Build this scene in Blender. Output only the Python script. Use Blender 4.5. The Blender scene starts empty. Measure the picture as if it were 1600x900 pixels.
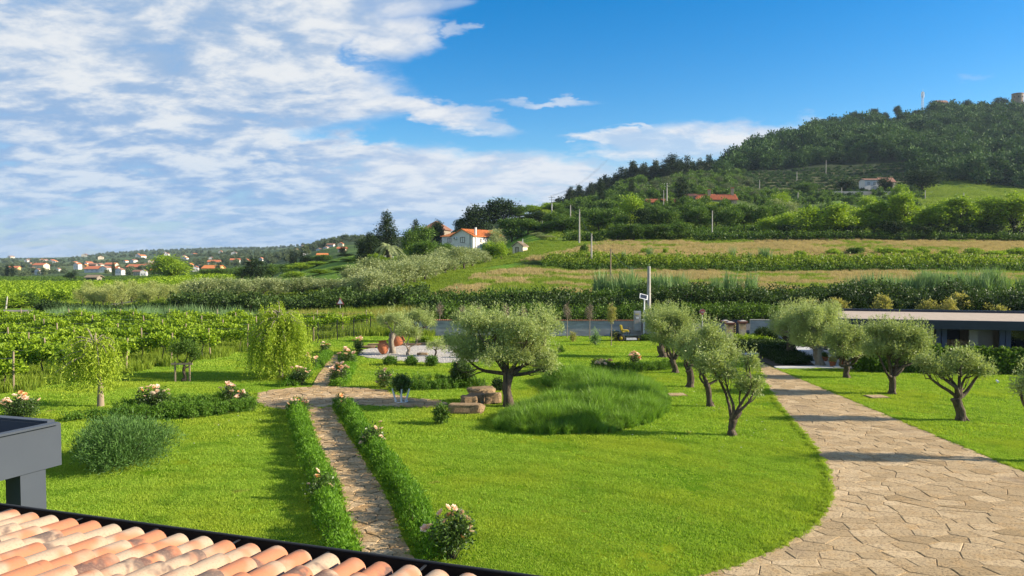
import bpy, math, random
import numpy as np
from mathutils import Vector, Matrix
PI = math.pi
S = bpy.context.scene
COL = S.collection
# ------------------------------------------------------------------ camera
CAMH, FPX, PITCH = 6.3, 1180.0, math.atan(45/1180)
cam = bpy.data.objects.new('camera', bpy.data.cameras.new('camera'))
COL.objects.link(cam)
cam.location = (0, 0, CAMH)
cam.rotation_euler = (PI/2-PITCH, 0, 0)
cam.data.sensor_width = 36
cam.data.lens = 36*FPX/1600
cam.data.clip_start = 0.1
cam.data.clip_end = 20000
S.camera = cam
# ------------------------------------------------------------------ light
SUN_EL, SUN_AZ = math.radians(24), math.radians(-4)     # azimuth measured from +x towards +y
sd = Vector((math.cos(SUN_EL)*math.cos(SUN_AZ), math.cos(SUN_EL)*math.sin(SUN_AZ), math.sin(SUN_EL)))
sun = bpy.data.objects.new('sun', bpy.data.lights.new('sun', 'SUN'))
COL.objects.link(sun)
sun.data.energy = 4.9
sun.data.angle = math.radians(0.55)
sun.data.color = (1.0, 0.87, 0.68)
sun.rotation_euler = sd.to_track_quat('Z', 'Y').to_euler()
S.view_settings.view_transform = 'Standard'
S.view_settings.look = 'None'
S.view_settings.exposure = 1.2
S.view_settings.gamma = 1
S.cycles.max_bounces = 8
S.cycles.transparent_max_bounces = 8
S.cycles.volume_bounces = 0

def N(nt, typ, **kw):
    n = nt.nodes.new(typ)
    for k, v in kw.items():
        if k.startswith('i_'):
            key = k[2:]
            key = int(key) if key.isdigit() else key.replace('_', ' ')
            n.inputs[key].default_value = v
        else:
            setattr(n, k, v)
    return n
def math_(nt, op, a, b=None, clamp=False):
    n = nt.nodes.new('ShaderNodeMath'); n.operation = op; n.use_clamp = clamp
    for i, v in enumerate((a, b)):
        if v is None: continue
        if isinstance(v, (int, float)): n.inputs[i].default_value = v
        else: nt.links.new(v, n.inputs[i])
    return n.outputs[0]
def smooth_(nt, v, a, b):
    n = nt.nodes.new('ShaderNodeMapRange'); n.interpolation_type = 'SMOOTHSTEP'
    nt.links.new(v, n.inputs[0])
    if a > b:
        n.inputs[1].default_value = b; n.inputs[2].default_value = a
        n.inputs[3].default_value = 1; n.inputs[4].default_value = 0
    else:
        n.inputs[1].default_value = a; n.inputs[2].default_value = b
    return n.outputs[0]
def mix_(nt, fac, a, b, blend='MIX'):
    n = nt.nodes.new('ShaderNodeMix'); n.data_type = 'RGBA'; n.blend_type = blend
    for i, v in ((0, fac), (6, a), (7, b)):
        if isinstance(v, (int, float)): n.inputs[i].default_value = v
        elif isinstance(v, tuple): n.inputs[i].default_value = v if len(v) == 4 else (*v, 1)
        else: nt.links.new(v, n.inputs[i])
    return n.outputs[2]

def make_world():
    w = bpy.data.worlds.new('World'); S.world = w; w.use_nodes = True
    nt = w.node_tree; nt.nodes.clear(); L = nt.links.new
    sky = N(nt, 'ShaderNodeTexSky', sky_type='NISHITA', sun_disc=False, sun_elevation=SUN_EL,
            sun_rotation=PI/2-SUN_AZ, air_density=1.0, dust_density=0.3, ozone_density=3.0)
    hs = N(nt, 'ShaderNodeHueSaturation'); hs.inputs['Saturation'].default_value = 1.5
    hs.inputs['Hue'].default_value = 0.503
    L(sky.outputs[0], hs.inputs['Color'])
    bg = N(nt, 'ShaderNodeBackground'); bg.inputs[1].default_value = 0.078
    L(hs.outputs[0], bg.inputs[0])
    tc = N(nt, 'ShaderNodeTexCoord')
    sep = N(nt, 'ShaderNodeSeparateXYZ'); L(tc.outputs['Generated'], sep.inputs[0])
    x, y, z = sep.outputs
    az = math_(nt, 'ARCTAN2', x, y)
    el = math_(nt, 'ARCSINE', z)
    zz = math_(nt, 'ADD', math_(nt, 'MAXIMUM', z, 0.0), 0.27)
    cmb = N(nt, 'ShaderNodeCombineXYZ')
    L(math_(nt, 'DIVIDE', x, zz), cmb.inputs[0]); L(math_(nt, 'DIVIDE', y, zz), cmb.inputs[1])
    def noise(scale, detail, rough=0.55, sx=1, sy=1, rot=0.0, off=0.0, dist=0.0):
        mp = N(nt, 'ShaderNodeMapping'); L(cmb.outputs[0], mp.inputs[0])
        mp.inputs['Scale'].default_value = (sx, sy, 1); mp.inputs['Rotation'].default_value = (0, 0, rot)
        mp.inputs['Location'].default_value = (off, off*0.7, 0)
        n = N(nt, 'ShaderNodeTexNoise'); L(mp.outputs[0], n.inputs['Vector'])
        n.inputs['Scale'].default_value = scale; n.inputs['Detail'].default_value = detail
        n.inputs['Roughness'].default_value = rough; n.inputs['Distortion'].default_value = dist
        return n.outputs[0]
    big = noise(0.8, 3, 0.5, 1, 1, 0.2, 3.1)
    mid = noise(2.4, 6, 0.6, 1.0, 1.0, 0.5, 7.7)
    rip = noise(5.2, 8, 0.60, 0.9, 1.25, -0.45, 1.3, 0.3)
    fine = noise(8.5, 6, 0.62, 1, 1.3, 0.3, 9.3)
    # wobble of every cloud edge
    wob = math_(nt, 'ADD', math_(nt, 'MULTIPLY', math_(nt, 'SUBTRACT', mid, 0.5), 0.24),
                math_(nt, 'MULTIPLY', math_(nt, 'SUBTRACT', fine, 0.5), 0.12))
    azw = math_(nt, 'ADD', az, wob)
    elw = math_(nt, 'ADD', el, math_(nt, 'MULTIPLY', wob, 0.22))
    def ell(a0, e0, ra, re, lo=1.0, hi=0.35, tilt=0.0):
        da = math_(nt, 'SUBTRACT', azw, a0)
        de = math_(nt, 'SUBTRACT', math_(nt, 'SUBTRACT', elw, e0), math_(nt, 'MULTIPLY', da, tilt))
        q = math_(nt, 'ADD', math_(nt, 'POWER', math_(nt, 'ABSOLUTE', math_(nt, 'DIVIDE', da, ra)), 2.0),
                  math_(nt, 'POWER', math_(nt, 'ABSOLUTE', math_(nt, 'DIVIDE', de, re)), 2.0))
        return smooth_(nt, q, lo, hi)
    def A(px): return math.atan((px-800)/FPX)
    def E(py, px=800): return math.atan((405-py)/FPX*math.cos(A(px)))
    m_left = smooth_(nt, azw, A(640)+0.03, A(640)-0.07)
    m_low = math_(nt, 'MULTIPLY', smooth_(nt, math_(nt, 'ADD', elw, math_(nt, 'MULTIPLY', math_(nt, 'MAXIMUM', az, 0.0), 0.13)), E(228), E(252)),
                  smooth_(nt, azw, 0.75, 0.45))
    gap = ell(A(650), E(212), 0.13, 0.024, 1.15, 0.3)
    gap2 = ell(A(605), E(92), 0.075, 0.022, 1.1, 0.3)
    m = math_(nt, 'MULTIPLY', m_left, math_(nt, 'SUBTRACT', 1.0, gap))
    m = math_(nt, 'MULTIPLY', m, math_(nt, 'SUBTRACT', 1.0, math_(nt, 'MULTIPLY', gap2, 0.8)))
    for args in ((A(660), E(182), 0.13, 0.022, 1.2, 0.2, -0.16), (A(1085), E(228), 0.17, 0.028, 1.2, 0.3, 0.06),
                 (A(940), E(225), 0.05, 0.016, 1.2, 0.3, -0.1), (A(630), E(65), 0.09, 0.03, 1.2, 0.2, 0.1)):
        m = math_(nt, 'MAXIMUM', m, ell(*args))
    for args, k in (((A(840), E(165), 0.075, 0.0045, 1.3, 0.0, -0.02), .6), ((A(1010), E(208), 0.05, 0.006, 1.3, 0.1, -0.1), .7),
                    ((A(745), E(42), 0.02, 0.010, 1.2, 0.0, 0), .6), ((A(560), E(8), 0.14, 0.03, 1.2, 0.2, 0), .9),
                    ((A(700), E(14), 0.06, 0.008, 1.2, 0.0, 0.2), .45), ((A(1500), E(165), 0.03, 0.005, 1.2, 0.0, 0), .2)):
        m = math_(nt, 'MAXIMUM', m, math_(nt, 'MULTIPLY', ell(*args), k))
    m = math_(nt, 'MAXIMUM', m, m_low)
    # texture inside the deck
    dens = math_(nt, 'ADD', math_(nt, 'MULTIPLY', rip, 0.62), math_(nt, 'MULTIPLY', big, 0.38))
    hole = smooth_(nt, dens, 0.38, 0.50)
    hole = math_(nt, 'ADD', math_(nt, 'MULTIPLY', hole, 0.30), 0.70)
    mask = math_(nt, 'MULTIPLY', m, hole, True)
    mask = math_(nt, 'MULTIPLY', mask, 0.97)
    lit = smooth_(nt, math_(nt, 'ADD', math_(nt, 'MULTIPLY', rip, 0.65), math_(nt, 'MULTIPLY', fine, 0.35)), 0.42, 0.60)
    c_lo = mix_(nt, smooth_(nt, el, 0.0, 0.28), (0.25, 0.44, 0.76), (0.36, 0.51, 0.73))
    c_hi = mix_(nt, smooth_(nt, el, 0.0, 0.20), (0.55, 0.69, 0.89), (0.86, 0.88, 0.90))
    cc = mix_(nt, lit, c_lo, c_hi)
    # the bright fringe of the deck towards the clear sky
    rim = math_(nt, 'MULTIPLY', smooth_(nt, azw, A(420), A(700)), smooth_(nt, el, 0.02, 0.12))
    cc = mix_(nt, math_(nt, 'MULTIPLY', rim, 0.45), cc, (0.92, 0.92, 0.94))
    bgc = N(nt, 'ShaderNodeBackground'); L(cc, bgc.inputs[0]); bgc.inputs[1].default_value = 0.43
    ms = N(nt, 'ShaderNodeMixShader'); L(mask, ms.inputs[0]); L(bg.outputs[0], ms.inputs[1]); L(bgc.outputs[0], ms.inputs[2])
    out = N(nt, 'ShaderNodeOutputWorld'); L(ms.outputs[0], out.inputs[0])
make_world()

# ------------------------------------------------------------------ numbers
RNG = np.random.default_rng(7)
random.seed(11)
def ray(px, py):
    u = (px-800)/FPX; v = (450-py)/FPX
    c, s = math.cos(PITCH), math.sin(PITCH)
    return np.array([u, c+v*s, -s+v*c])
def gp(px, py, z=0.0):
    "the place on the level z that shows at this spot of the photograph"
    d = ray(px, py); t = (z-CAMH)/d[2]
    return np.array([d[0]*t, d[1]*t, z])
def zat(px, py, Y):
    d = ray(px, py); return CAMH + d[2]*Y/d[1]
def xat(px, Y): return ray(px, 405)[0]*Y/ray(px, 405)[1]

def vnoise(x, y, seed=0):
    x = np.asarray(x, float); y = np.asarray(y, float)
    xi = np.floor(x).astype(np.int64); yi = np.floor(y).astype(np.int64)
    fx = x-xi; fy = y-yi; fx = fx*fx*(3-2*fx); fy = fy*fy*(3-2*fy)
    def h(a, b):
        n = (a*374761393 + b*668265263 + seed*974634777) & 0x7fffffff
        n = ((n ^ (n >> 13))*1274126177) & 0x7fffffff
        return ((n ^ (n >> 16)) & 0xffff)/65535.0
    return (h(xi, yi)*(1-fx)+h(xi+1, yi)*fx)*(1-fy)+(h(xi, yi+1)*(1-fx)+h(xi+1, yi+1)*fx)*fy
def fbm(x, y, seed=0, o=3):
    s = 0; a = 0.5; t = 0
    for i in range(o):
        s = s+a*vnoise(np.asarray(x)*2**i, np.asarray(y)*2**i, seed+i); t += a; a *= 0.5
    return s/t
def inpoly(x, y, poly):
    x = np.asarray(x, float); y = np.asarray(y, float)
    r = np.zeros(x.shape, bool); n = len(poly); j = n-1
    for i in range(n):
        xi, yi = poly[i][0], poly[i][1]; xj, yj = poly[j][0], poly[j][1]
        if yi != yj:
            r ^= ((yi > y) != (yj > y)) & (x < (xj-xi)*(y-yi)/(yj-yi)+xi)
        j = i
    return r

# ------------------------------------------------------------------ terrain
def zsky(px, sky, D=650, tree=14): return CAMH + (405-(sky+tree))/FPX*D
PROF = [
 (-900, [(66,0),(100,0),(200,-1),(500,-6),(1000,-5),(1500,0),(3000,3),(7000,30)]),
 (0,    [(66,0),(100,0),(200,-1),(500,-6),(1000,-5),(1500,0),(3000,3),(7000,30)]),
 (100,  [(66,0),(100,0),(200,-1),(500,-6),(1000,-4),(1500,1),(3000,8),(7000,30)]),
 (185,  [(66,0),(100,0),(200,-1),(500,-6),(900,-3),(1200,3),(3000,32),(7000,30)]),
 (250,  [(66,0),(90,.3),(105,.9),(200,0),(500,-5),(900,0),(1200,6),(3000,42),(7000,50)]),
 (400,  [(66,0),(80,.4),(95,1.2),(110,1.6),(300,0),(600,2),(1200,16),(3000,48),(7000,60)]),
 (560,  [(66,0),(80,1.0),(110,2.6),(150,4.5),(200,7),(400,12),(1200,40),(3000,70)]),
 (640,  [(66,0),(80,1.4),(110,3.2),(150,4.6),(200,6.6),(400,12),(1200,36),(3000,60)]),
 (740,  [(66,0),(76,1.5),(85,2.2),(110,4),(150,5.6),(205,7.4),(240,12),(300,20),(400,22),(900,20)]),
 (850,  [(66,0),(76,1.6),(80,1.9),(122,4.8),(126,5.8),(165,9.8),(185,12),(230,20),(300,23),(420,25),(480,22),(900,15)]),
 (900,  [(66,0),(76,1.6),(80,1.9),(119,4.2),(123,5.6),(165,10),(185,12.5),(240,19),(300,27),(450,38),(560,36),(900,20)]),
 (1000, [(66,0),(76,1.6),(80,1.9),(119,4.2),(123,5.6),(165,10),(185,12.5),(240,22),(300,31),(420,50),(650,64),(900,60)]),
 (1100, [(66,0),(76,1.6),(80,1.9),(119,4.2),(123,5.6),(165,10),(185,12.5),(240,24),(300,32),(420,52),(650,73),(900,60)]),
 (1200, [(66,0),(76,1.6),(80,1.9),(119,4.2),(123,5.6),(165,10),(185,12.5),(300,30),(340,37),(420,54),(650,101),(900,80)]),
 (1300, [(66,0),(76,1.6),(80,1.9),(119,4.2),(123,5.6),(165,10),(185,12.5),(300,30),(340,37),(420,56),(650,117),(900,90)]),
 (1400, [(66,0),(76,1.6),(80,1.9),(119,4.2),(123,5.6),(165,10),(185,12.5),(300,30),(345,38),(420,57),(650,119),(900,100)]),
 (1500, [(66,0),(76,1.6),(80,1.9),(119,4.2),(123,5.6),(165,10),(185,12.5),(300,31),(350,38.5),(420,54),(650,130),(900,110)]),
 (1600, [(66,0),(76,1.6),(80,1.9),(119,4.2),(123,5.6),(165,10),(185,12.5),(300,32),(370,40),(430,54),(650,132),(900,120)]),
 (2400, [(66,0),(76,1.6),(80,1.9),(119,4.2),(123,5.6),(165,10),(185,12.5),(300,32),(370,40),(430,54),(650,132),(900,120)]),
]
_DG = np.concatenate([np.arange(0, 460, 1.0), np.arange(460, 7001, 20.0)])
_PX = np.array([p[0] for p in PROF], float)
_TAB = np.array([np.interp(_DG, [0]+[q[0] for q in p[1]], [0]+[q[1] for q in p[1]]) for p in PROF])
def H(x, y):
    x = np.asarray(x, float); y = np.asarray(y, float)
    yy = np.maximum(y, 1.0)
    px = np.clip(800+FPX*x/yy, _PX[0], _PX[-1])
    k = np.clip(np.searchsorted(_PX, px, side='right')-1, 0, len(_PX)-2)
    f = (px-_PX[k])/(_PX[k+1]-_PX[k]); f = f*f*(3-2*f)
    di = np.clip(np.interp(yy, _DG, np.arange(len(_DG))), 0, len(_DG)-1.001)
    i0 = di.astype(int); fr = di-i0
    a = _TAB[k, i0]*(1-fr)+_TAB[k, i0+1]*fr
    b = _TAB[k+1, i0]*(1-fr)+_TAB[k+1, i0+1]*fr
    z = a*(1-f)+b*f
    amp = np.clip((yy-68)/400, 0, 1)
    hillside = np.maximum(np.clip((px-300)/150, 0, 1), np.clip((yy-1000)/800, 0, 1))
    z = z + hillside*amp*(fbm(x/60, yy/60, 5)-0.5)*6 + np.clip((yy-66)/20, 0, 1)*(fbm(x/7, yy/7, 9)-0.5)*0.5
    # hill terraces
    pxx = 800+FPX*x/yy
    t = np.clip((pxx-1150)/40, 0, 1)*np.clip((1440-pxx)/30, 0, 1)*np.clip((yy-325)/10, 0, 1)*np.clip((440-yy)/10, 0, 1)
    st = 2.6; zq = np.floor(z/st)*st + st*np.clip((z/st-np.floor(z/st)-0.7)/0.3, 0, 1)
    z = z*(1-t)+zq*t
    return np.where(y < 66, 0.0, z)
def Hs(x, y): return float(H(x, y))
def hit(px, py, d0=60, d1=5000):
    d = ray(px, py)
    Y = np.geomspace(d0, d1, 3000)
    X = d[0]/d[1]*Y; Z = CAMH+d[2]/d[1]*Y
    h = H(X, Y); w = np.nonzero(Z <= h)[0]
    if len(w) == 0: return None
    i = w[0]; return np.array([X[i], Y[i], h[i]])

# ------------------------------------------------------------------ mesh kit
class G:
    def __init__(s): s.v = []; s.f = []; s.n = 0
    def add(s, V, F, mat=0, tone=0.5, smooth=False):
        V = np.asarray(V, float).reshape(-1, 3); F = np.asarray(F, int)
        if F.ndim == 1: F = F[None]
        T = np.broadcast_to(np.asarray(tone, float), (len(V),))
        s.v.append((V, T)); s.f.append((F+s.n, mat, smooth)); s.n += len(V); return s
    def ngon(s, V, mat=0, tone=0.5): return s.add(V, list(range(len(V))), mat, tone)
    def quads(s, Q, tone=0.5, mat=0):
        Q = np.asarray(Q, float); n, k = Q.shape[0], Q.shape[1]
        T = np.repeat(np.broadcast_to(np.asarray(tone, float), (n,)), k)
        return s.add(Q.reshape(-1, 3), np.arange(n*k).reshape(n, k), mat, T)
    def box(s, c, d, rz=0, mat=0, tone=0.5, taper=1.0, rx=0, ry=0):
        x, y, z = d[0]/2, d[1]/2, d[2]/2
        V = np.array([(-x,-y,-z),(x,-y,-z),(x,y,-z),(-x,y,-z),(-x*taper,-y*taper,z),(x*taper,-y*taper,z),(x*taper,y*taper,z),(-x*taper,y*taper,z)])
        R = np.array(Matrix.Rotation(rz, 3, 'Z') @ Matrix.Rotation(ry, 3, 'Y') @ Matrix.Rotation(rx, 3, 'X'))
        V = V @ R.T + np.array(c)
        return s.add(V, [(3,2,1,0),(4,5,6,7),(0,1,5,4),(1,2,6,5),(2,3,7,6),(3,0,4,7)], mat, tone)
    def tube(s, P, r, n=6, mat=0, tone=0.5, cap=True, rough=0.0, smooth=True):
        P = np.asarray(P, float); r = np.broadcast_to(np.asarray(r, float), (len(P),))
        V = []; up = np.array([0.13, 0.31, 0.94])
        for i in range(len(P)):
            t = P[min(i+1, len(P)-1)]-P[max(i-1, 0)]; t = t/(np.linalg.norm(t)+1e-9)
            u = np.cross(up, t)
            if np.linalg.norm(u) < .1: u = np.cross((1, 0, 0.2), t)
            u /= np.linalg.norm(u); w = np.cross(t, u)
            for k in range(n):
                a = 2*PI*k/n; rr = r[i]*(1+rough*(vnoise(k*1.7+i*0.8, i*1.3+k, 3)-0.5))
                V.append(P[i]+rr*(math.cos(a)*u+math.sin(a)*w))
        F = [(i*n+k, i*n+(k+1) % n, (i+1)*n+(k+1) % n, (i+1)*n+k) for i in range(len(P)-1) for k in range(n)]
        s.add(V, F, mat, tone, smooth)
        if cap:
            s.ngon(V[:n][::-1], mat, tone); s.ngon(V[-n:], mat, tone)
        return s
    def lathe(s, prof, n=12, c=(0, 0, 0), mat=0, tone=0.5, R=None, smooth=True):
        V = []
        for (r, z) in prof:
            for k in range(n):
                a = 2*PI*k/n; V.append((r*math.cos(a), r*math.sin(a), z))
        V = np.array(V)
        if R is not None: V = V @ np.array(R).T
        V = V+np.array(c)
        F = [(i*n+k, i*n+(k+1) % n, (i+1)*n+(k+1) % n, (i+1)*n+k) for i in range(len(prof)-1) for k in range(n)]
        return s.add(V, F, mat, tone, smooth)
    def prism(s, poly, z0, z1, mat=0, tone=0.5, side=None):
        n = len(poly); b = [(p[0], p[1], z0) for p in poly]; t = [(p[0], p[1], z1) for p in poly]
        s.ngon(t, mat, tone)
        s.add(b+t, [(i, (i+1) % n, n+(i+1) % n, n+i) for i in range(n)], mat if side is None else side, tone)
        return s
    def mesh(s, name, mats):
        V = np.concatenate([a for a, b in s.v]); T = np.concatenate([b for a, b in s.v])
        me = bpy.data.meshes.new(name)
        loops = np.concatenate([f.reshape(-1) for f, m, q in s.f])
        tot = np.concatenate([np.full(len(f), f.shape[1]) for f, m, q in s.f])
        mi = np.concatenate([np.full(len(f), m) for f, m, q in s.f])
        sm = np.concatenate([np.full(len(f), q, bool) for f, m, q in s.f])
        me.vertices.add(len(V)); me.vertices.foreach_set('co', V.astype(np.float32).ravel())
        me.loops.add(len(loops)); me.loops.foreach_set('vertex_index', loops.astype(np.int32))
        me.polygons.add(len(tot))
        st = np.zeros(len(tot), np.int32); st[1:] = np.cumsum(tot)[:-1]
        me.polygons.foreach_set('loop_start', st)
        try: me.polygons.foreach_set('loop_total', tot.astype(np.int32))
        except Exception: pass
        me.polygons.foreach_set('material_index', mi.astype(np.int32))
        me.polygons.foreach_set('use_smooth', sm)
        at = me.attributes.new('tone', 'FLOAT', 'POINT'); at.data.foreach_set('value', T.astype(np.float32))
        for m in (mats if isinstance(mats, (list, tuple)) else [mats]): me.materials.append(m)
        me.update(calc_edges=True)
        return me
def link(name, data, parent=None, loc=(0, 0, 0), rz=0.0, sc=None):
    o = bpy.data.objects.new(name, data); COL.objects.link(o)
    o.location = [float(q) for q in loc]; o.rotation_euler = (0, 0, float(rz))
    if sc is not None: o.scale = (sc, sc, sc) if isinstance(sc, (int, float)) else tuple(float(q) for q in sc)
    if parent is not None: o.parent = parent
    return o
def thing(name, label, cat, loc=(0, 0, 0), rz=0.0, group=None, sc=None, data=None):
    o = link(name, data, None, loc, rz, sc); o['label'] = label; o['category'] = cat
    if group: o['group'] = group
    return o
def part(name, g, mats, parent, label=None, kind=None, **kw):
    o = link(name, g.mesh(name, mats) if isinstance(g, G) else g, parent, **kw)
    if label: o['label'] = label
    if kind: o['kind'] = kind
    return o
def struct(name, g, mats, kind='structure', **kw):
    o = link(name, g.mesh(name, mats) if isinstance(g, G) else g, None, **kw); o['kind'] = kind; return o
def dup(root, loc, rz=0.0, sc=None, label=None, group=None):
    r = root.copy(); COL.objects.link(r); r.location = [float(q) for q in loc]; r.rotation_euler = (0, 0, float(rz))
    if sc is not None: r.scale = (sc, sc, sc) if isinstance(sc, (int, float)) else tuple(float(q) for q in sc)
    if label: r['label'] = label
    if group: r['group'] = group
    for ch in list(root.children):
        c = ch.copy(); COL.objects.link(c); c.parent = r
        for g in list(ch.children):
            d = g.copy(); COL.objects.link(d); d.parent = c
    return r
ORD = ['leftmost', 'second from the left', 'third from the left', 'fourth from the left', 'fifth from the left', 'sixth from the left',
       'seventh from the left', 'eighth from the left', 'ninth from the left', 'tenth from the left', 'eleventh from the left', 'twelfth from the left',
       'thirteenth from the left', 'fourteenth from the left', 'fifteenth from the left', 'sixteenth from the left', 'seventeenth from the left',
       'eighteenth from the left', 'nineteenth from the left', 'twentieth from the left', 'twenty-first from the left', 'twenty-second from the left',
       'twenty-third from the left', 'twenty-fourth from the left', 'twenty-fifth from the left', 'twenty-sixth from the left', 'twenty-seventh from the left',
       'twenty-eighth from the left', 'twenty-ninth from the left', 'thirtieth from the left', 'thirty-first from the left', 'thirty-second from the left',
       'thirty-third from the left', 'thirty-fourth from the left', 'thirty-fifth from the left', 'thirty-sixth from the left']
ORD += ['%s from the left' % w for w in ('thirty-seventh', 'thirty-eighth', 'thirty-ninth', 'fortieth', 'forty-first', 'forty-second', 'forty-third', 'forty-fourth')]
def nth(i, n): return 'rightmost' if i == n-1 and n > 1 else ORD[i]

# ------------------------------------------------------------------ materials
def new_mat(name):
    m = bpy.data.materials.new(name); m.use_nodes = True
    nt = m.node_tree; b = nt.nodes['Principled BSDF']; return m, nt, b
def m_plain(name, c, c2=None, scale=6.0, rough=0.8, bump=0.0, bscale=None, detail=5, metal=0.0, spec=0.3, tone=False, coords='Object', stretch=None, obj_rand=0.0, bdist=0.02):
    m, nt, b = new_mat(name); L = nt.links.new
    c2 = c2 or tuple(min(1, q*0.75) for q in c)
    tc = N(nt, 'ShaderNodeTexCoord'); vec = tc.outputs[coords]
    if stretch:
        mp = N(nt, 'ShaderNodeMapping'); mp.inputs['Scale'].default_value = stretch; L(vec, mp.inputs[0]); vec = mp.outputs[0]
    n = N(nt, 'ShaderNodeTexNoise'); L(vec, n.inputs['Vector'])
    n.inputs['Scale'].default_value = scale; n.inputs['Detail'].default_value = detail; n.inputs['Roughness'].default_value = 0.65
    f = smooth_(nt, n.outputs[0], 0.3, 0.7)
    if tone:
        at = N(nt, 'ShaderNodeAttribute', attribute_name='tone')
        f = math_(nt, 'ADD', math_(nt, 'MULTIPLY', f, 0.45), math_(nt, 'MULTIPLY', at.outputs['Fac'], 0.55), True)
    if obj_rand:
        oi = N(nt, 'ShaderNodeObjectInfo')
        f = math_(nt, 'ADD', math_(nt, 'MULTIPLY', f, 1-obj_rand), math_(nt, 'MULTIPLY', oi.outputs['Random'], obj_rand), True)
    L(mix_(nt, f, c, c2), b.inputs['Base Color'])
    b.inputs['Roughness'].default_value = rough; b.inputs['Metallic'].default_value = metal
    b.inputs['Specular IOR Level'].default_value = spec
    if bump:
        n2 = N(nt, 'ShaderNodeTexNoise'); L(vec, n2.inputs['Vector'])
        n2.inputs['Scale'].default_value = bscale or scale*4; n2.inputs['Detail'].default_value = 6
        bp = N(nt, 'ShaderNodeBump'); bp.inputs['Strength'].default_value = bump; bp.inputs['Distance'].default_value = bdist
        L(n2.outputs[0], bp.inputs['Height']); L(bp.outputs[0], b.inputs['Normal'])
    return m
def m_leaf(name, c1, c2, tr=0.35, rough=0.55, spec=0.25, rand=0.3):
    "thin leaves: tone attribute picks between two leaf colours, a share of the light passes through"
    m, nt, b = new_mat(name); L = nt.links.new
    at = N(nt, 'ShaderNodeAttribute', attribute_name='tone'); oi = N(nt, 'ShaderNodeObjectInfo')
    f = math_(nt, 'ADD', math_(nt, 'MULTIPLY', at.outputs['Fac'], 1-rand), math_(nt, 'MULTIPLY', oi.outputs['Random'], rand), True)
    c = mix_(nt, f, c1, c2)
    L(c, b.inputs['Base Color']); b.inputs['Roughness'].default_value = rough; b.inputs['Specular IOR Level'].default_value = spec
    t = N(nt, 'ShaderNodeBsdfTranslucent')
    L(mix_(nt, 1.0, c, (1.0, 1.0, 0.55), 'MULTIPLY'), t.inputs[0])
    ms = N(nt, 'ShaderNodeMixShader'); ms.inputs[0].default_value = tr
    L(b.outputs[0], ms.inputs[1]); L(t.outputs[0], ms.inputs[2])
    L(ms.outputs[0], nt.nodes['Material Output'].inputs[0])
    return m
M = {}
M['olive'] = m_leaf('olive_leaf', (0.165, 0.23, 0.055), (0.50, 0.58, 0.24), 0.4, 0.5, 0.35)
M['olive_far'] = m_leaf('olive_leaf_far', (0.17, 0.23, 0.07), (0.40, 0.44, 0.22), 0.3, 0.6)
M['slope_olive'] = m_leaf('slope_olive_leaf', (0.06, 0.095, 0.035), (0.17, 0.21, 0.09), 0.2)
M['country'] = m_leaf('countryside_leaf', (0.05, 0.08, 0.045), (0.14, 0.18, 0.08), 0.15, 0.7, 0.1, 0.55)
M['orchard'] = m_leaf('orchard_leaf', (0.24, 0.30, 0.07), (0.52, 0.55, 0.22), 0.4)
M['leaf'] = m_leaf('leaf_green', (0.035, 0.085, 0.012), (0.14, 0.24, 0.03), 0.35)
M['leaf_dark'] = m_leaf('leaf_dark', (0.013, 0.032, 0.009), (0.042, 0.078, 0.018), 0.2, 0.65, 0.15)
M['leaf_bright'] = m_leaf('leaf_bright', (0.11, 0.21, 0.012), (0.38, 0.52, 0.04), 0.4)
M['leaf_wood'] = m_leaf('leaf_woodland', (0.014, 0.042, 0.020), (0.095, 0.175, 0.042), 0.15, 0.7, 0.1, 0.55)  # dark evergreen and oak green, darkened further in place of cloud shade
M['vine'] = m_leaf('vine_leaf', (0.08, 0.18, 0.010), (0.42, 0.56, 0.035), 0.42)
M['willow'] = m_leaf('willow_leaf', (0.20, 0.32, 0.018), (0.48, 0.58, 0.06), 0.42)
M['ivy'] = m_leaf('ivy_leaf', (0.010, 0.024, 0.007), (0.035, 0.065, 0.014), 0.15)
M['hedge'] = m_leaf('hedge_leaf', (0.05, 0.14, 0.008), (0.22, 0.42, 0.03), 0.4)
M['box'] = m_leaf('clipped_leaf', (0.04, 0.11, 0.010), (0.16, 0.30, 0.03), 0.35)
M['moundshrub'] = m_leaf('dark_shrub_leaf', (0.03, 0.08, 0.02), (0.13, 0.25, 0.055), 0.3)
M['hedge_wild'] = m_leaf('wild_hedge_leaf', (0.016, 0.038, 0.009), (0.10, 0.17, 0.03), 0.25)
M['rosemary'] = m_leaf('shrub_leaf', (0.06, 0.13, 0.03), (0.20, 0.32, 0.09), 0.3)
M['tallgrass'] = m_leaf('tall_grass_blade', (0.065, 0.17, 0.015), (0.28, 0.46, 0.06), 0.4, 0.45)
M['rose_leaf'] = m_leaf('rose_leaf', (0.025, 0.06, 0.012), (0.10, 0.17, 0.03), 0.25, 0.4, 0.4)
M['lawn_blade'] = m_leaf('lawn_blade', (0.13, 0.24, 0.006), (0.42, 0.50, 0.05), 0.45, 0.6, 0.1)
M['reed'] = m_leaf('reed_blade', (0.10, 0.20, 0.07), (0.24, 0.36, 0.15), 0.35)
M['wild'] = m_leaf('wild_grass', (0.11, 0.20, 0.015), (0.30, 0.38, 0.04), 0.4)
M['wild_dry'] = m_leaf('dry_grass', (0.30, 0.27, 0.10), (0.56, 0.43, 0.25), 0.35, 0.7, 0.1)
M['wild_gold'] = m_leaf('golden_grass', (0.20, 0.26, 0.05), (0.42, 0.38, 0.10), 0.35, 0.7, 0.1)
M['twig'] = m_leaf('bare_twig', (0.14, 0.11, 0.08), (0.30, 0.24, 0.18), 0.1)
M['photinia'] = m_leaf('yellow_leaf', (0.20, 0.22, 0.05), (0.50, 0.45, 0.14), 0.35)
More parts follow.
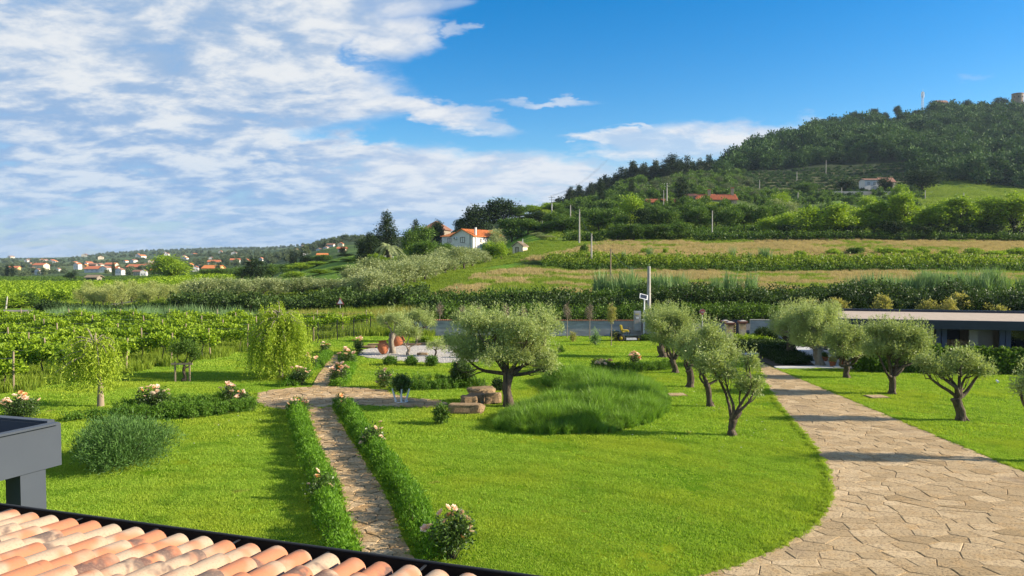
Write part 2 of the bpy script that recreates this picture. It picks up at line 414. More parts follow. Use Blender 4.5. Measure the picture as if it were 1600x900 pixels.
M['bark'] = m_plain('olive_bark', (0.045, 0.034, 0.024), (0.13, 0.10, 0.07), 9, 0.95, 0.9, 26, stretch=(1, 1, 0.3), bdist=0.05)
M['bark_grey'] = m_plain('grey_bark', (0.16, 0.13, 0.10), (0.28, 0.24, 0.19), 8, 0.95, 0.7, 20, stretch=(1, 1, 0.3))
M['bark_dark'] = m_plain('dark_bark', (0.05, 0.04, 0.03), (0.10, 0.08, 0.06), 3, 0.95)
M['petal'] = m_leaf('rose_petal', (0.84, 0.50, 0.38), (0.90, 0.74, 0.63), 0.3, 0.5, 0.2, 0.35)
M['wall_white'] = m_plain('white_render', (0.72, 0.71, 0.68), (0.60, 0.59, 0.56), 1.2, 0.9)
M['wall_cream'] = m_plain('cream_render', (0.68, 0.60, 0.45), (0.55, 0.48, 0.35), 0.8, 0.9)
M['wall_ochre'] = m_plain('ochre_render', (0.62, 0.40, 0.16), (0.55, 0.36, 0.15), 0.8, 0.9)
M['wall_stone'] = m_plain('stone_wall', (0.30, 0.26, 0.20), (0.20, 0.17, 0.14), 3, 0.9, 0.5)
M['roof_red'] = m_plain('red_tile', (0.52, 0.17, 0.07), (0.38, 0.12, 0.06), 5, 0.85, 0.4, 12)
M['roof_orange'] = m_plain('orange_tile', (0.66, 0.235, 0.07), (0.50, 0.16, 0.055), 4, 0.85, 0.3, 10, obj_rand=0.4)
M['roof_brown'] = m_plain('weathered_tile', (0.30, 0.15, 0.10), (0.20, 0.11, 0.08), 4, 0.9)
M['glass_dark'] = m_plain('dark_glass', (0.012, 0.014, 0.016), (0.02, 0.024, 0.03), 1, 0.08, spec=0.6)
M['shutter'] = m_plain('dark_shutter', (0.05, 0.045, 0.04), None, 3, 0.7)
M['frame_white'] = m_plain('white_frame', (0.75, 0.75, 0.73), None, 3, 0.6)
M['concrete'] = m_plain('concrete_pole', (0.42, 0.40, 0.36), (0.30, 0.28, 0.25), 4, 0.9, 0.2)
M['wood_grey'] = m_plain('weathered_wood', (0.34, 0.27, 0.19), (0.20, 0.15, 0.10), 6, 0.9, 0.3, stretch=(1, 1, 0.15), obj_rand=0.4)
M['metal_dark'] = m_plain('dark_metal', (0.03, 0.032, 0.035), None, 3, 0.5, metal=0.2)
M['metal_white'] = m_plain('white_metal', (0.78, 0.79, 0.80), (0.66, 0.67, 0.68), 4, 0.45)
M['metal_grey'] = m_plain('grey_metal', (0.45, 0.46, 0.47), None, 4, 0.5, metal=0.3)
# ================================================================== ground
def axis(segs):
    out = []
    for a, b, st in segs: out += list(np.arange(a, b, st))
    return np.array(out+[segs[-1][1]])
XS = axis([(-4500,-3000,500),(-3000,-1200,80),(-1200,-500,25),(-500,-220,10),(-220,-110,4),(-110,110,2.0),(110,260,4),(260,600,10),(600,1500,50),(1500,4500,500)])
YS = axis([(-3000,-200,400),(-200,0,50),(0,60,6),(60,240,2),(240,460,3),(460,700,8),(700,1400,25),(1400,3400,60),(3400,4600,300)])
GX, GY = np.meshgrid(XS, YS)
GZ = H(GX, GY)
# ground colours by what grows there
def ground_colour(X, Y):
    PXX = np.where(Y > 1, 800+FPX*X/np.maximum(Y, 1), 800)
    C = np.zeros(X.shape+(3,)); C[:] = (0.055, 0.10, 0.015)
    def put(mask, col, var=None, sc=8, seed=1, lo=.35, hi=.65):
        col = np.array(col)
        if var is not None:
            t = np.clip((fbm(X/sc, Y/sc, seed, 4)-lo)/(hi-lo), 0, 1)[..., None]
            c = col*(1-t)+np.array(var)*t
        else: c = np.broadcast_to(col, C.shape)
        C[mask] = c[mask]
    hillside = (PXX > 560) & (Y > 76)
    put((Y > 68) & (PXX > 560), (0.035, 0.06, 0.012))
    edge = 690-(Y-80)*0.9+20*fbm(Y/5, X*0+3, 4)
    mead = (Y > 78) & (Y < 122) & (PXX > 600+0*Y)
    put(mead, (0.16, 0.24, 0.035), (0.34, 0.30, 0.12), 9, 3, .38, .62)
    put((Y > 78) & (Y < 200) & (PXX > 600) & (PXX < 655+(Y-78)*3.4), (0.12, 0.24, 0.02), (0.17, 0.28, 0.03), 8, 4)
    put((Y > 119) & (Y < 127) & (PXX > 850), (0.06, 0.13, 0.015))
    put((Y >= 127) & (Y < 168) & (PXX > 900), (0.22, 0.25, 0.06), (0.42, 0.33, 0.19), 9, 6, .28, .42)
    put((Y >= 168) & (Y < 230) & (PXX > 850), (0.12, 0.20, 0.03), (0.17, 0.23, 0.05), 14, 8)
    put((Y >= 230) & (Y < 340) & (PXX > 850), (0.05, 0.085, 0.02), (0.08, 0.12, 0.03), 20, 8)
    put((Y >= 285) & (Y < 400) & (PXX > 1180), (0.10, 0.18, 0.03), (0.13, 0.20, 0.04), 30, 9)
    put((Y >= 325) & (Y < 445) & (PXX > 1140) & (PXX < 1440), (0.07, 0.075, 0.035), (0.10, 0.105, 0.05), 12, 12)
    put((Y >= 430) & (PXX > 800), (0.03, 0.045, 0.018))
    # the plain on the left
    pl = (PXX < 560) & (Y > 75)
    put(pl, (0.10, 0.19, 0.02), (0.14, 0.24, 0.03), 10, 20)
    put(pl & (Y > 100) & (Y < 205) & (PXX < 300), (0.13, 0.22, 0.02), (0.17, 0.26, 0.03), 10, 21)
    put(pl & (Y >= 205) & (Y < 222), (0.20, 0.15, 0.09))
    band = ((Y-222)//34).astype(int)
    for k, c in enumerate([(0.06,0.11,0.03),(0.045,0.085,0.025),(0.09,0.15,0.04),(0.05,0.09,0.03),(0.08,0.12,0.035)]):
        put(pl & (Y >= 222) & (Y < 480) & (band % 5 == k), c)
    # patchwork further out
    far = (Y >= 480) & (PXX < 850)
    cx = np.floor(X/70+1.5*fbm(X/200, Y/200, 31)); cy = np.floor(Y/110+1.5*fbm(X/150, Y/150, 32))
    pick = ((cx*73856093).astype(np.int64) ^ (cy*19349663).astype(np.int64)) % 5
    for k, c in enumerate([(0.06,0.10,0.035),(0.09,0.14,0.045),(0.045,0.075,0.03),(0.12,0.15,0.06),(0.05,0.085,0.035)]):
        put(far & (pick == k), c)
    return C
def m_ground():
    m, nt, b = new_mat('ground_cover'); L = nt.links.new
    at = N(nt, 'ShaderNodeAttribute', attribute_name='col')
    tc = N(nt, 'ShaderNodeTexCoord')
    n = N(nt, 'ShaderNodeTexNoise'); L(tc.outputs['Object'], n.inputs['Vector']); n.inputs['Scale'].default_value = 0.9
    n.inputs['Detail'].default_value = 8; n.inputs['Roughness'].default_value = 0.7
    f = smooth_(nt, n.outputs[0], 0.25, 0.75)
    c = mix_(nt, 1.0, at.outputs['Color'], mix_(nt, f, (0.55, 0.6, 0.5), (1.35, 1.3, 1.3)), 'MULTIPLY')
    L(c, b.inputs['Base Color']); b.inputs['Roughness'].default_value = 0.95; b.inputs['Specular IOR Level'].default_value = 0.1
    bp = N(nt, 'ShaderNodeBump'); bp.inputs['Strength'].default_value = 0.8; bp.inputs['Distance'].default_value = 0.5
    L(n.outputs[0], bp.inputs['Height']); L(bp.outputs[0], b.inputs['Normal'])
    return m
g = G(); ny, nx = GX.shape
idx = np.arange(ny*nx).reshape(ny, nx)
F = np.stack([idx[:-1, :-1], idx[:-1, 1:], idx[1:, 1:], idx[1:, :-1]], -1).reshape(-1, 4)
g.add(np.stack([GX, GY, GZ], -1).reshape(-1, 3), F, 0, 0.5, True)
me = g.mesh('ground', m_ground())
ca = me.color_attributes.new('col', 'FLOAT_COLOR', 'POINT')
cc = np.ones((ny*nx, 4)); cc[:, :3] = ground_colour(GX, GY).reshape(-1, 3)
ca.data.foreach_set('color', cc.astype(np.float32).ravel())
struct('ground', me, None)

# ------------------------------------------------------------------ outlines in the garden (metres)
P2 = lambda pts: [tuple(gp(a, b)[:2]) for a, b in pts]
def smoothline(pts, n=6):
    pts = [np.array(p, float) for p in pts]; out = []
    for i in range(len(pts)-1):
        p0 = pts[max(i-1, 0)]; p1 = pts[i]; p2 = pts[i+1]; p3 = pts[min(i+2, len(pts)-1)]
        for k in range(n):
            t = k/n
            out.append(0.5*((2*p1)+(-p0+p2)*t+(2*p0-5*p1+4*p2-p3)*t*t+(-p0+3*p1-3*p2+p3)*t**3))
    out.append(pts[-1]); return [tuple(q) for q in out]
DR_L = smoothline(P2([(1170, 545), (1183, 570), (1194, 600), (1222, 640), (1256, 680), (1284, 720), (1296, 765), (1289, 798), (1256, 832), (1195, 866), (1120, 893), (1040, 915), (940, 945)]))
DRIVE = DR_L + [(0.6, 12.6), (0.2, 9.5), (15.1, 9.5), (15.1, 47), (15.3, 57.5), (15.0, 58)]
MAINL = smoothline(P2([(480, 638), (484, 660), (498, 697), (514, 733), (530, 760), (541, 803), (553, 835), (566, 868), (580, 910)]), 3)
MAINR = smoothline(P2([(517, 636), (528, 653), (544, 683), (558, 703), (574, 730), (594, 760), (614, 800), (629, 840), (646, 872), (662, 910)]), 3)
PATH = MAINL + MAINR[::-1]
PLAZA = P2([(399, 628), (403, 616), (424, 611), (455, 607.5), (487, 605.5), (511, 604.5), (560, 607), (602, 610.5), (620, 618), (650, 624), (690, 627), (700, 632), (692, 638), (620, 637), (547, 635), (517, 637), (500, 640), (482, 640), (447, 642), (415, 638)])
UPPER = P2([(487, 606), (497, 587), (506, 575), (512, 565), (516, 555), (528, 555), (528, 565), (523, 578), (517, 590), (513, 606)])
GRAVEL = P2([(560, 556), (566, 548), (590, 543.5), (625, 540.5), (700, 539), (745, 539), (748, 566), (690, 568), (640, 567), (600, 563), (575, 560)])
SIDE = [(15.1, 43.0), (17.5, 43.2), (20.4, 53.9), (20.4, 57.5), (15.2, 57.5)]          # bed and slab court beside the drive
MOUNDR = P2([(775, 672), (800, 678), (860, 681), (950, 679), (1020, 662), (1046, 642), (1040, 618), (1000, 600), (940, 592), (862, 592), (845, 600), (872, 612), (880, 625), (820, 645), (782, 658)])
# lawn sheet with the paved areas laid above it
def sheet(name, poly, z, m, kind='structure'):
    g = G(); g.prism(poly, z-0.1, z); return struct(name, g, m, kind)
def m_lawn():
    m, nt, b = new_mat('lawn_turf'); L = nt.links.new
    tc = N(nt, 'ShaderNodeTexCoord')
    a = N(nt, 'ShaderNodeTexNoise'); L(tc.outputs['Object'], a.inputs['Vector']); a.inputs['Scale'].default_value = 0.35; a.inputs['Detail'].default_value = 5
    f = N(nt, 'ShaderNodeTexNoise'); L(tc.outputs['Object'], f.inputs['Vector']); f.inputs['Scale'].default_value = 14; f.inputs['Detail'].default_value = 6; f.inputs['Roughness'].default_value = 0.75
    c = mix_(nt, smooth_(nt, a.outputs[0], 0.35, 0.68), (0.08, 0.17, 0.004), (0.20, 0.26, 0.012))
    c = mix_(nt, smooth_(nt, f.outputs[0], 0.42, 0.30), c, (0.035, 0.09, 0.005))
    L(c, b.inputs['Base Color']); b.inputs['Roughness'].default_value = 0.9; b.inputs['Specular IOR Level'].default_value = 0.05
    bp = N(nt, 'ShaderNodeBump'); bp.inputs['Strength'].default_value = 1; bp.inputs['Distance'].default_value = 0.05
    L(f.outputs[0], bp.inputs['Height']); L(bp.outputs[0], b.inputs['Normal'])
    return m
M['turf'] = m_lawn()
LAWN = [(-45, 8), (32, 8), (32, 43), (15.1, 43), (15.1, 61), (-14, 61.5), (-20, 51), (-27, 36), (-45, 30)]
sheet('lawn', LAWN, 0.02, M['turf'])
M['mortar'] = m_plain('sandy_joint', (0.17, 0.12, 0.07), (0.11, 0.08, 0.05), 5, 0.95)
M['gravel'] = m_plain('white_gravel', (0.48, 0.45, 0.41), (0.32, 0.30, 0.27), 22, 0.95, 1.0, 40, bdist=0.04)
drive_o = sheet('driveway', DRIVE, 0.026, M['mortar'])
path_o = sheet('garden_path', PATH, 0.028, M['mortar'])
plaza_o = sheet('path_crossing', PLAZA, 0.032, M['mortar'])
upper_o = sheet('upper_path', UPPER, 0.036, M['mortar'])
sheet('gravel_court', GRAVEL, 0.06, M['gravel'])
g = G(); pr = RNG.uniform(0, 1, (5200, 2)); gx = -14+pr[:, 0]*13; gy = 44+pr[:, 1]*12
k = inpoly(gx, gy, GRAVEL); gx, gy = gx[k], gy[k]; n = len(gx)
s_ = RNG.uniform(.02, .045, n); a_ = RNG.uniform(0, 6.28, n)
base = np.stack([gx, gy, np.full(n, .06)], -1)
q = [base+np.stack([s_*np.cos(a_+t), s_*np.sin(a_+t), np.zeros(n)], -1) for t in (0, 2.1, 4.2)]; top = base+np.stack([a_*0, a_*0, s_*.9], -1)
for i in range(3): g.quads(np.stack([q[i], q[(i+1) % 3], top], 1), RNG.random(n))
M['pebble'] = m_plain('pale_pebble', (0.58, 0.55, 0.51), (0.34, 0.32, 0.29), 3, 0.9, tone=True)
struct('gravel_stones', g, M['pebble'], 'stuff')

# ------------------------------------------------------------------ flagstones: cells cut from one another
def clip_half(poly, p, n):
    "keep the side where (q-p).n < 0"
    out = []; m = len(poly)
    for i in range(m):
        a = poly[i]; b = poly[(i+1) % m]
        da = (a[0]-p[0])*n[0]+(a[1]-p[1])*n[1]; db = (b[0]-p[0])*n[0]+(b[1]-p[1])*n[1]
        if da <= 0: out.append(a)
        if (da < 0) != (db < 0) and da != db:
            t = da/(da-db); out.append((a[0]+(b[0]-a[0])*t, a[1]+(b[1]-a[1])*t))
    return out
def cells(poly, sx, sy, rng, jit=0.42, gap=0.03, yj=.8, brick=0.0):
    xs = [p[0] for p in poly]; ys = [p[1] for p in poly]
    x0, x1, y0, y1 = min(xs)-sx, max(xs)+sx, min(ys)-sy, max(ys)+sy
    nx = int((x1-x0)/sx)+1; ny = int((y1-y0)/sy)+1
    P = {}
    for j in range(ny):
        for i in range(nx):
            P[i, j] = (x0+(i+brick*(j % 2)+rng.uniform(-jit, jit))*sx, y0+(j+rng.uniform(-jit, jit)*yj)*sy)
    out = []; n = len(poly)
    # orientation
    ar = sum(poly[i][0]*poly[(i+1) % n][1]-poly[(i+1) % n][0]*poly[i][1] for i in range(n))
    sg = 1 if ar > 0 else -1
    for (i, j), c in P.items():
        q = [(c[0]-2*sx, c[1]-2*sy), (c[0]+2*sx, c[1]-2*sy), (c[0]+2*sx, c[1]+2*sy), (c[0]-2*sx, c[1]+2*sy)]
        for dj in (-2, -1, 0, 1, 2):
            for di in (-2, -1, 0, 1, 2):
                if (di or dj) and (i+di, j+dj) in P:
                    o = P[i+di, j+dj]
                    # anisotropic bisector
                    nn = ((o[0]-c[0])/sx**2, (o[1]-c[1])/sy**2); l = math.hypot(*nn)
                    nn = (nn[0]/l, nn[1]/l)
                    m = ((o[0]+c[0])/2-nn[0]*gap/2, (o[1]+c[1])/2-nn[1]*gap/2)
                    q = clip_half(q, m, nn)
                    if len(q) < 3: break
            if len(q) < 3: break
        if len(q) < 3: continue
        cin = bool(inpoly(np.array([c[0]]), np.array([c[1]]), poly)[0])
        vin = inpoly(np.array([v[0] for v in q]), np.array([v[1] for v in q]), poly)
        if not cin and vin.sum() < 2: continue
        if not vin.all() or not cin:
            cx = sum(v[0] for v in q)/len(q); cy = sum(v[1] for v in q)/len(q)
            for k in range(n):
                a = poly[k]; b = poly[(k+1) % n]
                ex, ey = b[0]-a[0], b[1]-a[1]; l2 = ex*ex+ey*ey
                if l2 < 1e-9: continue
                t = ((cx-a[0])*ex+(cy-a[1])*ey)/l2; t = min(1, max(0, t))
                d = math.hypot(a[0]+ex*t-cx, a[1]+ey*t-cy)
                if d < max(sx, sy)*0.9:
                    l = math.sqrt(l2); q = clip_half(q, a, (sg*ey/l, -sg*ex/l))
                    if len(q) < 3: break
        if len(q) < 3: continue
        a2 = abs(sum(q[k][0]*q[(k+1) % len(q)][1]-q[(k+1) % len(q)][0]*q[k][1] for k in range(len(q))))/2
        if a2 < sx*sy*0.06: continue
        out.append(q)
    return out
def stone_mesh(g, q, z0, h, rng, tone, local=None):
    # bevelled slab with a slightly tilted, roughly broken edge
    cx = sum(v[0] for v in q)/len(q); cy = sum(v[1] for v in q)/len(q)
    if local: ox, oy = local
    else: ox = oy = 0
    tx, ty = rng.uniform(-.014, .014, 2)
    P = []
    for i in range(len(q)):
        a = q[i]; b = q[(i+1) % len(q)]
        P.append(a)
        if math.hypot(b[0]-a[0], b[1]-a[1]) > .3:
            e = rng.uniform(.35, .65); w = rng.uniform(-.03, .012)
            mx, my = a[0]+(b[0]-a[0])*e, a[1]+(b[1]-a[1])*e
            P.append((mx+(mx-cx)*w, my+(my-cy)*w))
    n = len(P); bev = 0.012
    r0 = []; r1 = []; r2 = []
    for (x, y) in P:
        d = math.hypot(x-cx, y-cy)+1e-6; k = max(0.3, 1-bev*1.3/d)
        zz = z0+h+tx*(x-cx)+ty*(y-cy)
        r0.append((x-ox, y-oy, z0)); r1.append((x-ox, y-oy, zz-bev)); r2.append((cx+(x-cx)*k-ox, cy+(y-cy)*k-oy, zz))
    V = r0+r1+r2
    F = [(i, (i+1) % n, n+(i+1) % n, n+i) for i in range(n)]+[(n+i, n+(i+1) % n, 2*n+(i+1) % n, 2*n+i) for i in range(n)]
    g.add(V, F, 0, tone); g.ngon(r2, 0, tone)
def ccw(q):
    a = sum(q[k][0]*q[(k+1) % len(q)][1]-q[(k+1) % len(q)][0]*q[k][1] for k in range(len(q)))
    return q if a > 0 else q[::-1]
def m_stone(name, c1, c2, c3):
    m, nt, b = new_mat(name); L = nt.links.new
    tc = N(nt, 'ShaderNodeTexCoord'); ge = N(nt, 'ShaderNodeNewGeometry')
    oi = N(nt, 'ShaderNodeAttribute', attribute_name='tone')
    n = N(nt, 'ShaderNodeTexNoise'); L(ge.outputs['Position'], n.inputs['Vector']); n.inputs['Scale'].default_value = 2.2; n.inputs['Detail'].default_value = 8; n.inputs['Roughness'].default_value = 0.7
    n2 = N(nt, 'ShaderNodeTexNoise'); L(ge.outputs['Position'], n2.inputs['Vector']); n2.inputs['Scale'].default_value = 17; n2.inputs['Detail'].default_value = 8; n2.inputs['Roughness'].default_value = 0.7
    n3 = N(nt, 'ShaderNodeTexNoise'); L(ge.outputs['Position'], n3.inputs['Vector']); n3.inputs['Scale'].default_value = 0.45; n3.inputs['Detail'].default_value = 4
    c = mix_(nt, oi.outputs['Fac'], c1, c2)
    c = mix_(nt, smooth_(nt, n.outputs[0], 0.45, 0.75), c, c3)
    c = mix_(nt, math_(nt, 'MULTIPLY', smooth_(nt, n2.outputs[0], 0.53, 0.36), 0.62), c, (0.075, 0.052, 0.03))
    c = mix_(nt, math_(nt, 'MULTIPLY', smooth_(nt, n3.outputs[0], 0.60, 0.72), 0.4), c, (0.15, 0.11, 0.075))
    L(c, b.inputs['Base Color']); b.inputs['Roughness'].default_value = 0.88; b.inputs['Specular IOR Level'].default_value = 0.25
    bp = N(nt, 'ShaderNodeBump'); bp.inputs['Strength'].default_value = 0.9; bp.inputs['Distance'].default_value = 0.03
    mx = math_(nt, 'ADD', n2.outputs[0], math_(nt, 'MULTIPLY', n.outputs[0], 0.8))
    L(mx, bp.inputs['Height']); L(bp.outputs[0], b.inputs['Normal'])
    return m
M['flag'] = m_stone('drive_flagstone', (0.30, 0.215, 0.11), (0.52, 0.395, 0.235), (0.42, 0.28, 0.13))
M['flag2'] = m_stone('path_flagstone', (0.34, 0.23, 0.11), (0.50, 0.375, 0.225), (0.37, 0.22, 0.09))
def lay(polys, parent, z0, limit, mat, rng, hs=(.020, .042)):
    polys.sort(key=lambda q: sum(v[1] for v in q)/len(q))
    rest = G(); cnt = 0
    for q in polys:
        q = ccw(q); cx = sum(v[0] for v in q)/len(q); cy = sum(v[1] for v in q)/len(q)
        vis = cy > 0 and abs(cx) < cy*0.70+0.6 and cy > 12.2
        t = float(np.clip(rng.normal(.5, .25), 0, 1))
        if vis and cnt < limit:
            g = G(); stone_mesh(g, q, z0-0.004, rng.uniform(*hs), rng, t, (cx, cy))
            part('flagstone', g, mat, parent, loc=(cx, cy, 0)); cnt += 1
        else: stone_mesh(rest, q, z0-0.004, rng.uniform(*hs), rng, t)
    if rest.n: part('flagstone_field', rest, mat, parent, kind='stuff')
r_ = np.random.default_rng(3)
DR2 = [p for p in DRIVE]
lay(cells(DR2, 0.74, 0.42, r_, 0.47, 0.010, .45, brick=0.5), drive_o, 0.026, 300, M['flag'], r_, (.016, .026))
lay(cells(PATH, 0.42, 0.30, r_, 0.46, 0.024, brick=.5), path_o, 0.028, 290, M['flag2'], r_)
lay(cells(PLAZA, 0.48, 0.40, r_, 0.46, 0.026, brick=.5), plaza_o, 0.032, 290, M['flag2'], r_)
lay(cells(UPPER, 0.40, 0.45, r_, 0.40, 0.03), upper_o, 0.036, 60, M['flag2'], r_)

# ------------------------------------------------------------------ scattered growth: instances placed by geometry nodes
def scatter(name, P, rz, sc, protos, mat_parent=None, tilt=0.0, kind='stuff'):
    P = np.asarray(P, float); n = len(P)
    me = bpy.data.meshes.new(name); me.vertices.add(n); me.vertices.foreach_set('co', P.astype(np.float32).ravel())
    a = me.attributes.new('rot', 'FLOAT_VECTOR', 'POINT')
    R = np.zeros((n, 3)); R[:, 2] = rz; R[:, 0] = RNG.uniform(-tilt, tilt, n); R[:, 1] = RNG.uniform(-tilt, tilt, n)
    a.data.foreach_set('vector', R.astype(np.float32).ravel())
    a = me.attributes.new('scl', 'FLOAT_VECTOR', 'POINT'); sc = np.asarray(sc, float)
    if sc.ndim == 1: sc = np.repeat(sc[:, None], 3, 1)
    a.data.foreach_set('vector', sc.astype(np.float32).ravel())
    a = me.attributes.new('pick', 'INT', 'POINT'); a.data.foreach_set('value', RNG.integers(0, len(protos), n).astype(np.int32))
    o = link(name, me); o['kind'] = kind
    ng = bpy.data.node_groups.new(name, 'GeometryNodeTree')
    ng.interface.new_socket('Geometry', in_out='INPUT', socket_type='NodeSocketGeometry')
    ng.interface.new_socket('Geometry', in_out='OUTPUT', socket_type='NodeSocketGeometry')
    L = ng.links.new
    gi = ng.nodes.new('NodeGroupInput'); go = ng.nodes.new('NodeGroupOutput')
    iop = ng.nodes.new('GeometryNodeInstanceOnPoints'); L(gi.outputs[0], iop.inputs['Points'])
    jn = ng.nodes.new('GeometryNodeJoinGeometry')
    for p in protos[::-1]:
        oi = ng.nodes.new('GeometryNodeObjectInfo'); oi.inputs['Object'].default_value = p; oi.inputs['As Instance'].default_value = True
        L(oi.outputs['Geometry'], jn.inputs[0])
    L(jn.outputs[0], iop.inputs['Instance']); iop.inputs['Pick Instance'].default_value = True
    def attr(nm, t):
        x = ng.nodes.new('GeometryNodeInputNamedAttribute'); x.data_type = t; x.inputs['Name'].default_value = nm; return x.outputs[0]
    L(attr('pick', 'INT'), iop.inputs['Instance Index'])
    e2r = ng.nodes.new('FunctionNodeEulerToRotation'); L(attr('rot', 'FLOAT_VECTOR'), e2r.inputs[0]); L(e2r.outputs[0], iop.inputs['Rotation'])
    L(attr('scl', 'FLOAT_VECTOR'), iop.inputs['Scale'])
    L(iop.outputs[0], go.inputs[0])
    md = o.modifiers.new('scatter', 'NODES'); md.node_group = ng
    return o
def proto(name, g, mats):
    return bpy.data.objects.new(name, g.mesh(name, mats))
def tuft(n, r, h, w, rng, lean=0.4, seg=1):
    "n upright blades inside a disc"
    a = rng.uniform(0, 2*PI, n); d = r*np.sqrt(rng.random(n)); b = np.stack([d*np.cos(a), d*np.sin(a), np.zeros(n)], -1)
    hh = h*rng.uniform(.55, 1.15, n); la = rng.uniform(0, 2*PI, n); ll = hh*lean*rng.uniform(0.1, 1, n)
    tip = b+np.stack([ll*np.cos(la), ll*np.sin(la), hh], -1)
    mid = b+np.stack([ll*.3*np.cos(la), ll*.3*np.sin(la), hh*.6], -1)
    wa = rng.uniform(0, PI, n); wv = np.stack([np.cos(wa), np.sin(wa), np.zeros(n)], -1)*(w*rng.uniform(.6, 1.2, n))[:, None]
    g = G(); t = rng.random(n)
    g.quads(np.stack([b-wv, b+wv, mid+wv*.8, mid-wv*.8], 1), t); g.quads(np.stack([mid-wv*.8, mid+wv*.8, tip], 1), t)
    return g
# lawn blades: mown rings, drier and fresher patches
def m_blade():
    m, nt, b = new_mat('mown_blade'); L = nt.links.new
    ge = N(nt, 'ShaderNodeNewGeometry'); at = N(nt, 'ShaderNodeAttribute', attribute_name='tone'); oi = N(nt, 'ShaderNodeObjectInfo')
    def nz(sc, d=4, off=0):
        mp = N(nt, 'ShaderNodeMapping'); L(ge.outputs['Position'], mp.inputs[0]); mp.inputs['Location'].default_value = (off, off, 0)
        n = N(nt, 'ShaderNodeTexNoise'); L(mp.outputs[0], n.inputs['Vector']); n.inputs['Scale'].default_value = sc; n.inputs['Detail'].default_value = d; return n.outputs[0]
    c = mix_(nt, math_(nt, 'ADD', math_(nt, 'MULTIPLY', at.outputs['Fac'], .75), math_(nt, 'MULTIPLY', oi.outputs['Random'], .25)), (0.13, 0.29, 0.008), (0.45, 0.60, 0.085))
    c = mix_(nt, math_(nt, 'MULTIPLY', smooth_(nt, nz(.22, 5), .42, .66), .55), c, (0.40, 0.46, 0.04))
    c = mix_(nt, math_(nt, 'MULTIPLY', smooth_(nt, nz(.55, 5, 30), .56, .72), .55), c, (0.09, 0.23, 0.012))
    c = mix_(nt, math_(nt, 'MULTIPLY', smooth_(nt, nz(1.3, 6, 77), .66, .76), .6), c, (0.36, 0.29, 0.10))
    d = N(nt, 'ShaderNodeVectorMath', operation='DISTANCE'); L(ge.outputs['Position'], d.inputs[0]); d.inputs[1].default_value = (-9.0, 4.0, 0)
    st = math_(nt, 'SINE', math_(nt, 'MULTIPLY', math_(nt, 'ADD', d.outputs['Value'], math_(nt, 'MULTIPLY', nz(.3), 1.5)), 5.2))
    c = mix_(nt, math_(nt, 'MULTIPLY', smooth_(nt, st, .1, .9), .17), c, (0.09, 0.17, 0.006))
    L(c, b.inputs['Base Color']); b.inputs['Roughness'].default_value = .6; b.inputs['Specular IOR Level'].default_value = .15
    t = N(nt, 'ShaderNodeBsdfTranslucent'); L(mix_(nt, 1.0, c, (1, 1, .55), 'MULTIPLY'), t.inputs[0]); ms = N(nt, 'ShaderNodeMixShader'); ms.inputs[0].default_value = .42
    L(b.outputs[0], ms.inputs[1]); L(t.outputs[0], ms.inputs[2]); L(ms.outputs[0], nt.nodes['Material Output'].inputs[0]); return m
M['lawn_blade'] = m_blade()
tr = np.random.default_rng(5)
lp = [proto('lawn_tuft', tuft(120, .22, .042, .007, tr, .8), M['lawn_blade']) for _ in range(4)]
def grid_pts(x0, x1, y0, y1, step, rng):
    nx = int((x1-x0)/step); ny = int((y1-y0)/step)
    X, Y = np.meshgrid(x0+(np.arange(nx)+.5)*step, y0+(np.arange(ny)+.5)*step)
    return (X+rng.uniform(-.5, .5, X.shape)*step).ravel(), (Y+rng.uniform(-.5, .5, X.shape)*step).ravel()
PAVED = [DRIVE, PATH, PLAZA, UPPER, GRAVEL, SIDE]
def lawn_keep(x, y):
    k = inpoly(x, y, LAWN) & (np.abs(x) < y*0.70+1.5)
    for p in PAVED: k &= ~inpoly(x, y, p)
    return k
for (a, b_, st, sc) in ((11.5, 26, .21, 1.0), (26, 44, .34, 1.6), (44, 61.5, .55, 2.5)):
    x, y = grid_pts(-31, 32, a, b_, st, RNG); k = lawn_keep(x, y); x, y = x[k], y[k]
    s = sc*RNG.uniform(.7, 1.3, len(x))*(0.55+0.9*fbm(x/2.0, y/2.0, 3))
    thin = (fbm(x/1.7+40, y/1.7, 13, 4) > .36) | (RNG.random(len(x)) < .35)
    x, y, s = x[thin], y[thin], s[thin]
    scatter('lawn_grass', np.stack([x, y, np.full(len(x), .018)], -1), RNG.uniform(0, 6.28, len(x)),
            np.stack([np.full(len(x), sc), np.full(len(x), sc), s*min(1, .5+.5/sc)], -1), lp)
# edges of the paved areas get longer fringe grass
def fringe(line, n_per_m, name, off=0.04):
    pts = []
    for i in range(len(line)-1):
        a = np.array(line[i][:2]); b = np.array(line[i+1][:2]); d = np.linalg.norm(b-a)
        for k in range(int(d*n_per_m)+1):
            pts.append(a+(b-a)*RNG.random()+RNG.normal(0, off, 2))
    return np.array(pts)
fp = [proto('fringe_tuft', tuft(40, .07, .08, .006, tr, .7), M['lawn_blade']) for _ in range(3)]
P = fringe(DR_L+[], 22, 'a', .055); P2_ = fringe([(15.15, 12), (15.15, 43)], 20, 'b', .05)
P = np.concatenate([P, P2_, fringe(PLAZA+[PLAZA[0]], 8, 'c', .05), fringe(MAINL, 8, 'd', .05), fringe(MAINR, 8, 'e', .05)])
scatter('edging_grass', np.stack([P[:, 0], P[:, 1], np.full(len(P), .018)], -1), RNG.uniform(0, 6.28, len(P)), RNG.uniform(.6, 1.2, len(P)), fp)
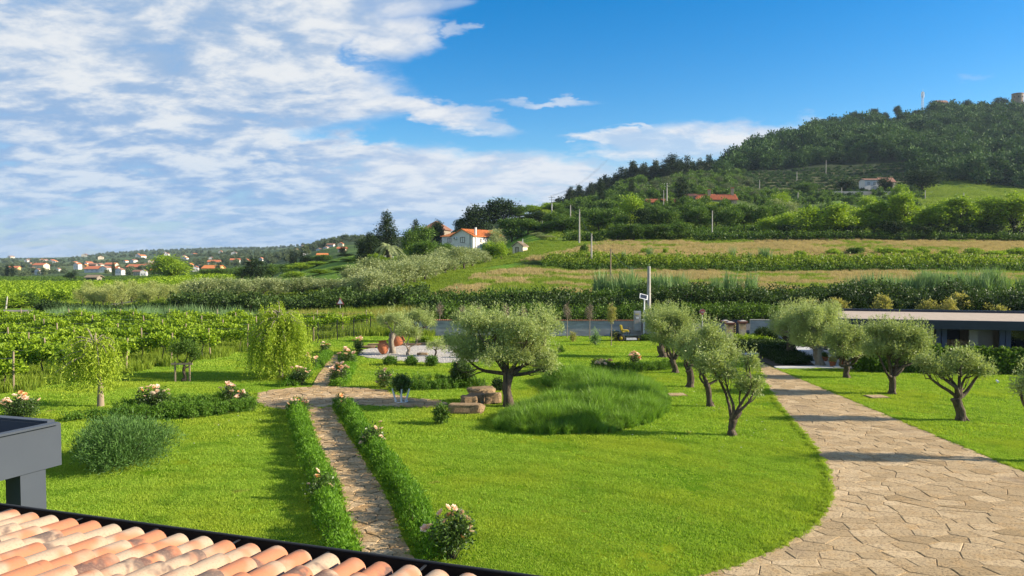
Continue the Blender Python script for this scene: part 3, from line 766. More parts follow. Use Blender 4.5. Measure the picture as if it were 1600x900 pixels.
# fallen petals and daisies in the grass
dp = G(); [dp.quads([[(math.cos(a)*.022, math.sin(a)*.022, .05), (math.cos(a+1)*.022, math.sin(a+1)*.022, .055), (math.cos(a+2.2)*.022, math.sin(a+2.2)*.022, .05), (0, 0, .045)]], .5) for a in (0, 2.1, 4.2)]
M['daisy'] = m_plain('daisy_white', (0.75, 0.73, 0.66), None, 3, .8)
x = RNG.uniform(-24, 15, 420); y = RNG.uniform(24, 48, 420); k = lawn_keep(x, y) & (fbm(x/4, y/4, 71) > .5); x, y = x[k], y[k]
scatter('daisies', np.stack([x, y, 0*x+.01], -1), RNG.uniform(0, 6.28, len(x)), RNG.uniform(.6, 1.3, len(x)), [proto('daisy', dp, M['daisy'])])
# wild growth: tall clumps
wg = [proto('wild_clump', tuft(110, .55, .75, .022, tr, .45), M['wild']) for _ in range(3)]
wd = [proto('dry_clump', tuft(110, .55, .60, .020, tr, .35), M['wild_dry']) for _ in range(3)]
wy = [proto('golden_clump', tuft(110, .50, .90, .020, tr, .7), M['wild_gold']) for _ in range(3)]
rd = [proto('reed_clump', tuft(70, .5, 1.6, .03, tr, .35), M['reed']) for _ in range(3)]
def hpts(x, y): return np.stack([x, y, H(x, y)-.03], -1)
def pxof(x, y): return 800+FPX*x/y
# lower meadow and upper meadow
for nm, y0, y1, st in (('lower_meadow_grass', 77, 122, .75), ('upper_meadow_grass', 126, 168, .95)):
    x, y = grid_pts(-60, 150, y0, y1, st, RNG); px = pxof(x, y)
    k = (px > 606+(18*fbm(y/3, x/3, 8))) & (px < 1720); x, y, px = x[k], y[k], px[k]
    dry = fbm(x/7, y/4, 41 if y0 < 100 else 43, 4)
    leftg = px < 655+(y-78)*3.4+40*(fbm(x/4, y/4, 2)-.5)
    thr = .50 if y0 < 100 else .36
    isd = (dry > thr) & ~leftg & (y > 84)
    if y0 < 100: isd &= (y < 119)
    A, B = ~isd, isd
    scatter(nm+'_green', hpts(x[A], y[A]), RNG.uniform(0, 6.28, A.sum()), np.stack([np.ones(A.sum()), np.ones(A.sum()), RNG.uniform(.45, .9, A.sum())*np.where(leftg[A], .5, 1)], -1), wg)
    scatter(nm+'_dry', hpts(x[B], y[B]), RNG.uniform(0, 6.28, B.sum()), np.stack([np.ones(B.sum()), np.ones(B.sum()), RNG.uniform(.6, 1.15, B.sum())], -1), wd)
x, y = grid_pts(-20, 290, 168, 395, 2.4, RNG); px = pxof(x, y); k = (px > 850) & (px < 1720) & ((y < 250) | (px > 1425)); x, y = x[k], y[k]
scatter('hillside_grass', hpts(x, y), RNG.uniform(0, 6.28, len(x)), np.stack([np.full(len(x), 2.2), np.full(len(x), 2.2), RNG.uniform(.5, 1.2, len(x))], -1), wg)
# strip of rough grass between garden and road, left of the wall
x, y = grid_pts(-60, -6.5, 61.5, 77, .6, RNG); k = (y > 61.5) | (x < -14); x, y = x[k], y[k]; 
gold = (y > 68) & (y < 74) & (x > -27) & (x < -9) & (vnoise(x/1.3, y/1.3, 3) > .3)
scatter('verge_grass', hpts(x[~gold], y[~gold]), RNG.uniform(0, 6.28, (~gold).sum()), RNG.uniform(.7, 1.25, (~gold).sum()), wg)
scatter('verge_golden_grass', hpts(x[gold], y[gold]), RNG.uniform(0, 6.28, gold.sum()), RNG.uniform(.9, 1.3, gold.sum()), wy)
x, y = grid_pts(-50, -20, 66, 76, .75, RNG); px = pxof(x, y); k = (px > 70) & (px < 395) & (vnoise(x/3, y/3, 8) > .25); x, y = x[k], y[k]
scatter('reed_bed', hpts(x, y), RNG.uniform(0, 6.28, len(x)), RNG.uniform(.7, 1.15, len(x)), rd)
x, y = grid_pts(-100, -20, 77, 112, 1.1, RNG); px = pxof(x, y); k = (px < 620) & ~((y > 84) & (y < 96) & (px < 110)); x, y = x[k], y[k]
scatter('field_grass', hpts(x, y), RNG.uniform(0, 6.28, len(x)), np.stack([np.full(len(x), 1.2), np.full(len(x), 1.2), RNG.uniform(.25, .6, len(x))], -1), wg)
# weeds at the foot of the vines
x, y = grid_pts(-48, -13, 30, 61.5, .5, RNG)
vb = lambda yy: -24.3+(yy-34)*(10.2/27.0)           # right edge of the vineyard
k = (x < vb(y)+.4) & (x > -y*.74) & (vnoise(x/1.5, y/1.5, 5) > .3); x, y = x[k], y[k]
scatter('vineyard_weeds', np.stack([x, y, 0*x], -1), RNG.uniform(0, 6.28, len(x)), RNG.uniform(.5, .95, len(x)), wg)
# tall ornamental grass islands
tg = [proto('tall_grass_clump', tuft(150, .24, .95, .015, tr, .65), M['tallgrass']) for _ in range(4)]
x, y = grid_pts(-3, 9, 24, 40, .155, RNG); k = inpoly(x, y, MOUNDR); x, y = x[k], y[k]
ed_ = np.full(len(x), 9.0)
for i in range(len(MOUNDR)):
    a = np.array(MOUNDR[i]); b_ = np.array(MOUNDR[(i+1) % len(MOUNDR)]); e = b_-a; t = np.clip(((x-a[0])*e[0]+(y-a[1])*e[1])/(e@e), 0, 1)
    ed_ = np.minimum(ed_, np.hypot(a[0]+e[0]*t-x, a[1]+e[1]*t-y))
hs_ = (.34+.42*np.clip(ed_/1.3, 0, 1)**.6)*RNG.uniform(.7, 1.2, len(x))*(0.45+1.1*fbm(x/.7, y/.7, 6, 3))
scatter('ornamental_grass_bed', np.stack([x, y, 0*x], -1), RNG.uniform(0, 6.28, len(x)), hs_, tg, tilt=.45)
# ================================================================== foliage kit
def rdir(n, rng):
    v = rng.normal(size=(n, 3)); return v/np.linalg.norm(v, axis=1, keepdims=True)
def leaves(g, C, out, size, width, rng, tone, up=0.3, mat=0, droop=0.0, spread=0.9):
    n = len(C)
    a = out*0.7+rng.normal(size=(n, 3))*spread; a[:, 2] += up-droop
    a /= np.linalg.norm(a, axis=1, keepdims=True)
    b = np.cross(a, rdir(n, rng)); b /= np.linalg.norm(b, axis=1, keepdims=True)+1e-9
    s = (size*rng.uniform(.65, 1.25, n))[:, None]; w = s*width/2
    g.quads(np.stack([C, C+a*s*.5+b*w, C+a*s, C+a*s*.5-b*w], 1), tone, mat)
def crown(g, blobs, ncl, per, clr, size, width, rng, up=.3, shell=.55, flat=1.0, mat=0, droop=0.0, zmin=None, tvar=.35, spread=.9):
    "leaf clusters through the volume of several lobes; (x,y,z,rx,ry,rz)"
    B = np.array([b[:6] for b in blobs], float); vol = (B[:, 3]*B[:, 4]*B[:, 5])**(2/3)
    pick = rng.choice(len(B), ncl, p=vol/vol.sum()); d = rdir(ncl, rng)
    r = shell+(1-shell)*rng.random(ncl)**.6
    inner = rng.random(ncl) < .22; r[inner] *= rng.uniform(.3, .9, inner.sum())
    r *= 1+.22*(rng.random(ncl)-.5)
    cc = B[pick, :3]+d*r[:, None]*B[pick, 3:6]
    ct = np.clip(rng.normal(.5, .22, ncl), 0, 1)
    k = np.repeat(np.arange(ncl), per)
    off = rng.normal(size=(len(k), 3))*clr*np.array([1, 1, flat])
    C = cc[k]+off
    t = np.clip(ct[k]+rng.normal(0, tvar*.5, len(k)), 0, 1)
    o = d[k]*.8+off/(clr*2+1e-9)
    if zmin is not None:
        m = C[:, 2] > zmin; C, o, t = C[m], o[m], t[m]
    leaves(g, C, o, size, width, rng, t, up, mat, droop, spread)
    return g
def limb_path(a, b, rng, n=7, sag=.10, up=.15):
    a = np.array(a, float); b = np.array(b, float); L = np.linalg.norm(b-a); P = []
    w = rng.normal(size=3)*sag*L; w2 = rng.normal(size=3)*sag*L*.5
    for i in range(n):
        t = i/(n-1); P.append(a+(b-a)*t+w*math.sin(PI*t)+w2*math.sin(2*PI*t)+np.array([0, 0, up*L*math.sin(PI*t)*(-.5)]))
    return np.array(P)
# ------------------------------------------------------------------ garden olive trees
def olive(px, py, fork, blobs, label, trunk_w=16, seed=1, dens=1.0, name='olive_tree', group=None, lean=None, base=None, limbs_extra=True, leafs=.115, mat='olive', depth=.8, bark='bark'):
    rng = np.random.default_rng(seed)
    B0 = gp(px, py) if base is None else np.array(base, float); Y = B0[1]; s = Y/FPX
    root = thing(name, label, 'olive tree', B0, 0, group)
    def loc(a, b, dy=0.0): return np.array([(a-800)*s*(1+dy/Y)-B0[0], dy, zat(a, b, Y+dy)])
    fk = loc(*fork)
    tw = trunk_w*s/2
    g = G(); P = [np.array([0, 0, -.08])]
    for t in (.12, .3, .5, .7, .88, 1.0):
        P.append(fk*t+np.array([.05*math.sin(5*t+seed), .04*math.cos(4*t+seed), 0]))
    g.tube(P, [tw*1.45, tw*1.15, tw*.98, tw*.92, tw*.95, tw*1.05, tw*1.0], 10, rough=.5)
    for k in range(5):   # root flare and knots
        a = rng.uniform(0, 6.28); g.tube([(math.cos(a)*tw*1.9, math.sin(a)*tw*1.9, -.05), (math.cos(a)*tw*1.1, math.sin(a)*tw*1.1, .05), (math.cos(a)*tw*.5, math.sin(a)*tw*.5, .2)], [tw*.25, tw*.35, tw*.35], 6, rough=.4)
    part('trunk', g, M[bark], root)
    BB = []
    for (cx, cy, rx, ry) in blobs:
        dy = rng.uniform(-.45, .45)*rx*s*depth
        c = loc(cx, cy, dy); BB.append((c[0], c[1], c[2], rx*s, rx*s*.95, ry*s))
    # limbs to the lobes
    for i, b in enumerate(BB):
        c = np.array(b[:3]); end = c+np.array([0, 0, -b[5]*.15])
        g = G(); Pm = limb_path(fk*.96, end, rng); r0 = tw*rng.uniform(.42, .62)
        g.tube(Pm, np.linspace(r0, r0*.35, len(Pm)), 7, rough=.4)
        for k in range(6):
            t = Pm[int(rng.integers(3, len(Pm)))]; e = c+rdir(1, rng)[0]*np.array(b[3:6])*.85
            q = limb_path(t, e, rng, 5); g.tube(q, np.linspace(r0*.32, r0*.07, 5), 4)
        part('limb', g, M[bark], root)
    vol = sum((b[3]*b[4]*b[5])**(2/3) for b in BB)
    ncl = int(np.clip(vol*320*dens, 60, 1900))
    sub = []
    for b in BB:       # break the lobes into smaller tufts so that gaps open between them
        for k in range(11):
            d = rdir(1, rng)[0]; d[2] = abs(d[2])*.9-.25
            sub.append((b[0]+d[0]*b[3]*.68, b[1]+d[1]*b[4]*.68, b[2]+d[2]*b[5]*.72, b[3]*.36, b[4]*.36, b[5]*.34))
        sub.append((b[0], b[1], b[2], b[3]*.55, b[4]*.55, b[5]*.55))
    g = G(); crown(g, sub, ncl, 26, .085, leafs, .28, rng, up=.35, shell=.45)
    # upright new shoots on the outline
    n = ncl//3; pk = rng.integers(0, len(BB), n); A = np.array(BB)
    d = rdir(n, rng); d[:, 2] = np.abs(d[:, 2])*.8+.1
    c0 = A[pk, :3]+d*A[pk, 3:6]*.98
    for k in range(9):
        C = c0+np.array([0, 0, .045])*k+rng.normal(0, .018, c0.shape)
        leaves(g, C, d, leafs*.9, .26, rng, np.clip(.5+rng.normal(0, .2, n), 0, 1), .6)
    part('crown', g, M[mat], root)
    return root
OL = 'olive trees planted on the garden lawns'
olive(795, 636, (793, 582), [(735, 538, 42, 34), (775, 515, 44, 34), (825, 520, 46, 36), (852, 508, 26, 26), (835, 556, 40, 30), (772, 552, 46, 30), (728, 556, 28, 24), (800, 545, 46, 32), (742, 508, 28, 20), (852, 572, 16, 20)],
      'large spreading olive tree beside the stacked rocks and the tall grass bed', 15, 21, 1.0, group=OL, depth=.9)
olive(1145, 681, (1146, 655), [(1108, 566, 24, 24), (1134, 582, 20, 20), (1172, 568, 13, 24), (1182, 604, 16, 15), (1163, 602, 15, 15)],
      'nearest olive on the central lawn, forking low into bare dark limbs by the drive', 12, 22, .95, group=OL, depth=.5)
olive(1112, 636, (1105, 600), [(1085, 550, 26, 30), (1118, 540, 26, 32), (1135, 555, 22, 28), (1105, 572, 24, 22), (1108, 520, 18, 20)],
      'olive tree with a straight dark trunk directly behind the nearest forked olive', 9, 23, .9, group=OL, depth=.5)
olive(1079, 606, (1079, 578), [(1078, 548, 20, 24), (1092, 535, 20, 24), (1064, 540, 16, 20)],
      'olive with a short dark stump like trunk, middle of the central lawn row', 11, 24, .8, group=OL, depth=.5)
olive(1055, 583, (1053, 562), [(1028, 505, 24, 24), (1052, 498, 26, 24), (1072, 512, 20, 26), (1062, 532, 26, 20), (1042, 528, 24, 20)],
      'leaning olive whose curved dark trunk bends left in the central lawn row', 9, 25, .9, group=OL, depth=.6)
olive(1036, 559, (1034, 541), [(1022, 500, 20, 20), (1040, 492, 22, 18), (1030, 517, 22, 16)],
      'olive tree farthest back in the row, its dark trunk hidden behind the leaning olive', 12, 26, .8, group=OL, depth=.6)
olive(1281, 572, (1279, 545), [(1240, 510, 28, 28), (1268, 498, 32, 28), (1295, 508, 26, 26), (1262, 530, 32, 20), (1290, 528, 24, 20), (1300, 490, 14, 14)],
      'big olive tree with pale twisted limbs shading the left corner of the dark pavilion', 13, 27, 1.0, group=OL, bark='bark_grey')
olive(1236, 558, (1236, 538), [(1224, 500, 22, 24), (1245, 492, 22, 22), (1218, 515, 16, 14), (1240, 516, 20, 16)],
      'olive tree standing in the clipped bed behind the pavilion corner', 12, 28, .9, group=OL)
olive(1324, 591, (1324, 570), [(1308, 530, 20, 22), (1330, 522, 24, 22), (1348, 536, 20, 22), (1322, 548, 24, 16), (1340, 550, 18, 14)],
      'small olive tree with a thin trunk near the terracotta pots of the pavilion', 9, 29, .9, group=OL)
olive(1395, 616, (1396, 588), [(1378, 520, 24, 20), (1406, 518, 30, 22), (1432, 528, 24, 24), (1396, 545, 34, 20), (1425, 555, 24, 16), (1370, 545, 22, 18), (1440, 545, 16, 18)],
      'round headed olive tree in the centre of the right lawn next to a stone slab', 10, 30, 1.0, group=OL)
olive(1503, 658, (1499, 622), [(1462, 572, 20, 13), (1480, 580, 20, 14), (1508, 562, 24, 18), (1520, 578, 20, 13), (1540, 578, 16, 11), (1448, 566, 14, 10)],
      'hard pruned olive with many bare upright limbs on the right lawn', 14, 31, 1.1, group=OL, depth=.4)
olive(1640, 722, (1642, 685), [(1600, 608, 13, 18), (1622, 590, 26, 22), (1655, 585, 30, 26), (1680, 610, 24, 22), (1640, 615, 24, 18)],
      'olive tree cut by the right edge of the photo, only its leaf tips showing', 16, 32, 1.0, group=OL, depth=.5)
olive(613, 553, (612, 522), [(602, 503, 15, 12), (618, 497, 16, 13), (632, 506, 14, 12)],
      'olive tree with a pale forked trunk rising behind the tilted terracotta jar', 9, 33, .7, group='small olives round the gravel court', bark='bark_grey')
olive(654, 535, (653, 516), [(642, 498, 15, 12), (658, 493, 18, 14), (670, 503, 13, 13)],
      'dark trunked olive tree standing behind the far edge of the gravel court', 7, 34, .7, group='small olives round the gravel court')
olive(637, 556, (637, 545), [(626, 520, 12, 9), (640, 517, 14, 11), (650, 523, 11, 9)],
      'low olive with two slender stems forking right at the gravel', 5, 35, .8, group='small olives round the gravel court', bark='bark_grey')
olive(680, 558, (680, 546), [(672, 540, 9, 7), (686, 538, 10, 8), (693, 545, 7, 6)],
      'wispy little olive sapling on the white gravel', 3, 36, .45, group='small olives round the gravel court')
olive(735, 540, (735, 520), [(722, 500, 16, 14), (740, 492, 18, 14), (752, 505, 14, 12)],
      'olive tree mostly hidden behind the crown of the large spreading olive', 8, 37, .8, group='small olives round the gravel court')
olive(287, 596, (287, 574), [(276, 549, 13, 14), (292, 543, 16, 16), (303, 556, 12, 12)],
      'young dark leaved tree with a wooden support rail beside the vineyard', 5, 38, .9, mat='leaf', name='young_tree')
# support rail of the young tree
b = gp(287, 596); g = G(); s = b[1]/FPX
o = thing('tree_support', 'grey wooden rail on two posts propping the young dark tree', 'tree support', b)
for dx in (-.32, .42): part('post', G().box((dx, -.25, .5), (.07, .07, 1.1)), M['wood_grey'], o)
part('rail', G().box((.05, -.30, .95), (1.1, .05, .09)), M['wood_grey'], o)

# ------------------------------------------------------------------ willows
def willow(px, py, ytop, wl, wr, label, seed, nstr, sparse, lean=0):
    rng = np.random.default_rng(seed); B = gp(px, py); s = B[1]/FPX; Ht = zat(px, ytop, B[1])
    root = thing('weeping_willow', label, 'willow', B, 0, 'weeping willows left of the paths')
    g = G(); g.tube([(0, 0, -.1), (.03, 0, Ht*.25), (-.06, .02, Ht*.5), (lean, 0, Ht*.78)], [.14, .10, .09, .06], 9, rough=.4)
    part('trunk', g, M['wood_grey'] if sparse else M['bark_grey'], root)
    g = G(); lg = G(); xl, xr = (wl-px)*s, (wr-px)*s
    for i in range(42 if not sparse else 26):
        a = rng.uniform(0, 6.28); rr = rng.uniform(.4, 1)
        ex = (xr if math.cos(a) > 0 else -xl)*abs(math.cos(a))*math.copysign(1, math.cos(a))*rr*1.15; ey = math.sin(a)*min(xr, -xl)*rr
        z0 = Ht*rng.uniform(.55, .8); zt = Ht*rng.uniform(.82, .99)*(1-.36*rr**2)
        t = np.linspace(0, 1, 7); P = np.stack([ex*t+lean, ey*t, z0+(zt-z0)*np.sin(t*PI*.62)/.93-(.5*rr)*t**3], -1)
        g.tube(P, np.linspace(.035, .008, 7), 5)
        for k in range(nstr):
            q = P[int(rng.integers(2, 7))]+rng.normal(0, .14, 3)
            Ln = rng.uniform(.3, 1.0)*(q[2]-.10)*(.8 if sparse else 1.0)
            m = int(Ln/.055); tt = np.arange(m)/max(m, 1)
            drift = rng.normal(0, .12, 2)+np.array([ex, ey])*.06
            C = q+np.stack([drift[0]*tt**.6*2, drift[1]*tt**.6*2, -Ln*tt], -1)+rng.normal(0, .025, (m, 3))
            o = np.stack([rng.normal(0, .5, m), rng.normal(0, .5, m), np.full(m, -.3)], -1)
            leaves(lg, C, o, .15, .26, rng, np.clip(rng.normal(.5, .15)+rng.normal(0, .18, m), 0, 1), 0, droop=.5, spread=.45)
    part('branch', g, M['bark_grey'], root); part('foliage', lg, M['willow'], root)
willow(438, 590, 461, 388, 492, 'dense yellow green weeping willow beside the upper end of the stone path', 51, 26, False)
willow(157, 636, 500, 82, 192, 'thin weeping willow with a bare pole like trunk in front of the vineyard', 52, 15, True, -.12)

# ------------------------------------------------------------------ low hedges
def hedge(line, w, h, label, seed, mat='hedge', blade=.16, dens=1.0, name='low_hedge', cat='hedge', group='low green hedges edging the paths and lawns', uneven=.45, leafw=.16):
    rng = np.random.default_rng(seed); line = np.array(line, float)[:, :2]
    d = np.r_[0, np.cumsum(np.linalg.norm(np.diff(line, axis=0), axis=1))]; L = d[-1]
    n = max(2, int(L/.16*max(1, w/.16)*1.5*dens)); t = rng.uniform(0, L, n)
    x = np.interp(t, d, line[:, 0]); y = np.interp(t, d, line[:, 1])
    o = rng.uniform(-.5, .5, n)*w; a = rng.uniform(0, 6.28, n); tx = np.interp(t+.1, d, line[:, 0])-x; ty = np.interp(t+.1, d, line[:, 1])-y; l = np.hypot(tx, ty)+1e-6
    x = x-ty/l*o; y = y+tx/l*o
    hh = h*(1-.55*(np.abs(o)/(w*.5))**2)*(1-uneven*.5+uneven*fbm(t*1.9+seed, x*0, 7, 2))*rng.uniform(.85, 1.1, n)
    c = line.mean(0); root = thing(name, label, cat, (c[0], c[1], 0), 0, group)
    g = G(); per = 46; k = np.repeat(np.arange(n), per)
    z = rng.random(n*per)**.7*hh[k]
    C = np.stack([x[k]-c[0]+rng.normal(0, .06, n*per), y[k]-c[1]+rng.normal(0, .06, n*per), z], -1)
    ct = rng.random(n); T = np.clip(.15+.45*z/hh[k]+.35*ct[k]+rng.normal(0, .1, n*per), 0, 1)
    out = np.zeros_like(C); out[:, 2] = 1.0
    leaves(g, C, out, blade*.6, leafw*1.7, rng, np.clip(.5+.35*(ct[k]-.5)*2+rng.normal(0, .15, n*per), 0, 1), .25, spread=.65)
    part('foliage', g, M[mat], root)
    sg = G()
    for i in range(0, n, 4): sg.tube([(x[i]-c[0], y[i]-c[1], -.02), (x[i]-c[0]+.02, y[i]-c[1], hh[i]*.8)], [.012, .005], 4)
    part('stem', sg, M['bark_dark'], root, kind='stuff')
    return root
def offset(line, d):
    line = np.array(line, float); out = []
    for i in range(len(line)):
        a = line[max(i-1, 0)]; b = line[min(i+1, len(line)-1)]; t = (b-a)/np.linalg.norm(b-a); out.append(line[i]+np.array([-t[1], t[0]])*d)
    return np.array(out)
ML = np.array(MAINL); MR = np.array(MAINR)
hedge(offset(ML[:-2], -.44), .62, .56, 'long low green hedge along the left side of the stone path', 61, dens=1.2, uneven=.95)
hedge(offset(MR[:-2], .44), .66, .54, 'long low green hedge along the right side of the stone path', 62, dens=1.2, uneven=.95)
hedge(P2([(452, 606), (470, 592), (490, 577), (505, 566), (512, 556)]), .7, .45, 'low hedge under the roses on the left of the upper path', 63)
hedge(P2([(528, 606), (538, 592), (545, 578), (545, 566), (545, 554)]), .7, .45, 'low hedge under the roses on the right of the upper path', 64)
hedge(P2([(175, 659), (240, 655), (310, 652), (370, 645), (400, 640)]), .75, .55, 'front one of the two low hedges left of the path crossing', 65, mat='box', dens=1.6)
hedge(P2([(180, 648), (240, 641), (300, 636), (345, 632), (378, 624)]), .65, .50, 'back one of the two low hedges left of the path crossing', 66, mat='box', dens=1.6)
hedge(P2([(95, 660), (130, 656), (172, 652)]), .4, .4, 'short dark hedge between the grey canopy and the rounded shrub', 67, mat='box')
hedge(P2([(610, 612), (640, 610), (680, 609), (722, 607), (760, 606)]), .6, .5, 'front low hedge behind the white legged stand', 68, mat='box')
hedge(P2([(645, 597), (690, 598), (730, 596)]), .5, .4, 'short back hedge on the lawn in front of the gravel court', 69, mat='box')
hedge(P2([(925, 581), (960, 581), (1000, 580), (1048, 577)]), .8, .55, 'low dark hedge with roses behind the tall grass bed', 70, mat='box', dens=1.2)
hedge(P2([(870, 578), (890, 580), (925, 581)]), .4, .3, 'small broken hedge at the back of the tall grass bed', 71, mat='box')
hedge([(19.3, 42.3), (23, 41.9), (28, 41.2), (34, 40.4)], 1.0, 1.35, 'tall leafy hedge in front of the dark pavilion windows', 72, mat='leaf', blade=.26, dens=2.0, group=None, uneven=.2, leafw=.45)

# ------------------------------------------------------------------ rounded shrubs
def shrub(px, py, wpx, ytop, label, seed, mat='rosemary', size=.13, width=.18, dens=1.0, name='rounded_shrub', cat='shrub', group=None, at=None, w=None, h=None, up=.5, blade=False):
    rng = np.random.default_rng(seed)
    B = gp(px, py) if at is None else np.array(at, float)
    s = B[1]/FPX; r = (wpx*s/2) if w is None else w/2; h = (zat(px, ytop, B[1])) if h is None else h
    if at is None: B[0] *= (B[1]+r*.6)/B[1]; B[1] += r*.6
    root = thing(name, label, cat, B, 0, group)
    bl = [(0, 0, h*.45, r*.8, r*.8, h*.5)]+[(rng.uniform(-.5, .5)*r, rng.uniform(-.5, .5)*r, h*rng.uniform(.35, .6), r*.45, r*.45, h*.38) for _ in range(7)]
    g = G(); crown(g, bl, int(np.clip(r*r*h*260*dens/(size/.13)**2, 30, 900)), 26, max(.05, size*.7), size, width, rng, up=up, shell=.6, zmin=.01)
    part('foliage', g, M[mat], root)
    sg = G()
    for i in range(7):
        a = rng.uniform(0, 6.28); sg.tube([(0, 0, -.05), (math.cos(a)*r*.3, math.sin(a)*r*.3, h*.3), (math.cos(a)*r*.6, math.sin(a)*r*.6, h*.6)], [.03, .02, .008], 5)
    part('stem', sg, M['bark_dark'], root, kind='stuff')
    return root
shrub(197, 744, 204, 664, 'big rounded green shrub on the left lawn beside the canopy', 81, mat='moundshrub', size=.14, width=.15, dens=2.0, up=1.0)
for i, (px, py, l) in enumerate(((609, 572, 'clipped ball bush in front of the standing terracotta jar'), (642, 572, 'clipped ball bush in the middle of the gravel court front edge'), (674, 573, 'clipped ball bush at the right of the gravel court front edge'))):
    shrub(px, py, 22, 558, l, 82+i, 'box', .09, .4, 2.2, 'ball_bush', 'bush', 'clipped ball bushes by the gravel')
shrub(690, 665, 27, 628, 'small bushy shrub on the lawn between the path arm and the rocks', 86, 'leaf', .10, .45, 1.4, 'small_shrub')
shrub(780, 612, 24, 592, 'dark little shrub right behind the stacked rocks', 87, 'leaf_dark', .09, .45, 1.4, 'small_shrub')
shrub(722, 607, 40, 562, 'dark leafy bush under the left side of the large olive crown', 88, 'rose_leaf', .09, .5, 1.2, 'small_shrub')
shrub(877, 552, 14, 541, 'tiny green ball shrub on the far central lawn', 89, 'box', .08, .4, 1.4, 'small_shrub')
shrub(1195, 536, 40, 513, 'dark low tree like shrub in the bed against the right garden wall', 90, 'leaf_dark', .12, .45, 1.4, 'dark_shrub')
shrub(665, 537, 22, 526, 'bright green bush behind the far edge of the gravel court', 91, 'leaf_bright', .09, .4, 1.6, 'small_shrub')
shrub(700, 541, 26, 524, 'broad bush left of the hidden olive by the gravel court', 92, 'rosemary', .09, .4, 1.4, 'small_shrub')
for i, (a, b, w_, t, l) in enumerate(((945, 524, 40, 518, 'ground hugging plants at the foot of the wall left of the mower'), (1020, 534, 50, 524, 'dark ground cover bush beside the ride-on mower'), (900, 523, 60, 518, 'low strip of plants along the middle of the long wall'))):
    shrub(a, b, w_, t, l, 93+i, 'leaf', .08, .4, 1.2, 'low_plants')

# ------------------------------------------------------------------ roses
def bloom_mesh(seed, mat):
    rng = np.random.default_rng(seed); g = G()
    for ring, (n, r, tilt, sz) in enumerate(((6, .030, 1.15, .060), (6, .022, .8, .055), (5, .013, .45, .045), (3, .005, .15, .035))):
        for k in range(n):
            a = 2*PI*k/n+ring*.5+rng.uniform(-.2, .2); t = tilt+rng.uniform(-.15, .15)
            u = np.array([math.cos(a), math.sin(a), 0]); w = np.array([-math.sin(a), math.cos(a), 0]); d = u*math.sin(t)+np.array([0, 0, math.cos(t)])
            p = u*r; e = d*sz
            g.quads([[p-w*sz*.25, p+w*sz*.25, p+e*.7+w*sz*.5, p+e*1.0+u*.006, p+e*.7-w*sz*.5]], rng.uniform(0, 1))
    g.quads([[(-.02, -.02, 0), (.02, -.02, 0), (.02, .02, 0), (-.02, .02, 0)]], .2)
    return g.mesh('rose_bloom', mat)
M['petal_w'] = m_leaf('pale_petal', (0.86, 0.62, 0.48), (0.92, 0.80, 0.70), .3)
M['petal_o'] = m_leaf('orange_petal', (0.85, 0.40, 0.14), (0.90, 0.58, 0.30), .3)
BL = [bloom_mesh(1, M['petal']), bloom_mesh(2, M['petal_w']), bloom_mesh(3, M['petal_o']), bloom_mesh(4, M['petal'])]
def rose(px, py, wpx, ytop, nb, label, seed, blooms=None, fs=1.0):
    rng = np.random.default_rng(seed); B = gp(px, py); s = B[1]/FPX; r = wpx*s/2; h = zat(px, ytop, B[1])
    B[0] *= (B[1]+r*.3)/B[1]; B[1] += r*.3
    root = thing('rose_bush', label, 'rose bush', B, 0, 'peach rose bushes along paths and lawns')
    bl = [(0, 0, h*.42, r*.7, r*.7, h*.42)]+[(rng.uniform(-.55, .55)*r, rng.uniform(-.5, .5)*r, h*rng.uniform(.4, .65), r*.36, r*.36, h*.28) for _ in range(6)]
    g = G(); crown(g, bl, int(np.clip(r*r*h*400, 30, 260)), 16, .085, .08, .55, rng, up=.3, shell=.4, zmin=.01)
    part('foliage', g, M['rose_leaf'], root)
    sg = G(); pos = []
    if blooms: pos = [np.array([(a-px)*s, rng.uniform(-.3, .1)*r, zat(a, b, B[1])]) for a, b in blooms]
    else:
        for i in range(nb):
            a = rng.uniform(0, 6.28); q = math.sqrt(rng.random())*.95
            pos.append(np.array([math.cos(a)*r*q, math.sin(a)*r*q*.8-.1*r, h*(1.02-.38*q*q)+rng.normal(0, .05)]))
    for i, p in enumerate(pos):
        sg.tube([(p[0]*.2, p[1]*.2, 0), (p[0]*.6, p[1]*.6, p[2]*.6), p-[0, 0, .01]], [.012, .008, .005], 4)
        o = link('rose_bloom', BL[int(rng.choice([0, 1, 3, 3, 0, 2]))], root, p, rng.uniform(0, 6.28), rng.uniform(.6, 1.25)*fs)
        o.rotation_euler = (rng.uniform(-.2, .9), rng.uniform(-.5, .6), rng.uniform(0, 6.28))
    part('stem', sg, M['bark_dark'], root, kind='stuff')
rose(703, 880, 82, 800, 0, 'largest rose bush with a cluster of peach blooms beside the black gutter', 101,
     [(700, 792), (711, 790), (688, 801), (695, 812), (708, 805), (723, 802), (731, 806), (664, 824), (671, 820), (736, 825), (739, 829), (712, 815), (724, 838), (716, 800), (703, 806)], 1.1)
rose(500, 785, 50, 738, 0, 'rose bush with five peach blooms in the left path hedge halfway down', 102, [(496, 736), (496, 745), (482, 757), (518, 757), (497, 776), (494, 741)])
rose(583, 706, 42, 660, 0, 'rose bush in the right path hedge above the bend of the path', 103, [(595, 659), (587, 668), (597, 669), (569, 682), (601, 686), (589, 690), (564, 692), (596, 681)])
rose(467, 648, 38, 622, 14, 'rose bush at the top end of the left path hedge', 104, None, 1.0)
rose(537, 648, 28, 622, 7, 'sparse rose bush at the top end of the right path hedge', 105, None, .9)
rose(36, 655, 66, 618, 20, 'wide pale pink rose bush behind the grey canopy', 106, None, 1.25)
rose(243, 645, 56, 603, 20, 'rose bush at the back hedge behind the rounded shrub', 107, None, 1.2)
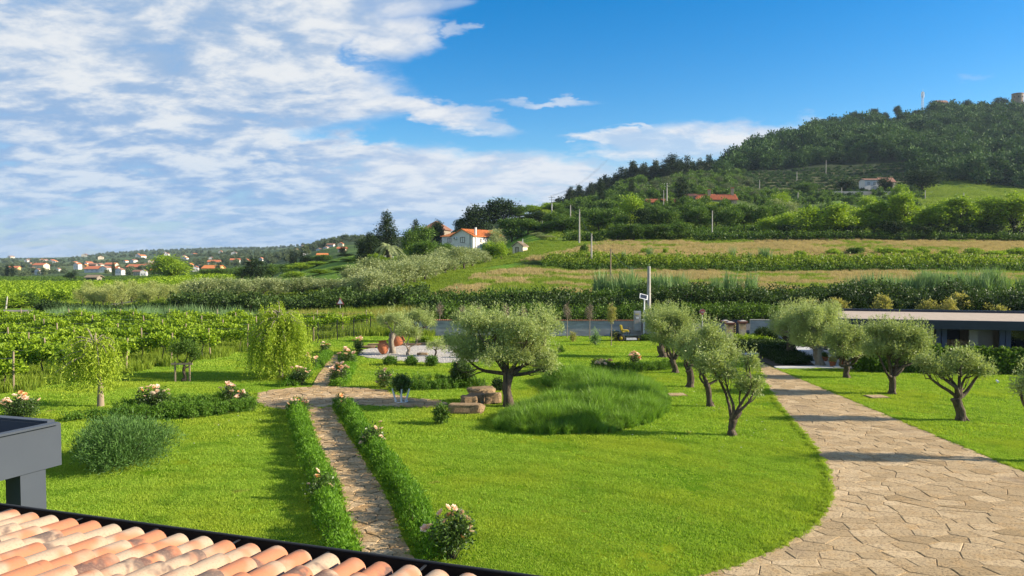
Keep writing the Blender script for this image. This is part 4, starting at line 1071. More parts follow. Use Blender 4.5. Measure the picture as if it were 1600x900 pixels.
rose(358, 632, 30, 600, 12, 'rose bush in the far left hedge, left one of the pair near the crossing', 108, None, 1.25)
rose(382, 637, 26, 612, 9, 'rose bush in the far left hedge, right one of the pair near the crossing', 109, None, 1.25)
rose(468, 604, 40, 575, 13, 'rose bush on the left of the upper path nearest the crossing', 110, None, 1.3)
rose(482, 580, 32, 553, 12, 'rose bush on the left of the upper path below the willow', 111, None, 1.3)
rose(508, 556, 20, 536, 7, 'rose bush at the far left top of the upper path', 112, None, 1.4)
rose(530, 603, 34, 568, 14, 'rose bush on the right of the upper path nearest the crossing', 113, None, 1.3)
rose(542, 575, 30, 545, 13, 'rose bush with orange tinted blooms on the right of the upper path', 114, None, 1.5)
rose(560, 555, 22, 527, 8, 'rose bush at the far right top of the upper path by the gravel', 115, None, 1.4)
rose(600, 608, 34, 574, 0, 'rose bush with a tall top bloom left of the white legged stand', 116, [(603, 576), (596, 587), (606, 587), (610, 587), (600, 594), (588, 598), (601, 578), (594, 590)], 1.5)
rose(942, 582, 38, 562, 12, 'rose bush behind the tall grass bed, left one of the two', 117, None, 1.5)
rose(990, 578, 22, 551, 12, 'rose bush rising from the dark hedge, right one of the two', 118, None, 1.6)
rose(835, 575, 24, 545, 6, 'rose bush showing pink blooms through the right side of the large olive', 119, None, 1.3)
rose(722, 600, 22, 566, 5, 'rose bush with dull red blooms by the gravel corner', 120, None, 1.2)

# ------------------------------------------------------------------ young trees along the wall
YT = 'slender young trees in a line before the long wall'
for i, (px, py, yt, leafy) in enumerate(((687, 519, 470, 0), (722, 522, 476, 0), (747, 524, 478, 0), (790, 527, 472, 0), (818, 527, 476, 0), (886, 529, 470, 0), (921, 531, 472, 0), (955, 541, 470, 2))):
    rng = np.random.default_rng(300+i); B = gp(px, py); s = B[1]/FPX; h = zat(px, yt, B[1]); r = 7.5*s
    root = thing('young_tree', ('slender young tree with yellow green leaves nearest the mower' if leafy else 'slender bare young tree before the long wall, %s' % nth(i, 7)), 'young tree', B, 0, YT)
    part('trunk', G().tube([(0, 0, -.05), (.02, 0, h*.5), (0, 0, h*.75)], [.035, .028, .015], 6), M['bark_grey'], root)
    g = G()
    for k in range(38):
        z = rng.uniform(.5, .9)*h; a = rng.uniform(0, 6.28); q = rng.uniform(.3, 1)*r*(1-abs(z/h-.68)*1.8)
        g.tube([(0, 0, z), (math.cos(a)*q*.6, math.sin(a)*q*.6, z+.15), (math.cos(a)*q, math.sin(a)*q, z+.32)], [.012, .008, .004], 3)
    bl = [(0, 0, h*.72, r*.8, r*.8, h*.2)]
    crown(g, bl, 110 if leafy else 60, 10, .06, .08, .5, rng, mat=1, tone=None) if False else None
    part('branch', g, M['twig'], root)
    g2 = G(); crown(g2, bl, 130 if leafy else 50, 12, .07, .09, .5, rng)
    part('crown', g2, M['photinia'] if leafy else M['twig'], root)
for i, (px, py, yt, l) in enumerate(((962, 534, 517, 'small yellow leaved sapling below the leafy young tree'), (895, 535, 515, 'thin yellowish sapling on the far lawn'), (930, 540, 515, 'pale banana like seedling with upright leaves on the far lawn'))):
    shrub(px, py, 12, yt, l, 330+i, 'photinia' if i < 2 else 'reed', .16 if i == 2 else .10, .3, 1.2, 'sapling', 'sapling', up=1.2)

# ------------------------------------------------------------------ vineyard
VR = 'grapevines trained on wires in rows'
vg = []
for k in range(3):
    rng = np.random.default_rng(400+k); g = G()
    crown(g, [(x_, 0, 1.42+.1*math.sin(x_*3+k), .34, .34, .34) for x_ in (-.55, -.2, .2, .55)], 46, 14, .12, .16, .85, rng, up=.3, shell=.3, spread=1.0)
    tk = G(); tk.tube([(0, 0, -.05), (.05, .02, .5), (-.04, 0, .95), (.1, 0, 1.2)], [.045, .035, .03, .025], 6, rough=.5); tk.tube([(-.6, 0, 1.18), (0, 0, 1.12), (.6, 0, 1.2)], [.015, .025, .015], 5)
    vg.append((g.mesh('foliage', M['vine']), tk.mesh('trunk', M['bark_dark'])))
rowY = [35.6, 38.6, 41.6, 44.6, 47.6, 50.8, 54.2, 57.8, 61.5, 65.0]
rown = ['front', 'second', 'third', 'fourth', 'fifth', 'sixth', 'seventh', 'eighth', 'ninth', 'rearmost']
postm = G().tube([(0, 0, -.1), (0, 0, 1.95)], [.045, .04], 6).mesh('wooden_post', M['wood_grey'])
vc = 0
for r, yy in enumerate(rowY):
    xr = vb(yy); xl = -yy*.70-1.0; st = 1.25 if r < 5 else 1.6
    nv = max(2, int((xr-xl)/st))
    for i in range(nv):
        x = xr-i*st-.4; y = yy+.22*(x-xr)*-.25
        rng = random.Random(r*100+i)
        o = thing('grapevine', 'green grapevine, %s of the %s vineyard row' % ((ORD[i].replace('left', 'right end') if i else 'rightmost'), rown[r]), 'grapevine', (x, y+rng.uniform(-.1, .1), 0), rng.choice((0, PI))-.05, 'grapevines of the %s vineyard row' % rown[r], (1.1, 1, rng.uniform(.78, 1.02)))
        k = rng.randrange(3); link('foliage', vg[k][0], o); link('trunk', vg[k][1], o); vc += 1
    for i, x in enumerate(np.arange(xr+.1, xl, -4.4)):
        y = yy+.22*(x-xr)*-.25; rng = random.Random(r*7+i)
        o = thing('vineyard_post', 'wooden post, %s of the %s vineyard row' % ((ORD[i].replace('left', 'right end') if i else 'rightmost'), rown[r]), 'post', (x, y-.05, 0), 0, 'wooden posts of the %s vineyard row' % rown[r], data=postm)
        o.rotation_euler = (rng.uniform(-.06, .06), rng.uniform(-.09, .09), 0)
    o = thing('vine_wires', 'thin wires strung between the posts of the %s vineyard row' % rown[r], 'wire', (xr, yy, 0), 0, 'wires of the vineyard rows')
    g = G()
    for z in (1.1, 1.6): g.tube([(0, 0, z), (xl-xr, .055*(xr-xl), z)], .006, 3)
    part('wire', g, M['metal_grey'], o)
# ================================================================== middle distance trees
PR = {}
def mk(kind, crown_g, cm, trunk_g, tm, Hh, Ww): PR.setdefault(kind, []).append((crown_g.mesh('crown', cm), trunk_g.mesh('trunk', tm), Hh, Ww))
def trunk_g(h, r, rng, limbs=5, spread=2.0, top=None):
    g = G(); g.tube([(0, 0, -.6), (.05, 0, h*.5), (0, .05, h)], [r*1.3, r, r*.7], 7)
    for k in range(limbs):
        a = rng.uniform(0, 6.28); g.tube([(0, 0, h*rng.uniform(.6, 1)), (math.cos(a)*spread*.5, math.sin(a)*spread*.5, h*1.3), (math.cos(a)*spread, math.sin(a)*spread, (top or h*2)*rng.uniform(.85, 1))], [r*.55, r*.35, r*.12], 5)
    return g
def lobes(n, R, z0, z1, rng, r0=.36, r1=.5):
    out = []
    for k in range(n):
        z = rng.uniform(z0, z1); t = (z-z0)/(z1-z0+1e-6); rr = R*(.62*math.sin(PI*(.15+.8*t))**.7)
        a = rng.uniform(0, 6.28); q = R*rng.uniform(r0, r1); out.append((math.cos(a)*rr*rng.random()**.4, math.sin(a)*rr*rng.random()**.4, z, q, q, q*.8))
    return out
for k in range(4):
    rng = np.random.default_rng(500+k)
    for kind, cm in (('broad', 'leaf'), ('dark', 'leaf_dark'), ('bright', 'leaf_bright')):
        g = G(); crown(g, lobes(15, 3.6, 2.6, 7.0, rng), 430, 11, .38, .42, .6, rng, up=.2, shell=.6); mk(kind, g, M[cm], trunk_g(2.4, .2, rng, 5, 2.0, 6), M['bark_dark'], 8.2, 7.6)
    g = G(); crown(g, lobes(11, 1.9, 1.2, 3.6, rng), 300, 11, .2, .26, .35, rng, up=.4, shell=.5); mk('olive', g, M['olive_far'], trunk_g(1.0, .13, rng, 4, 1.0, 2.8), M['bark_dark'], 4.1, 4.0)
    g = G(); crown(g, lobes(11, 1.9, .9, 3.6, rng), 260, 11, .2, .26, .4, rng, up=.4, shell=.5); mk('slope_olive', g, M['slope_olive'], trunk_g(.8, .13, rng, 4, 1.0, 2.8), M['bark_dark'], 4.1, 4.0)
    g = G(); crown(g, lobes(11, 1.9, 1.3, 3.6, rng), 260, 11, .2, .26, .35, rng, up=.4, shell=.5); mk('orchard', g, M['orchard'], trunk_g(1.2, .13, rng, 4, 1.0, 2.8), M['bark_dark'], 4.1, 4.0)
    g = G(); crown(g, lobes(9, 1.5, .3, 1.7, rng), 260, 11, .16, .22, .6, rng, up=.2, shell=.5, zmin=0); mk('shrub', g, M['leaf'], trunk_g(.5, .05, rng, 3, .6, 1.2), M['bark_dark'], 2.0, 3.2)
    g = G(); crown(g, lobes(9, 1.5, .3, 1.7, rng), 260, 11, .16, .22, .6, rng, up=.2, shell=.5, zmin=0); mk('shrub_bright', g, M['leaf_bright'], trunk_g(.5, .05, rng, 3, .6, 1.2), M['bark_dark'], 2.0, 3.2)
    # irregular pine: drooping shelves
    bl = []
    for j in range(13):
        z = 2.5+j*.95; R = 3.0*(1-(j/14)**1.5)*rng.uniform(.7, 1.1)
        for q in range(3):
            a = rng.uniform(0, 6.28); bl.append((math.cos(a)*R*.55, math.sin(a)*R*.55, z, R*.55+.3, R*.55+.3, .7))
    g = G(); crown(g, bl, 700, 10, .32, .48, .4, rng, up=-.1, shell=.3); mk('pine', g, M['ivy'], trunk_g(12, .25, rng, 0), M['bark_dark'], 15, 6)
    bl = [(0, 0, .8+j*.75, .95*(math.sin(PI*min(.97, (j+1.2)/15.5)))**.6, .95*(math.sin(PI*min(.97, (j+1.2)/15.5)))**.6, .8) for j in range(14)]
    g = G(); crown(g, bl, 420, 10, .16, .30, .4, rng, up=1.2, shell=.7); mk('cypress', g, M['ivy'], trunk_g(1.5, .14, rng, 0), M['bark_dark'], 11.8, 2.0)
    # tree of the field margin: light crown over ivy clad stem
    g = G(); crown(g, lobes(15, 3.2, 4.2, 10.2, rng, .32, .48), 520, 11, .36, .46, .6, rng, up=.2, shell=.5)
    t = trunk_g(4.5, .2, rng, 6, 2.2, 9)
    crown(t, [(0, 0, .7+j*1.0, .75, .75, .8) for j in range(6)]+[(rng.uniform(-1, 1), rng.uniform(-1, 1), 1.0, .9, .9, .9) for _ in range(3)], 200, 10, .22, .32, .6, rng, mat=1)
    PR.setdefault('margin', []).append((g.mesh('crown', M['leaf_bright']), t.mesh('trunk', [M['bark_dark'], M['ivy']]), 11.4, 7.0))
def tree(kind, px, ytop, Y, label, wpx=None, cat='tree', group=None, name=None, v=None, zbase=None, ybase=None):
    x = xat(px, Y)*1.0; x = (px-800)/FPX*Y
    z = Hs(x, Y) if zbase is None else zbase
    h = zat(px, ytop, Y)-z
    ms = PR[kind]; c, t, hh, ww = ms[(v if v is not None else int(px*7+Y)) % len(ms)]
    s = h/hh; sx = (wpx*1.35/FPX*Y/ww) if wpx else s
    o = thing(name or {'broad': 'broadleaf_tree', 'dark': 'dark_tree', 'bright': 'bright_green_tree', 'olive': 'olive_tree', 'orchard': 'olive_tree', 'slope_olive': 'olive_tree', 'shrub': 'field_shrub', 'shrub_bright': 'field_shrub', 'pine': 'pine_tree', 'cypress': 'cypress_tree', 'margin': 'field_margin_tree'}[kind],
              label, cat, (x, Y, z-.05), (px*1.7) % 6.28, group, (sx, sx, s))
    link('trunk', t, o); link('crown', c, o); return o
# field margin trees on the right
G1 = 'tall field margin trees above the upper meadow'
mt = [(1205,338,172,40),(1235,330,178,44),(1262,322,171,46),(1290,335,176,36),(1312,318,170,46),(1342,325,176,44),(1365,312,172,42),(1385,322,180,36),(1408,300,171,46),(1432,322,176,40),(1455,318,172,44),(1478,310,178,40),(1500,305,171,48),(1522,318,177,36),(1542,308,172,46),(1562,314,178,40),(1583,300,171,50),(1604,306,176,48)]
for i, (px, yt, Y, w) in enumerate(mt):
    tree('margin' if i > 3 and i not in (5, 9) else 'bright', px, yt, Y, 'tall light green tree in the line above the upper meadow, '+nth(i, len(mt)), w, group=G1)
G2 = 'dark ivy clad trees between the light ones of the field margin'
for i, (px, yt, Y, w) in enumerate([(1230,350,169,40),(1284,326,180,24),(1330,352,169,38),(1392,345,168,40),(1420,318,182,22),(1440,352,168,34),(1473,352,169,28),(1512,350,169,30),(1532,352,170,26),(1550,350,169,26)]):
    tree('dark', px, yt, Y, 'low dark ivy clad tree among the light field margin trees, '+nth(i, 10), w, group=G2, name='ivy_clad_tree')
# hedge belt in front of the farmhouse
G3 = 'mixed trees of the belt below the farmhouse'
belt = [(890,335,185,46,'broad'),(912,322,195,34,'broad'),(935,325,190,38,'broad'),(962,322,188,40,'broad'),(985,303,196,36,'bright'),(1003,325,186,34,'dark'),(1025,322,190,34,'broad'),(1048,325,186,34,'broad'),(1072,318,192,36,'broad'),(1095,322,187,36,'broad'),(1118,318,192,38,'broad'),(1140,320,187,34,'broad'),(1162,318,190,36,'broad'),(1186,318,188,34,'broad'),(1208,312,195,34,'broad')]
for i, (px, yt, Y, w, k) in enumerate(belt):
    tree(k, px, yt, Y, 'bushy green tree of the belt in front of the farmhouse, '+nth(i, len(belt)), w, group=G3)
for i, (px, yt, Y, w) in enumerate([(965,347,167,34),(990,349,166,34),(1015,351,167,30),(1040,348,166,34),(1063,347,167,34)]):
    tree('broad', px, yt, Y, 'rounded bright bush at the top edge of the upper meadow, '+nth(i, 5), w, 'bush', 'rounded bushes at the top of the upper meadow', 'round_bush')
tree('olive', 1210, 312, 215, 'silvery olive beside the yellow green tree below the terraces', 26)
tree('bright', 1215, 300, 235, 'yellow green tree right of the farmhouse roof', 36)
tree('olive', 1232, 316, 205, 'grey green olive at the right end of the farmhouse belt', 28)
tree('broad', 1255, 283, 330, 'round tree at the left part of the terraces', 32)
tree('dark', 1318, 280, 335, 'dark tree left of the white house on the terraces', 30)
tree('dark', 1380, 278, 332, 'dark tree hiding the right part of the white terrace house', 22)
tree('dark', 1438, 263, 328, 'very large round dark tree right of the white terrace house', 54)
tree('bright', 1405, 288, 250, 'light green tree crown rising before the white terrace house', 34)
tree('bright', 1352, 305, 240, 'light green tree below the terrace wall', 30)
tree('dark', 1178, 300, 300, 'dark conical tree beside the farmhouse right end', 14)
# olives behind the farmhouse
G4 = 'olive trees on the slope behind the farmhouse'
rr = np.random.default_rng(77); q = []
for row, (Y, y0) in enumerate(((300, 296), (325, 287), (350, 277), (375, 268))):
    for px in np.arange(985+row*18, 1185, 21): q.append((px+rr.uniform(-5, 5), Y+rr.uniform(-6, 6)))
for i, (px, Y) in enumerate(sorted(q)):
    x = (px-800)/FPX*Y; zt = Hs(x, Y)+rr.uniform(3.2, 4.6)
    yt = 405-(zt-CAMH)/Y*FPX
    tree('slope_olive', px, yt, Y, 'small grey green olive on the slope behind the farmhouse, '+nth(i, len(q)), 17, group=G4)
# conifers on the left ridge
G5 = 'dark conifers along the left foot of the hill'
con = [(872,309,300,20,'pine'),(891,290,330,16,'pine'),(908,296,400,20,'pine'),(920,290,410,20,'pine'),(932,286,420,20,'pine'),(950,277,430,22,'pine'),(962,272,440,22,'pine'),(975,274,430,22,'pine'),(992,262,440,26,'pine'),(1006,268,430,22,'pine'),(1020,259,440,28,'pine'),(1034,262,430,22,'pine'),(1049,240,420,36,'pine'),(1060,252,430,26,'pine'),(880,322,290,18,'dark'),(897,316,300,20,'dark'),(1078,258,440,30,'dark'),(1042,262,410,22,'pine'),(1012,276,415,24,'dark'),(985,284,405,26,'dark'),(958,292,400,26,'dark'),(930,302,390,26,'dark'),(905,310,380,24,'dark'),(1095,252,450,30,'dark'),(1115,250,460,30,'dark')]
for i, (px, yt, Y, w, k) in enumerate(sorted(con)):
    tree(k, px, yt, Y, 'dark %s on the left foot of the hill, %s' % ('pine' if k == 'pine' else 'round tree', nth(i, len(con))), w, group=G5)
tree('cypress', 939, 277, 290, 'tall slim cypress left of the utility pole, nearer the left ridge', 9)
tree('cypress', 986, 277, 290, 'slim cypress in the middle of the conifers', 7)
tree('cypress', 1063, 274, 250, 'thick dark cypress between the two red farmhouse roofs', 15)
# around the villa
Gv = 'trees crowding round the white villa'
vt = [(604,329,170,32,'pine','tallest conifer left of the villa, pointed top'),(578,361,165,30,'pine','squat dark conifer next to the tallest one'),(567,372,168,20,'dark','dark conifer at the left edge of the villa trees'),
      (586,368,178,22,'dark','dark round tree behind the palm'),(642,358,178,28,'broad','green tree right of the palm'),(650,342,190,22,'pine','thin topped conifer between palm and villa'),
      (664,352,180,34,'broad','green tree just left of the villa'),(648,384,160,30,'bright','bright fig like tree below the palm'),(668,374,158,46,'broad','broad tree covering the lower left of the villa'),
      (700,378,146,34,'broad','round tree hiding the villa ground floor'),(624,400,150,24,'bright','light green tree in front of the palm trunk'),(588,396,158,26,'bright','light green tree below the squat conifer'),
      (683,343,245,20,'dark','umbrella shaped pine behind the villa roof'),(720,340,262,20,'dark','small dark tree above the hidden roof'),(745,319,235,42,'dark','large dark tree behind the villa, left one of the big pair'),
      (782,309,240,54,'dark','largest dark tree behind the villa'),(812,322,240,34,'broad','green tree right of the largest dark tree'),(832,320,245,30,'bright','yellowish tree near the lattice pole'),
      (850,322,248,30,'bright','light green tree left of the lattice pole'),(868,318,245,30,'broad','green tree at the lattice pole'),(800,338,190,40,'broad','green tree behind the shed'),
      (825,342,190,34,'broad','second green tree behind the shed'),(850,345,188,34,'broad','green tree at the top left corner of the meadow'),(875,338,186,30,'broad','tree where the meadow meets the belt'),
      (765,377,143,28,'leafy','bright leafy tree before the right wall of the villa'),(783,378,141,20,'leafy','bright round tree right of the villa front'),(742,386,140,24,'olive','grey olive in front of the villa corner'),
      (757,392,138,22,'olive','low grey olive below the villa'),(838,362,178,18,'olive','silvery olive behind the shed roof'),(846,366,172,18,'olive','silvery olive at the right of the shed'),(808,360,190,20,'olive','silvery olive above the shed'),(857,366,172,20,'olive','small silvery olive right of the shed, last one'),
      (775,358,180,26,'olive','silvery olive above the villa right end')]
vt += [(822,334,232,30,'broad','rounded green tree on the slope above the shed, left of three'),(843,330,208,34,'dark','dark green tree on the slope above the shed, middle of three'),(864,332,204,36,'broad','rounded green tree on the slope above the shed, right of three'),(880,326,225,34,'broad','full green tree where the belt begins at the corner pole'),(898,318,240,30,'dark','dark full tree behind the corner pole'),(857,316,262,30,'bright','light green tree under the lattice pole cables'),(838,352,190,26,'shrub','wide green thicket right of the silvery olives'),(868,350,186,30,'shrub','wide green thicket at the meadow corner below the poles')]
for (px, yt, Y, w, k, l) in vt:
    tree('bright' if k == 'leafy' else k, px, yt, Y, l, w, group=Gv)
# silver olives on the slope left of the lower meadow
G6 = 'silvery olives lining the left side of the lower meadow'
q = [(572,462,92),(592,456,95),(612,450,98),(630,446,100),(648,440,104),(664,434,107),(680,428,111),(696,421,115),(711,415,120),(725,409,126),(738,404,132),
     (556,452,103),(577,444,106),(598,438,110),(618,432,114),(636,427,118),(653,422,122),(670,417,126),(686,411,130),(700,405,136)]
for i, (px, yb, Y) in enumerate(sorted(q)):
    x = (px-800)/FPX*Y; yt = 405-(Hs(x, Y)+random.uniform(3.0, 3.9)-CAMH)/Y*FPX
    tree('olive', px, yt, Y, 'silvery olive beside the lower meadow edge, '+nth(i, len(q)), 4.0/Y*FPX, group=G6)
# orchard
G7 = 'small olives of the round orchard left of the road'
q = [(128,478,101),(146,476,99),(160,478,98),(177,478,99),(190,481,97),(205,474,103),(218,472,104),(231,483,96),(247,471,104),(262,480,98),(278,474,102),(292,482,96)]
for i, (px, yb, Y) in enumerate(q):
    tree('orchard', px, 442+(i % 3)*2, Y, 'low orchard olive on the mown mound, front row, '+nth(i, len(q)), 22, group=G7)
q = [(140,112),(158,115),(172,110),(188,116),(206,113),(222,118),(240,112),(256,117),(274,112),(290,116),(306,110),(322,114)]
for i, (px, Y) in enumerate(q):
    tree('orchard', px, 437+(i % 3)*2, Y, 'low orchard olive on the mown mound, back row, '+nth(i, len(q)), 22, group=G7)
G8 = 'olives behind the dark roadside hedge'
q = [(310,94),(330,100),(350,95),(372,101),(392,96),(412,102),(432,97),(452,103),(472,98),(492,104),(512,98),(532,104),(550,97)]
for i, (px, Y) in enumerate(q):
    tree('olive', px, 430+(i*5 % 4)*2, Y, 'grey green olive above the dark roadside hedge, '+nth(i, len(q)), 44, group=G8)
G9 = 'green trees of the middle distance between plain and villa'
q = [(400,404,215,36,'dark'),(378,415,220,30,'broad'),(425,413,230,30,'broad'),(448,412,200,30,'broad'),(470,410,190,36,'bright'),(495,408,185,36,'bright'),(520,407,180,36,'bright'),(545,403,175,34,'broad'),(565,398,170,34,'bright'),(350,418,240,34,'broad'),(322,420,250,34,'broad'),(505,398,230,30,'broad'),(485,400,240,28,'dark'),(540,396,200,26,'dark'),(575,395,200,30,'broad'),(600,402,150,34,'bright'),(460,424,150,40,'bright'),(500,420,145,40,'bright'),(535,416,140,36,'broad'),(570,412,138,36,'bright')]
for i, (px, yt, Y, w, k) in enumerate(sorted(q)):
    tree(k, px, yt, Y, 'green tree in the middle distance between village and villa, '+nth(i, len(q)), w, group=G9)
tree('bright', 268, 398, 240, 'large light green tree standing alone beside the village', 60, name='lone_tree')
tree('dark', 111, 425, 300, 'dark round tree out on the green plain', 16)
for i, (px, yt, Y, w) in enumerate([(456,390,300,6),(472,392,300,7),(462,398,290,5),(536,384,260,9),(11,412,420,5),(19,411,420,5),(177,408,520,4)]):
    tree('cypress', px, yt, Y, 'distant pointed cypress left of the villa, '+nth(i, 7), w, group='distant cypresses over the village')
tree('shrub_bright', 20, 460, 96, 'leafy bush beside the short pole at the left edge', 44, 'bush')
tree('shrub', 42, 458, 97, 'rounded dark bush next to the grey road bend', 34, 'bush')
# shrubs in the upper meadow
G10 = 'loose shrubs dotted over the upper meadow'
q = [(1302,389,136,22),(1340,386,137,30),(1388,388,137,44),(1420,390,136,30),(1440,388,138,22),(1480,390,135,28),(1520,388,136,26),(1555,392,135,30),(1590,388,136,34),(913,382,133,13),(1008,388,136,14),(1040,388,135,10),(1250,392,134,18)]
for i, (px, yt, Y, w) in enumerate(sorted(q)):
    tree('shrub' if i in (0, 5) else 'shrub_bright', px, yt, Y, 'leafy shrub in the upper meadow, '+nth(i, len(q)), w, 'shrub', group=G10)
# bank between the meadows
def bushband(name, label, cat, line, w, h, mat, seed, size=.3, dens=1.0, up=.2, width=.6, group=None):
    rng = np.random.default_rng(seed); line = np.array(line, float); d = np.r_[0, np.cumsum(np.linalg.norm(np.diff(line, axis=0), axis=1))]
    n = int(d[-1]*w*h/(size**2)*1.1*dens/ (.5+h)); t = rng.uniform(0, d[-1], n); x = np.interp(t, d, line[:, 0]); y = np.interp(t, d, line[:, 1])+rng.uniform(-.5, .5, n)*w
    top = h*(.45+.95*fbm(t/2.2, y*.3, seed, 3)); c = line.mean(0); c0 = (c[0], c[1], Hs(*c))
    z = H(x, y)+top*rng.random(n)**.55
    per = 13; k = np.repeat(np.arange(n), per)
    C = np.stack([x[k], y[k], z[k]], -1)-np.array(c0)+rng.normal(0, size*.8, (n*per, 3))
    o = np.stack([np.zeros(n*per), -.4+np.zeros(n*per), .5+np.zeros(n*per)], -1)
    ct = np.clip(rng.normal(.5, .25, n), 0, 1)
    g = G(); leaves(g, C, o, size, width, rng, np.clip(ct[k]+rng.normal(0, .15, n*per), 0, 1), up)
    root = thing(name, label, cat, c0, 0, group); part('foliage', g, M[mat], root)
    sg = G()
    for i in range(0, n, 9): sg.tube([(x[i]-c0[0], y[i]-c0[1], H(x[i], y[i])-c0[2]-.1), (x[i]-c0[0]+.1, y[i]-c0[1], z[i]-c0[2])], [.03, .01], 3)
    part('stem', sg, M['bark_dark'], root, kind='stuff'); return root
LN = lambda a, b, Y, n=8: [((px-800)/FPX*Y, Y) for px in np.linspace(a, b, n)]
bushband('bramble_bank', 'dark base of the bramble bank dividing the lower and the upper meadow', 'brambles', LN(850, 1640, 119.5), 2, .8, 'leaf', 601, .30)
bushband('weed_bank', 'bright green weeds crowning the bramble bank between the two meadows', 'weeds', LN(850, 1640, 122.5), 5, 1.2, 'wild', 604, .34, 1.2)
bushband('bramble_strip', 'strip of dark scrub at the top edge of the upper meadow', 'scrub', LN(880, 1640, 167), 3, 1.8, 'leaf', 602, .38)
bushband('scrub_line', 'thin scrub line across the green slope below the farmhouse', 'scrub', LN(1040, 1240, 180), 3, 1.6, 'leaf', 603, .42)
# dark bank hedges behind the road
bushband('roadside_hedge', 'tall dark overgrown hedge behind the road, section behind the long wall', 'hedge', LN(660, 1000, 73.5), 4, 1.5, 'hedge_wild', 611, .24, 1.3)
bushband('roadside_hedge', 'tall dark overgrown hedge behind the road, section behind gate and pavilion', 'hedge', LN(1000, 1700, 73.5), 4.2, 2.4, 'hedge_wild', 612, .24, 1.3)
bushband('roadside_hedge', 'tall dark overgrown hedge behind the road, section left of the wall', 'hedge', LN(405, 665, 79.0), 5, 1.8, 'hedge_wild', 613, .26, 1.3)
bushband('roadside_hedge', 'dark hedge ending at the orchard mound, with brown undergrowth', 'hedge', LN(275, 415, 82.0), 5, 2.0, 'hedge_wild', 614, .26, 1.3)
bushband('mound_edge', 'dark grassy lip of the orchard mound above the reeds', 'grass bank', [(-56, 90), (-50, 84), (-40, 82.5), (-30, 82)], 3, 1.0, 'leaf_dark', 615, .26, 1.2)
bushband('creeper_fringe', 'lighter leafy creepers on top of the dark roadside hedge', 'creeper', LN(640, 1700, 75.5), 3, 1.7, 'leaf', 616, .26, .8)
bushband('low_scrub', 'low green scrub directly behind the coping of the long wall', 'scrub', LN(680, 1250, 70.0), 3, 1.3, 'leaf', 617, .2, .8)
# cane stands
cg = [proto('cane_clump', tuft(110, .6, 3.0, .045, tr, .3), M['reed']) for _ in range(3)]
x = []; y = []
for (a, b_, Y, n) in ((985, 1000, 79, 4), (1020, 1240, 79.5, 70), (1270, 1640, 79.5, 110), (930, 985, 80, 14), (960, 1210, 124, 20), (1420, 1640, 80.5, 60)):
    u = RNG.uniform(a, b_, n); yy = Y+RNG.uniform(-1.6, 1.6, n); x += list((u-800)/FPX*yy); y += list(yy)
x, y = np.array(x), np.array(y); keep = vnoise(x/2.2, y*0, 55) > .30; x, y = x[keep], y[keep]
scatter('cane_thicket', hpts(x, y), RNG.uniform(0, 6.28, len(x)), RNG.uniform(.5, 1.15, len(x)), cg)
G11 = 'yellowish broad leaved bushes behind the pavilion'
for i, px in enumerate((1255, 1290, 1322, 1378, 1415, 1455, 1492, 1530, 1570)):
    shrub(0, 0, 0, 0, 'yellow tipped broad leaved bush behind the pavilion roof, '+nth(i, 9), 640+i, 'photinia', .20, .5, .8+.3*(i % 2), 'yellow_bush', 'bush', G11, at=((px+((i*37) % 17)-808)/FPX*62, 62+(i*5 % 3), 0), w=1.3+.5*((i*7) % 3), h=2.5+.35*((i*5) % 4))
    shrub(0, 0, 0, 0, 'dark leaved bush between the yellow tipped ones behind the pavilion, '+nth(i, 9), 660+i, 'leaf_dark', .20, .5, 1.3, 'dark_bush', 'bush', 'dark bushes behind the pavilion', at=((px+19-800)/FPX*64, 64, 0), w=2.4, h=2.7+.3*((i*3) % 4))
# palm
def palm():
    Y = 152; x = (608-800)/FPX*Y; z = Hs(x, Y)-.2; h = zat(608, 386, Y)-z
    root = thing('palm_tree', 'date palm with arching fronds and a shaggy trunk left of the villa', 'palm', (x, Y, z)); rng = np.random.default_rng(9)
    part('trunk', G().tube([(0, 0, -.5), (0, 0, h*.6), (0, 0, h)], [.5, .55, .75], 9, rough=.4), M['bark_dark'], root)
    for k in range(30):
        a = rng.uniform(0, 6.28); el = rng.uniform(-.25, 1.3); Ln = rng.uniform(2.6, 3.4); g = G(); t = np.linspace(0, 1, 8)
        d = np.array([math.cos(a), math.sin(a)]); P = np.stack([d[0]*Ln*t*math.cos(el*.8), d[1]*Ln*t*math.cos(el*.8), h+Ln*(math.sin(el)*t-.75*t*t)], -1)
        g.tube(P, np.linspace(.05, .015, 8), 4)
        for i in range(1, 8):
            for sgn in (-1, 1):
                for q in (0, .5):
                    p = P[i]-(P[i]-P[i-1])*q; w = np.array([-d[1], d[0], 0])*sgn; e = p+w*.75*(1.1-t[i]*.6)+np.array([d[0], d[1], -.6])*.35
                    f = (P[i]-P[i-1])*.22; g.quads([[p-f, p+f, e]], rng.random())
        part('frond', g, M['olive_far'], root)
palm()

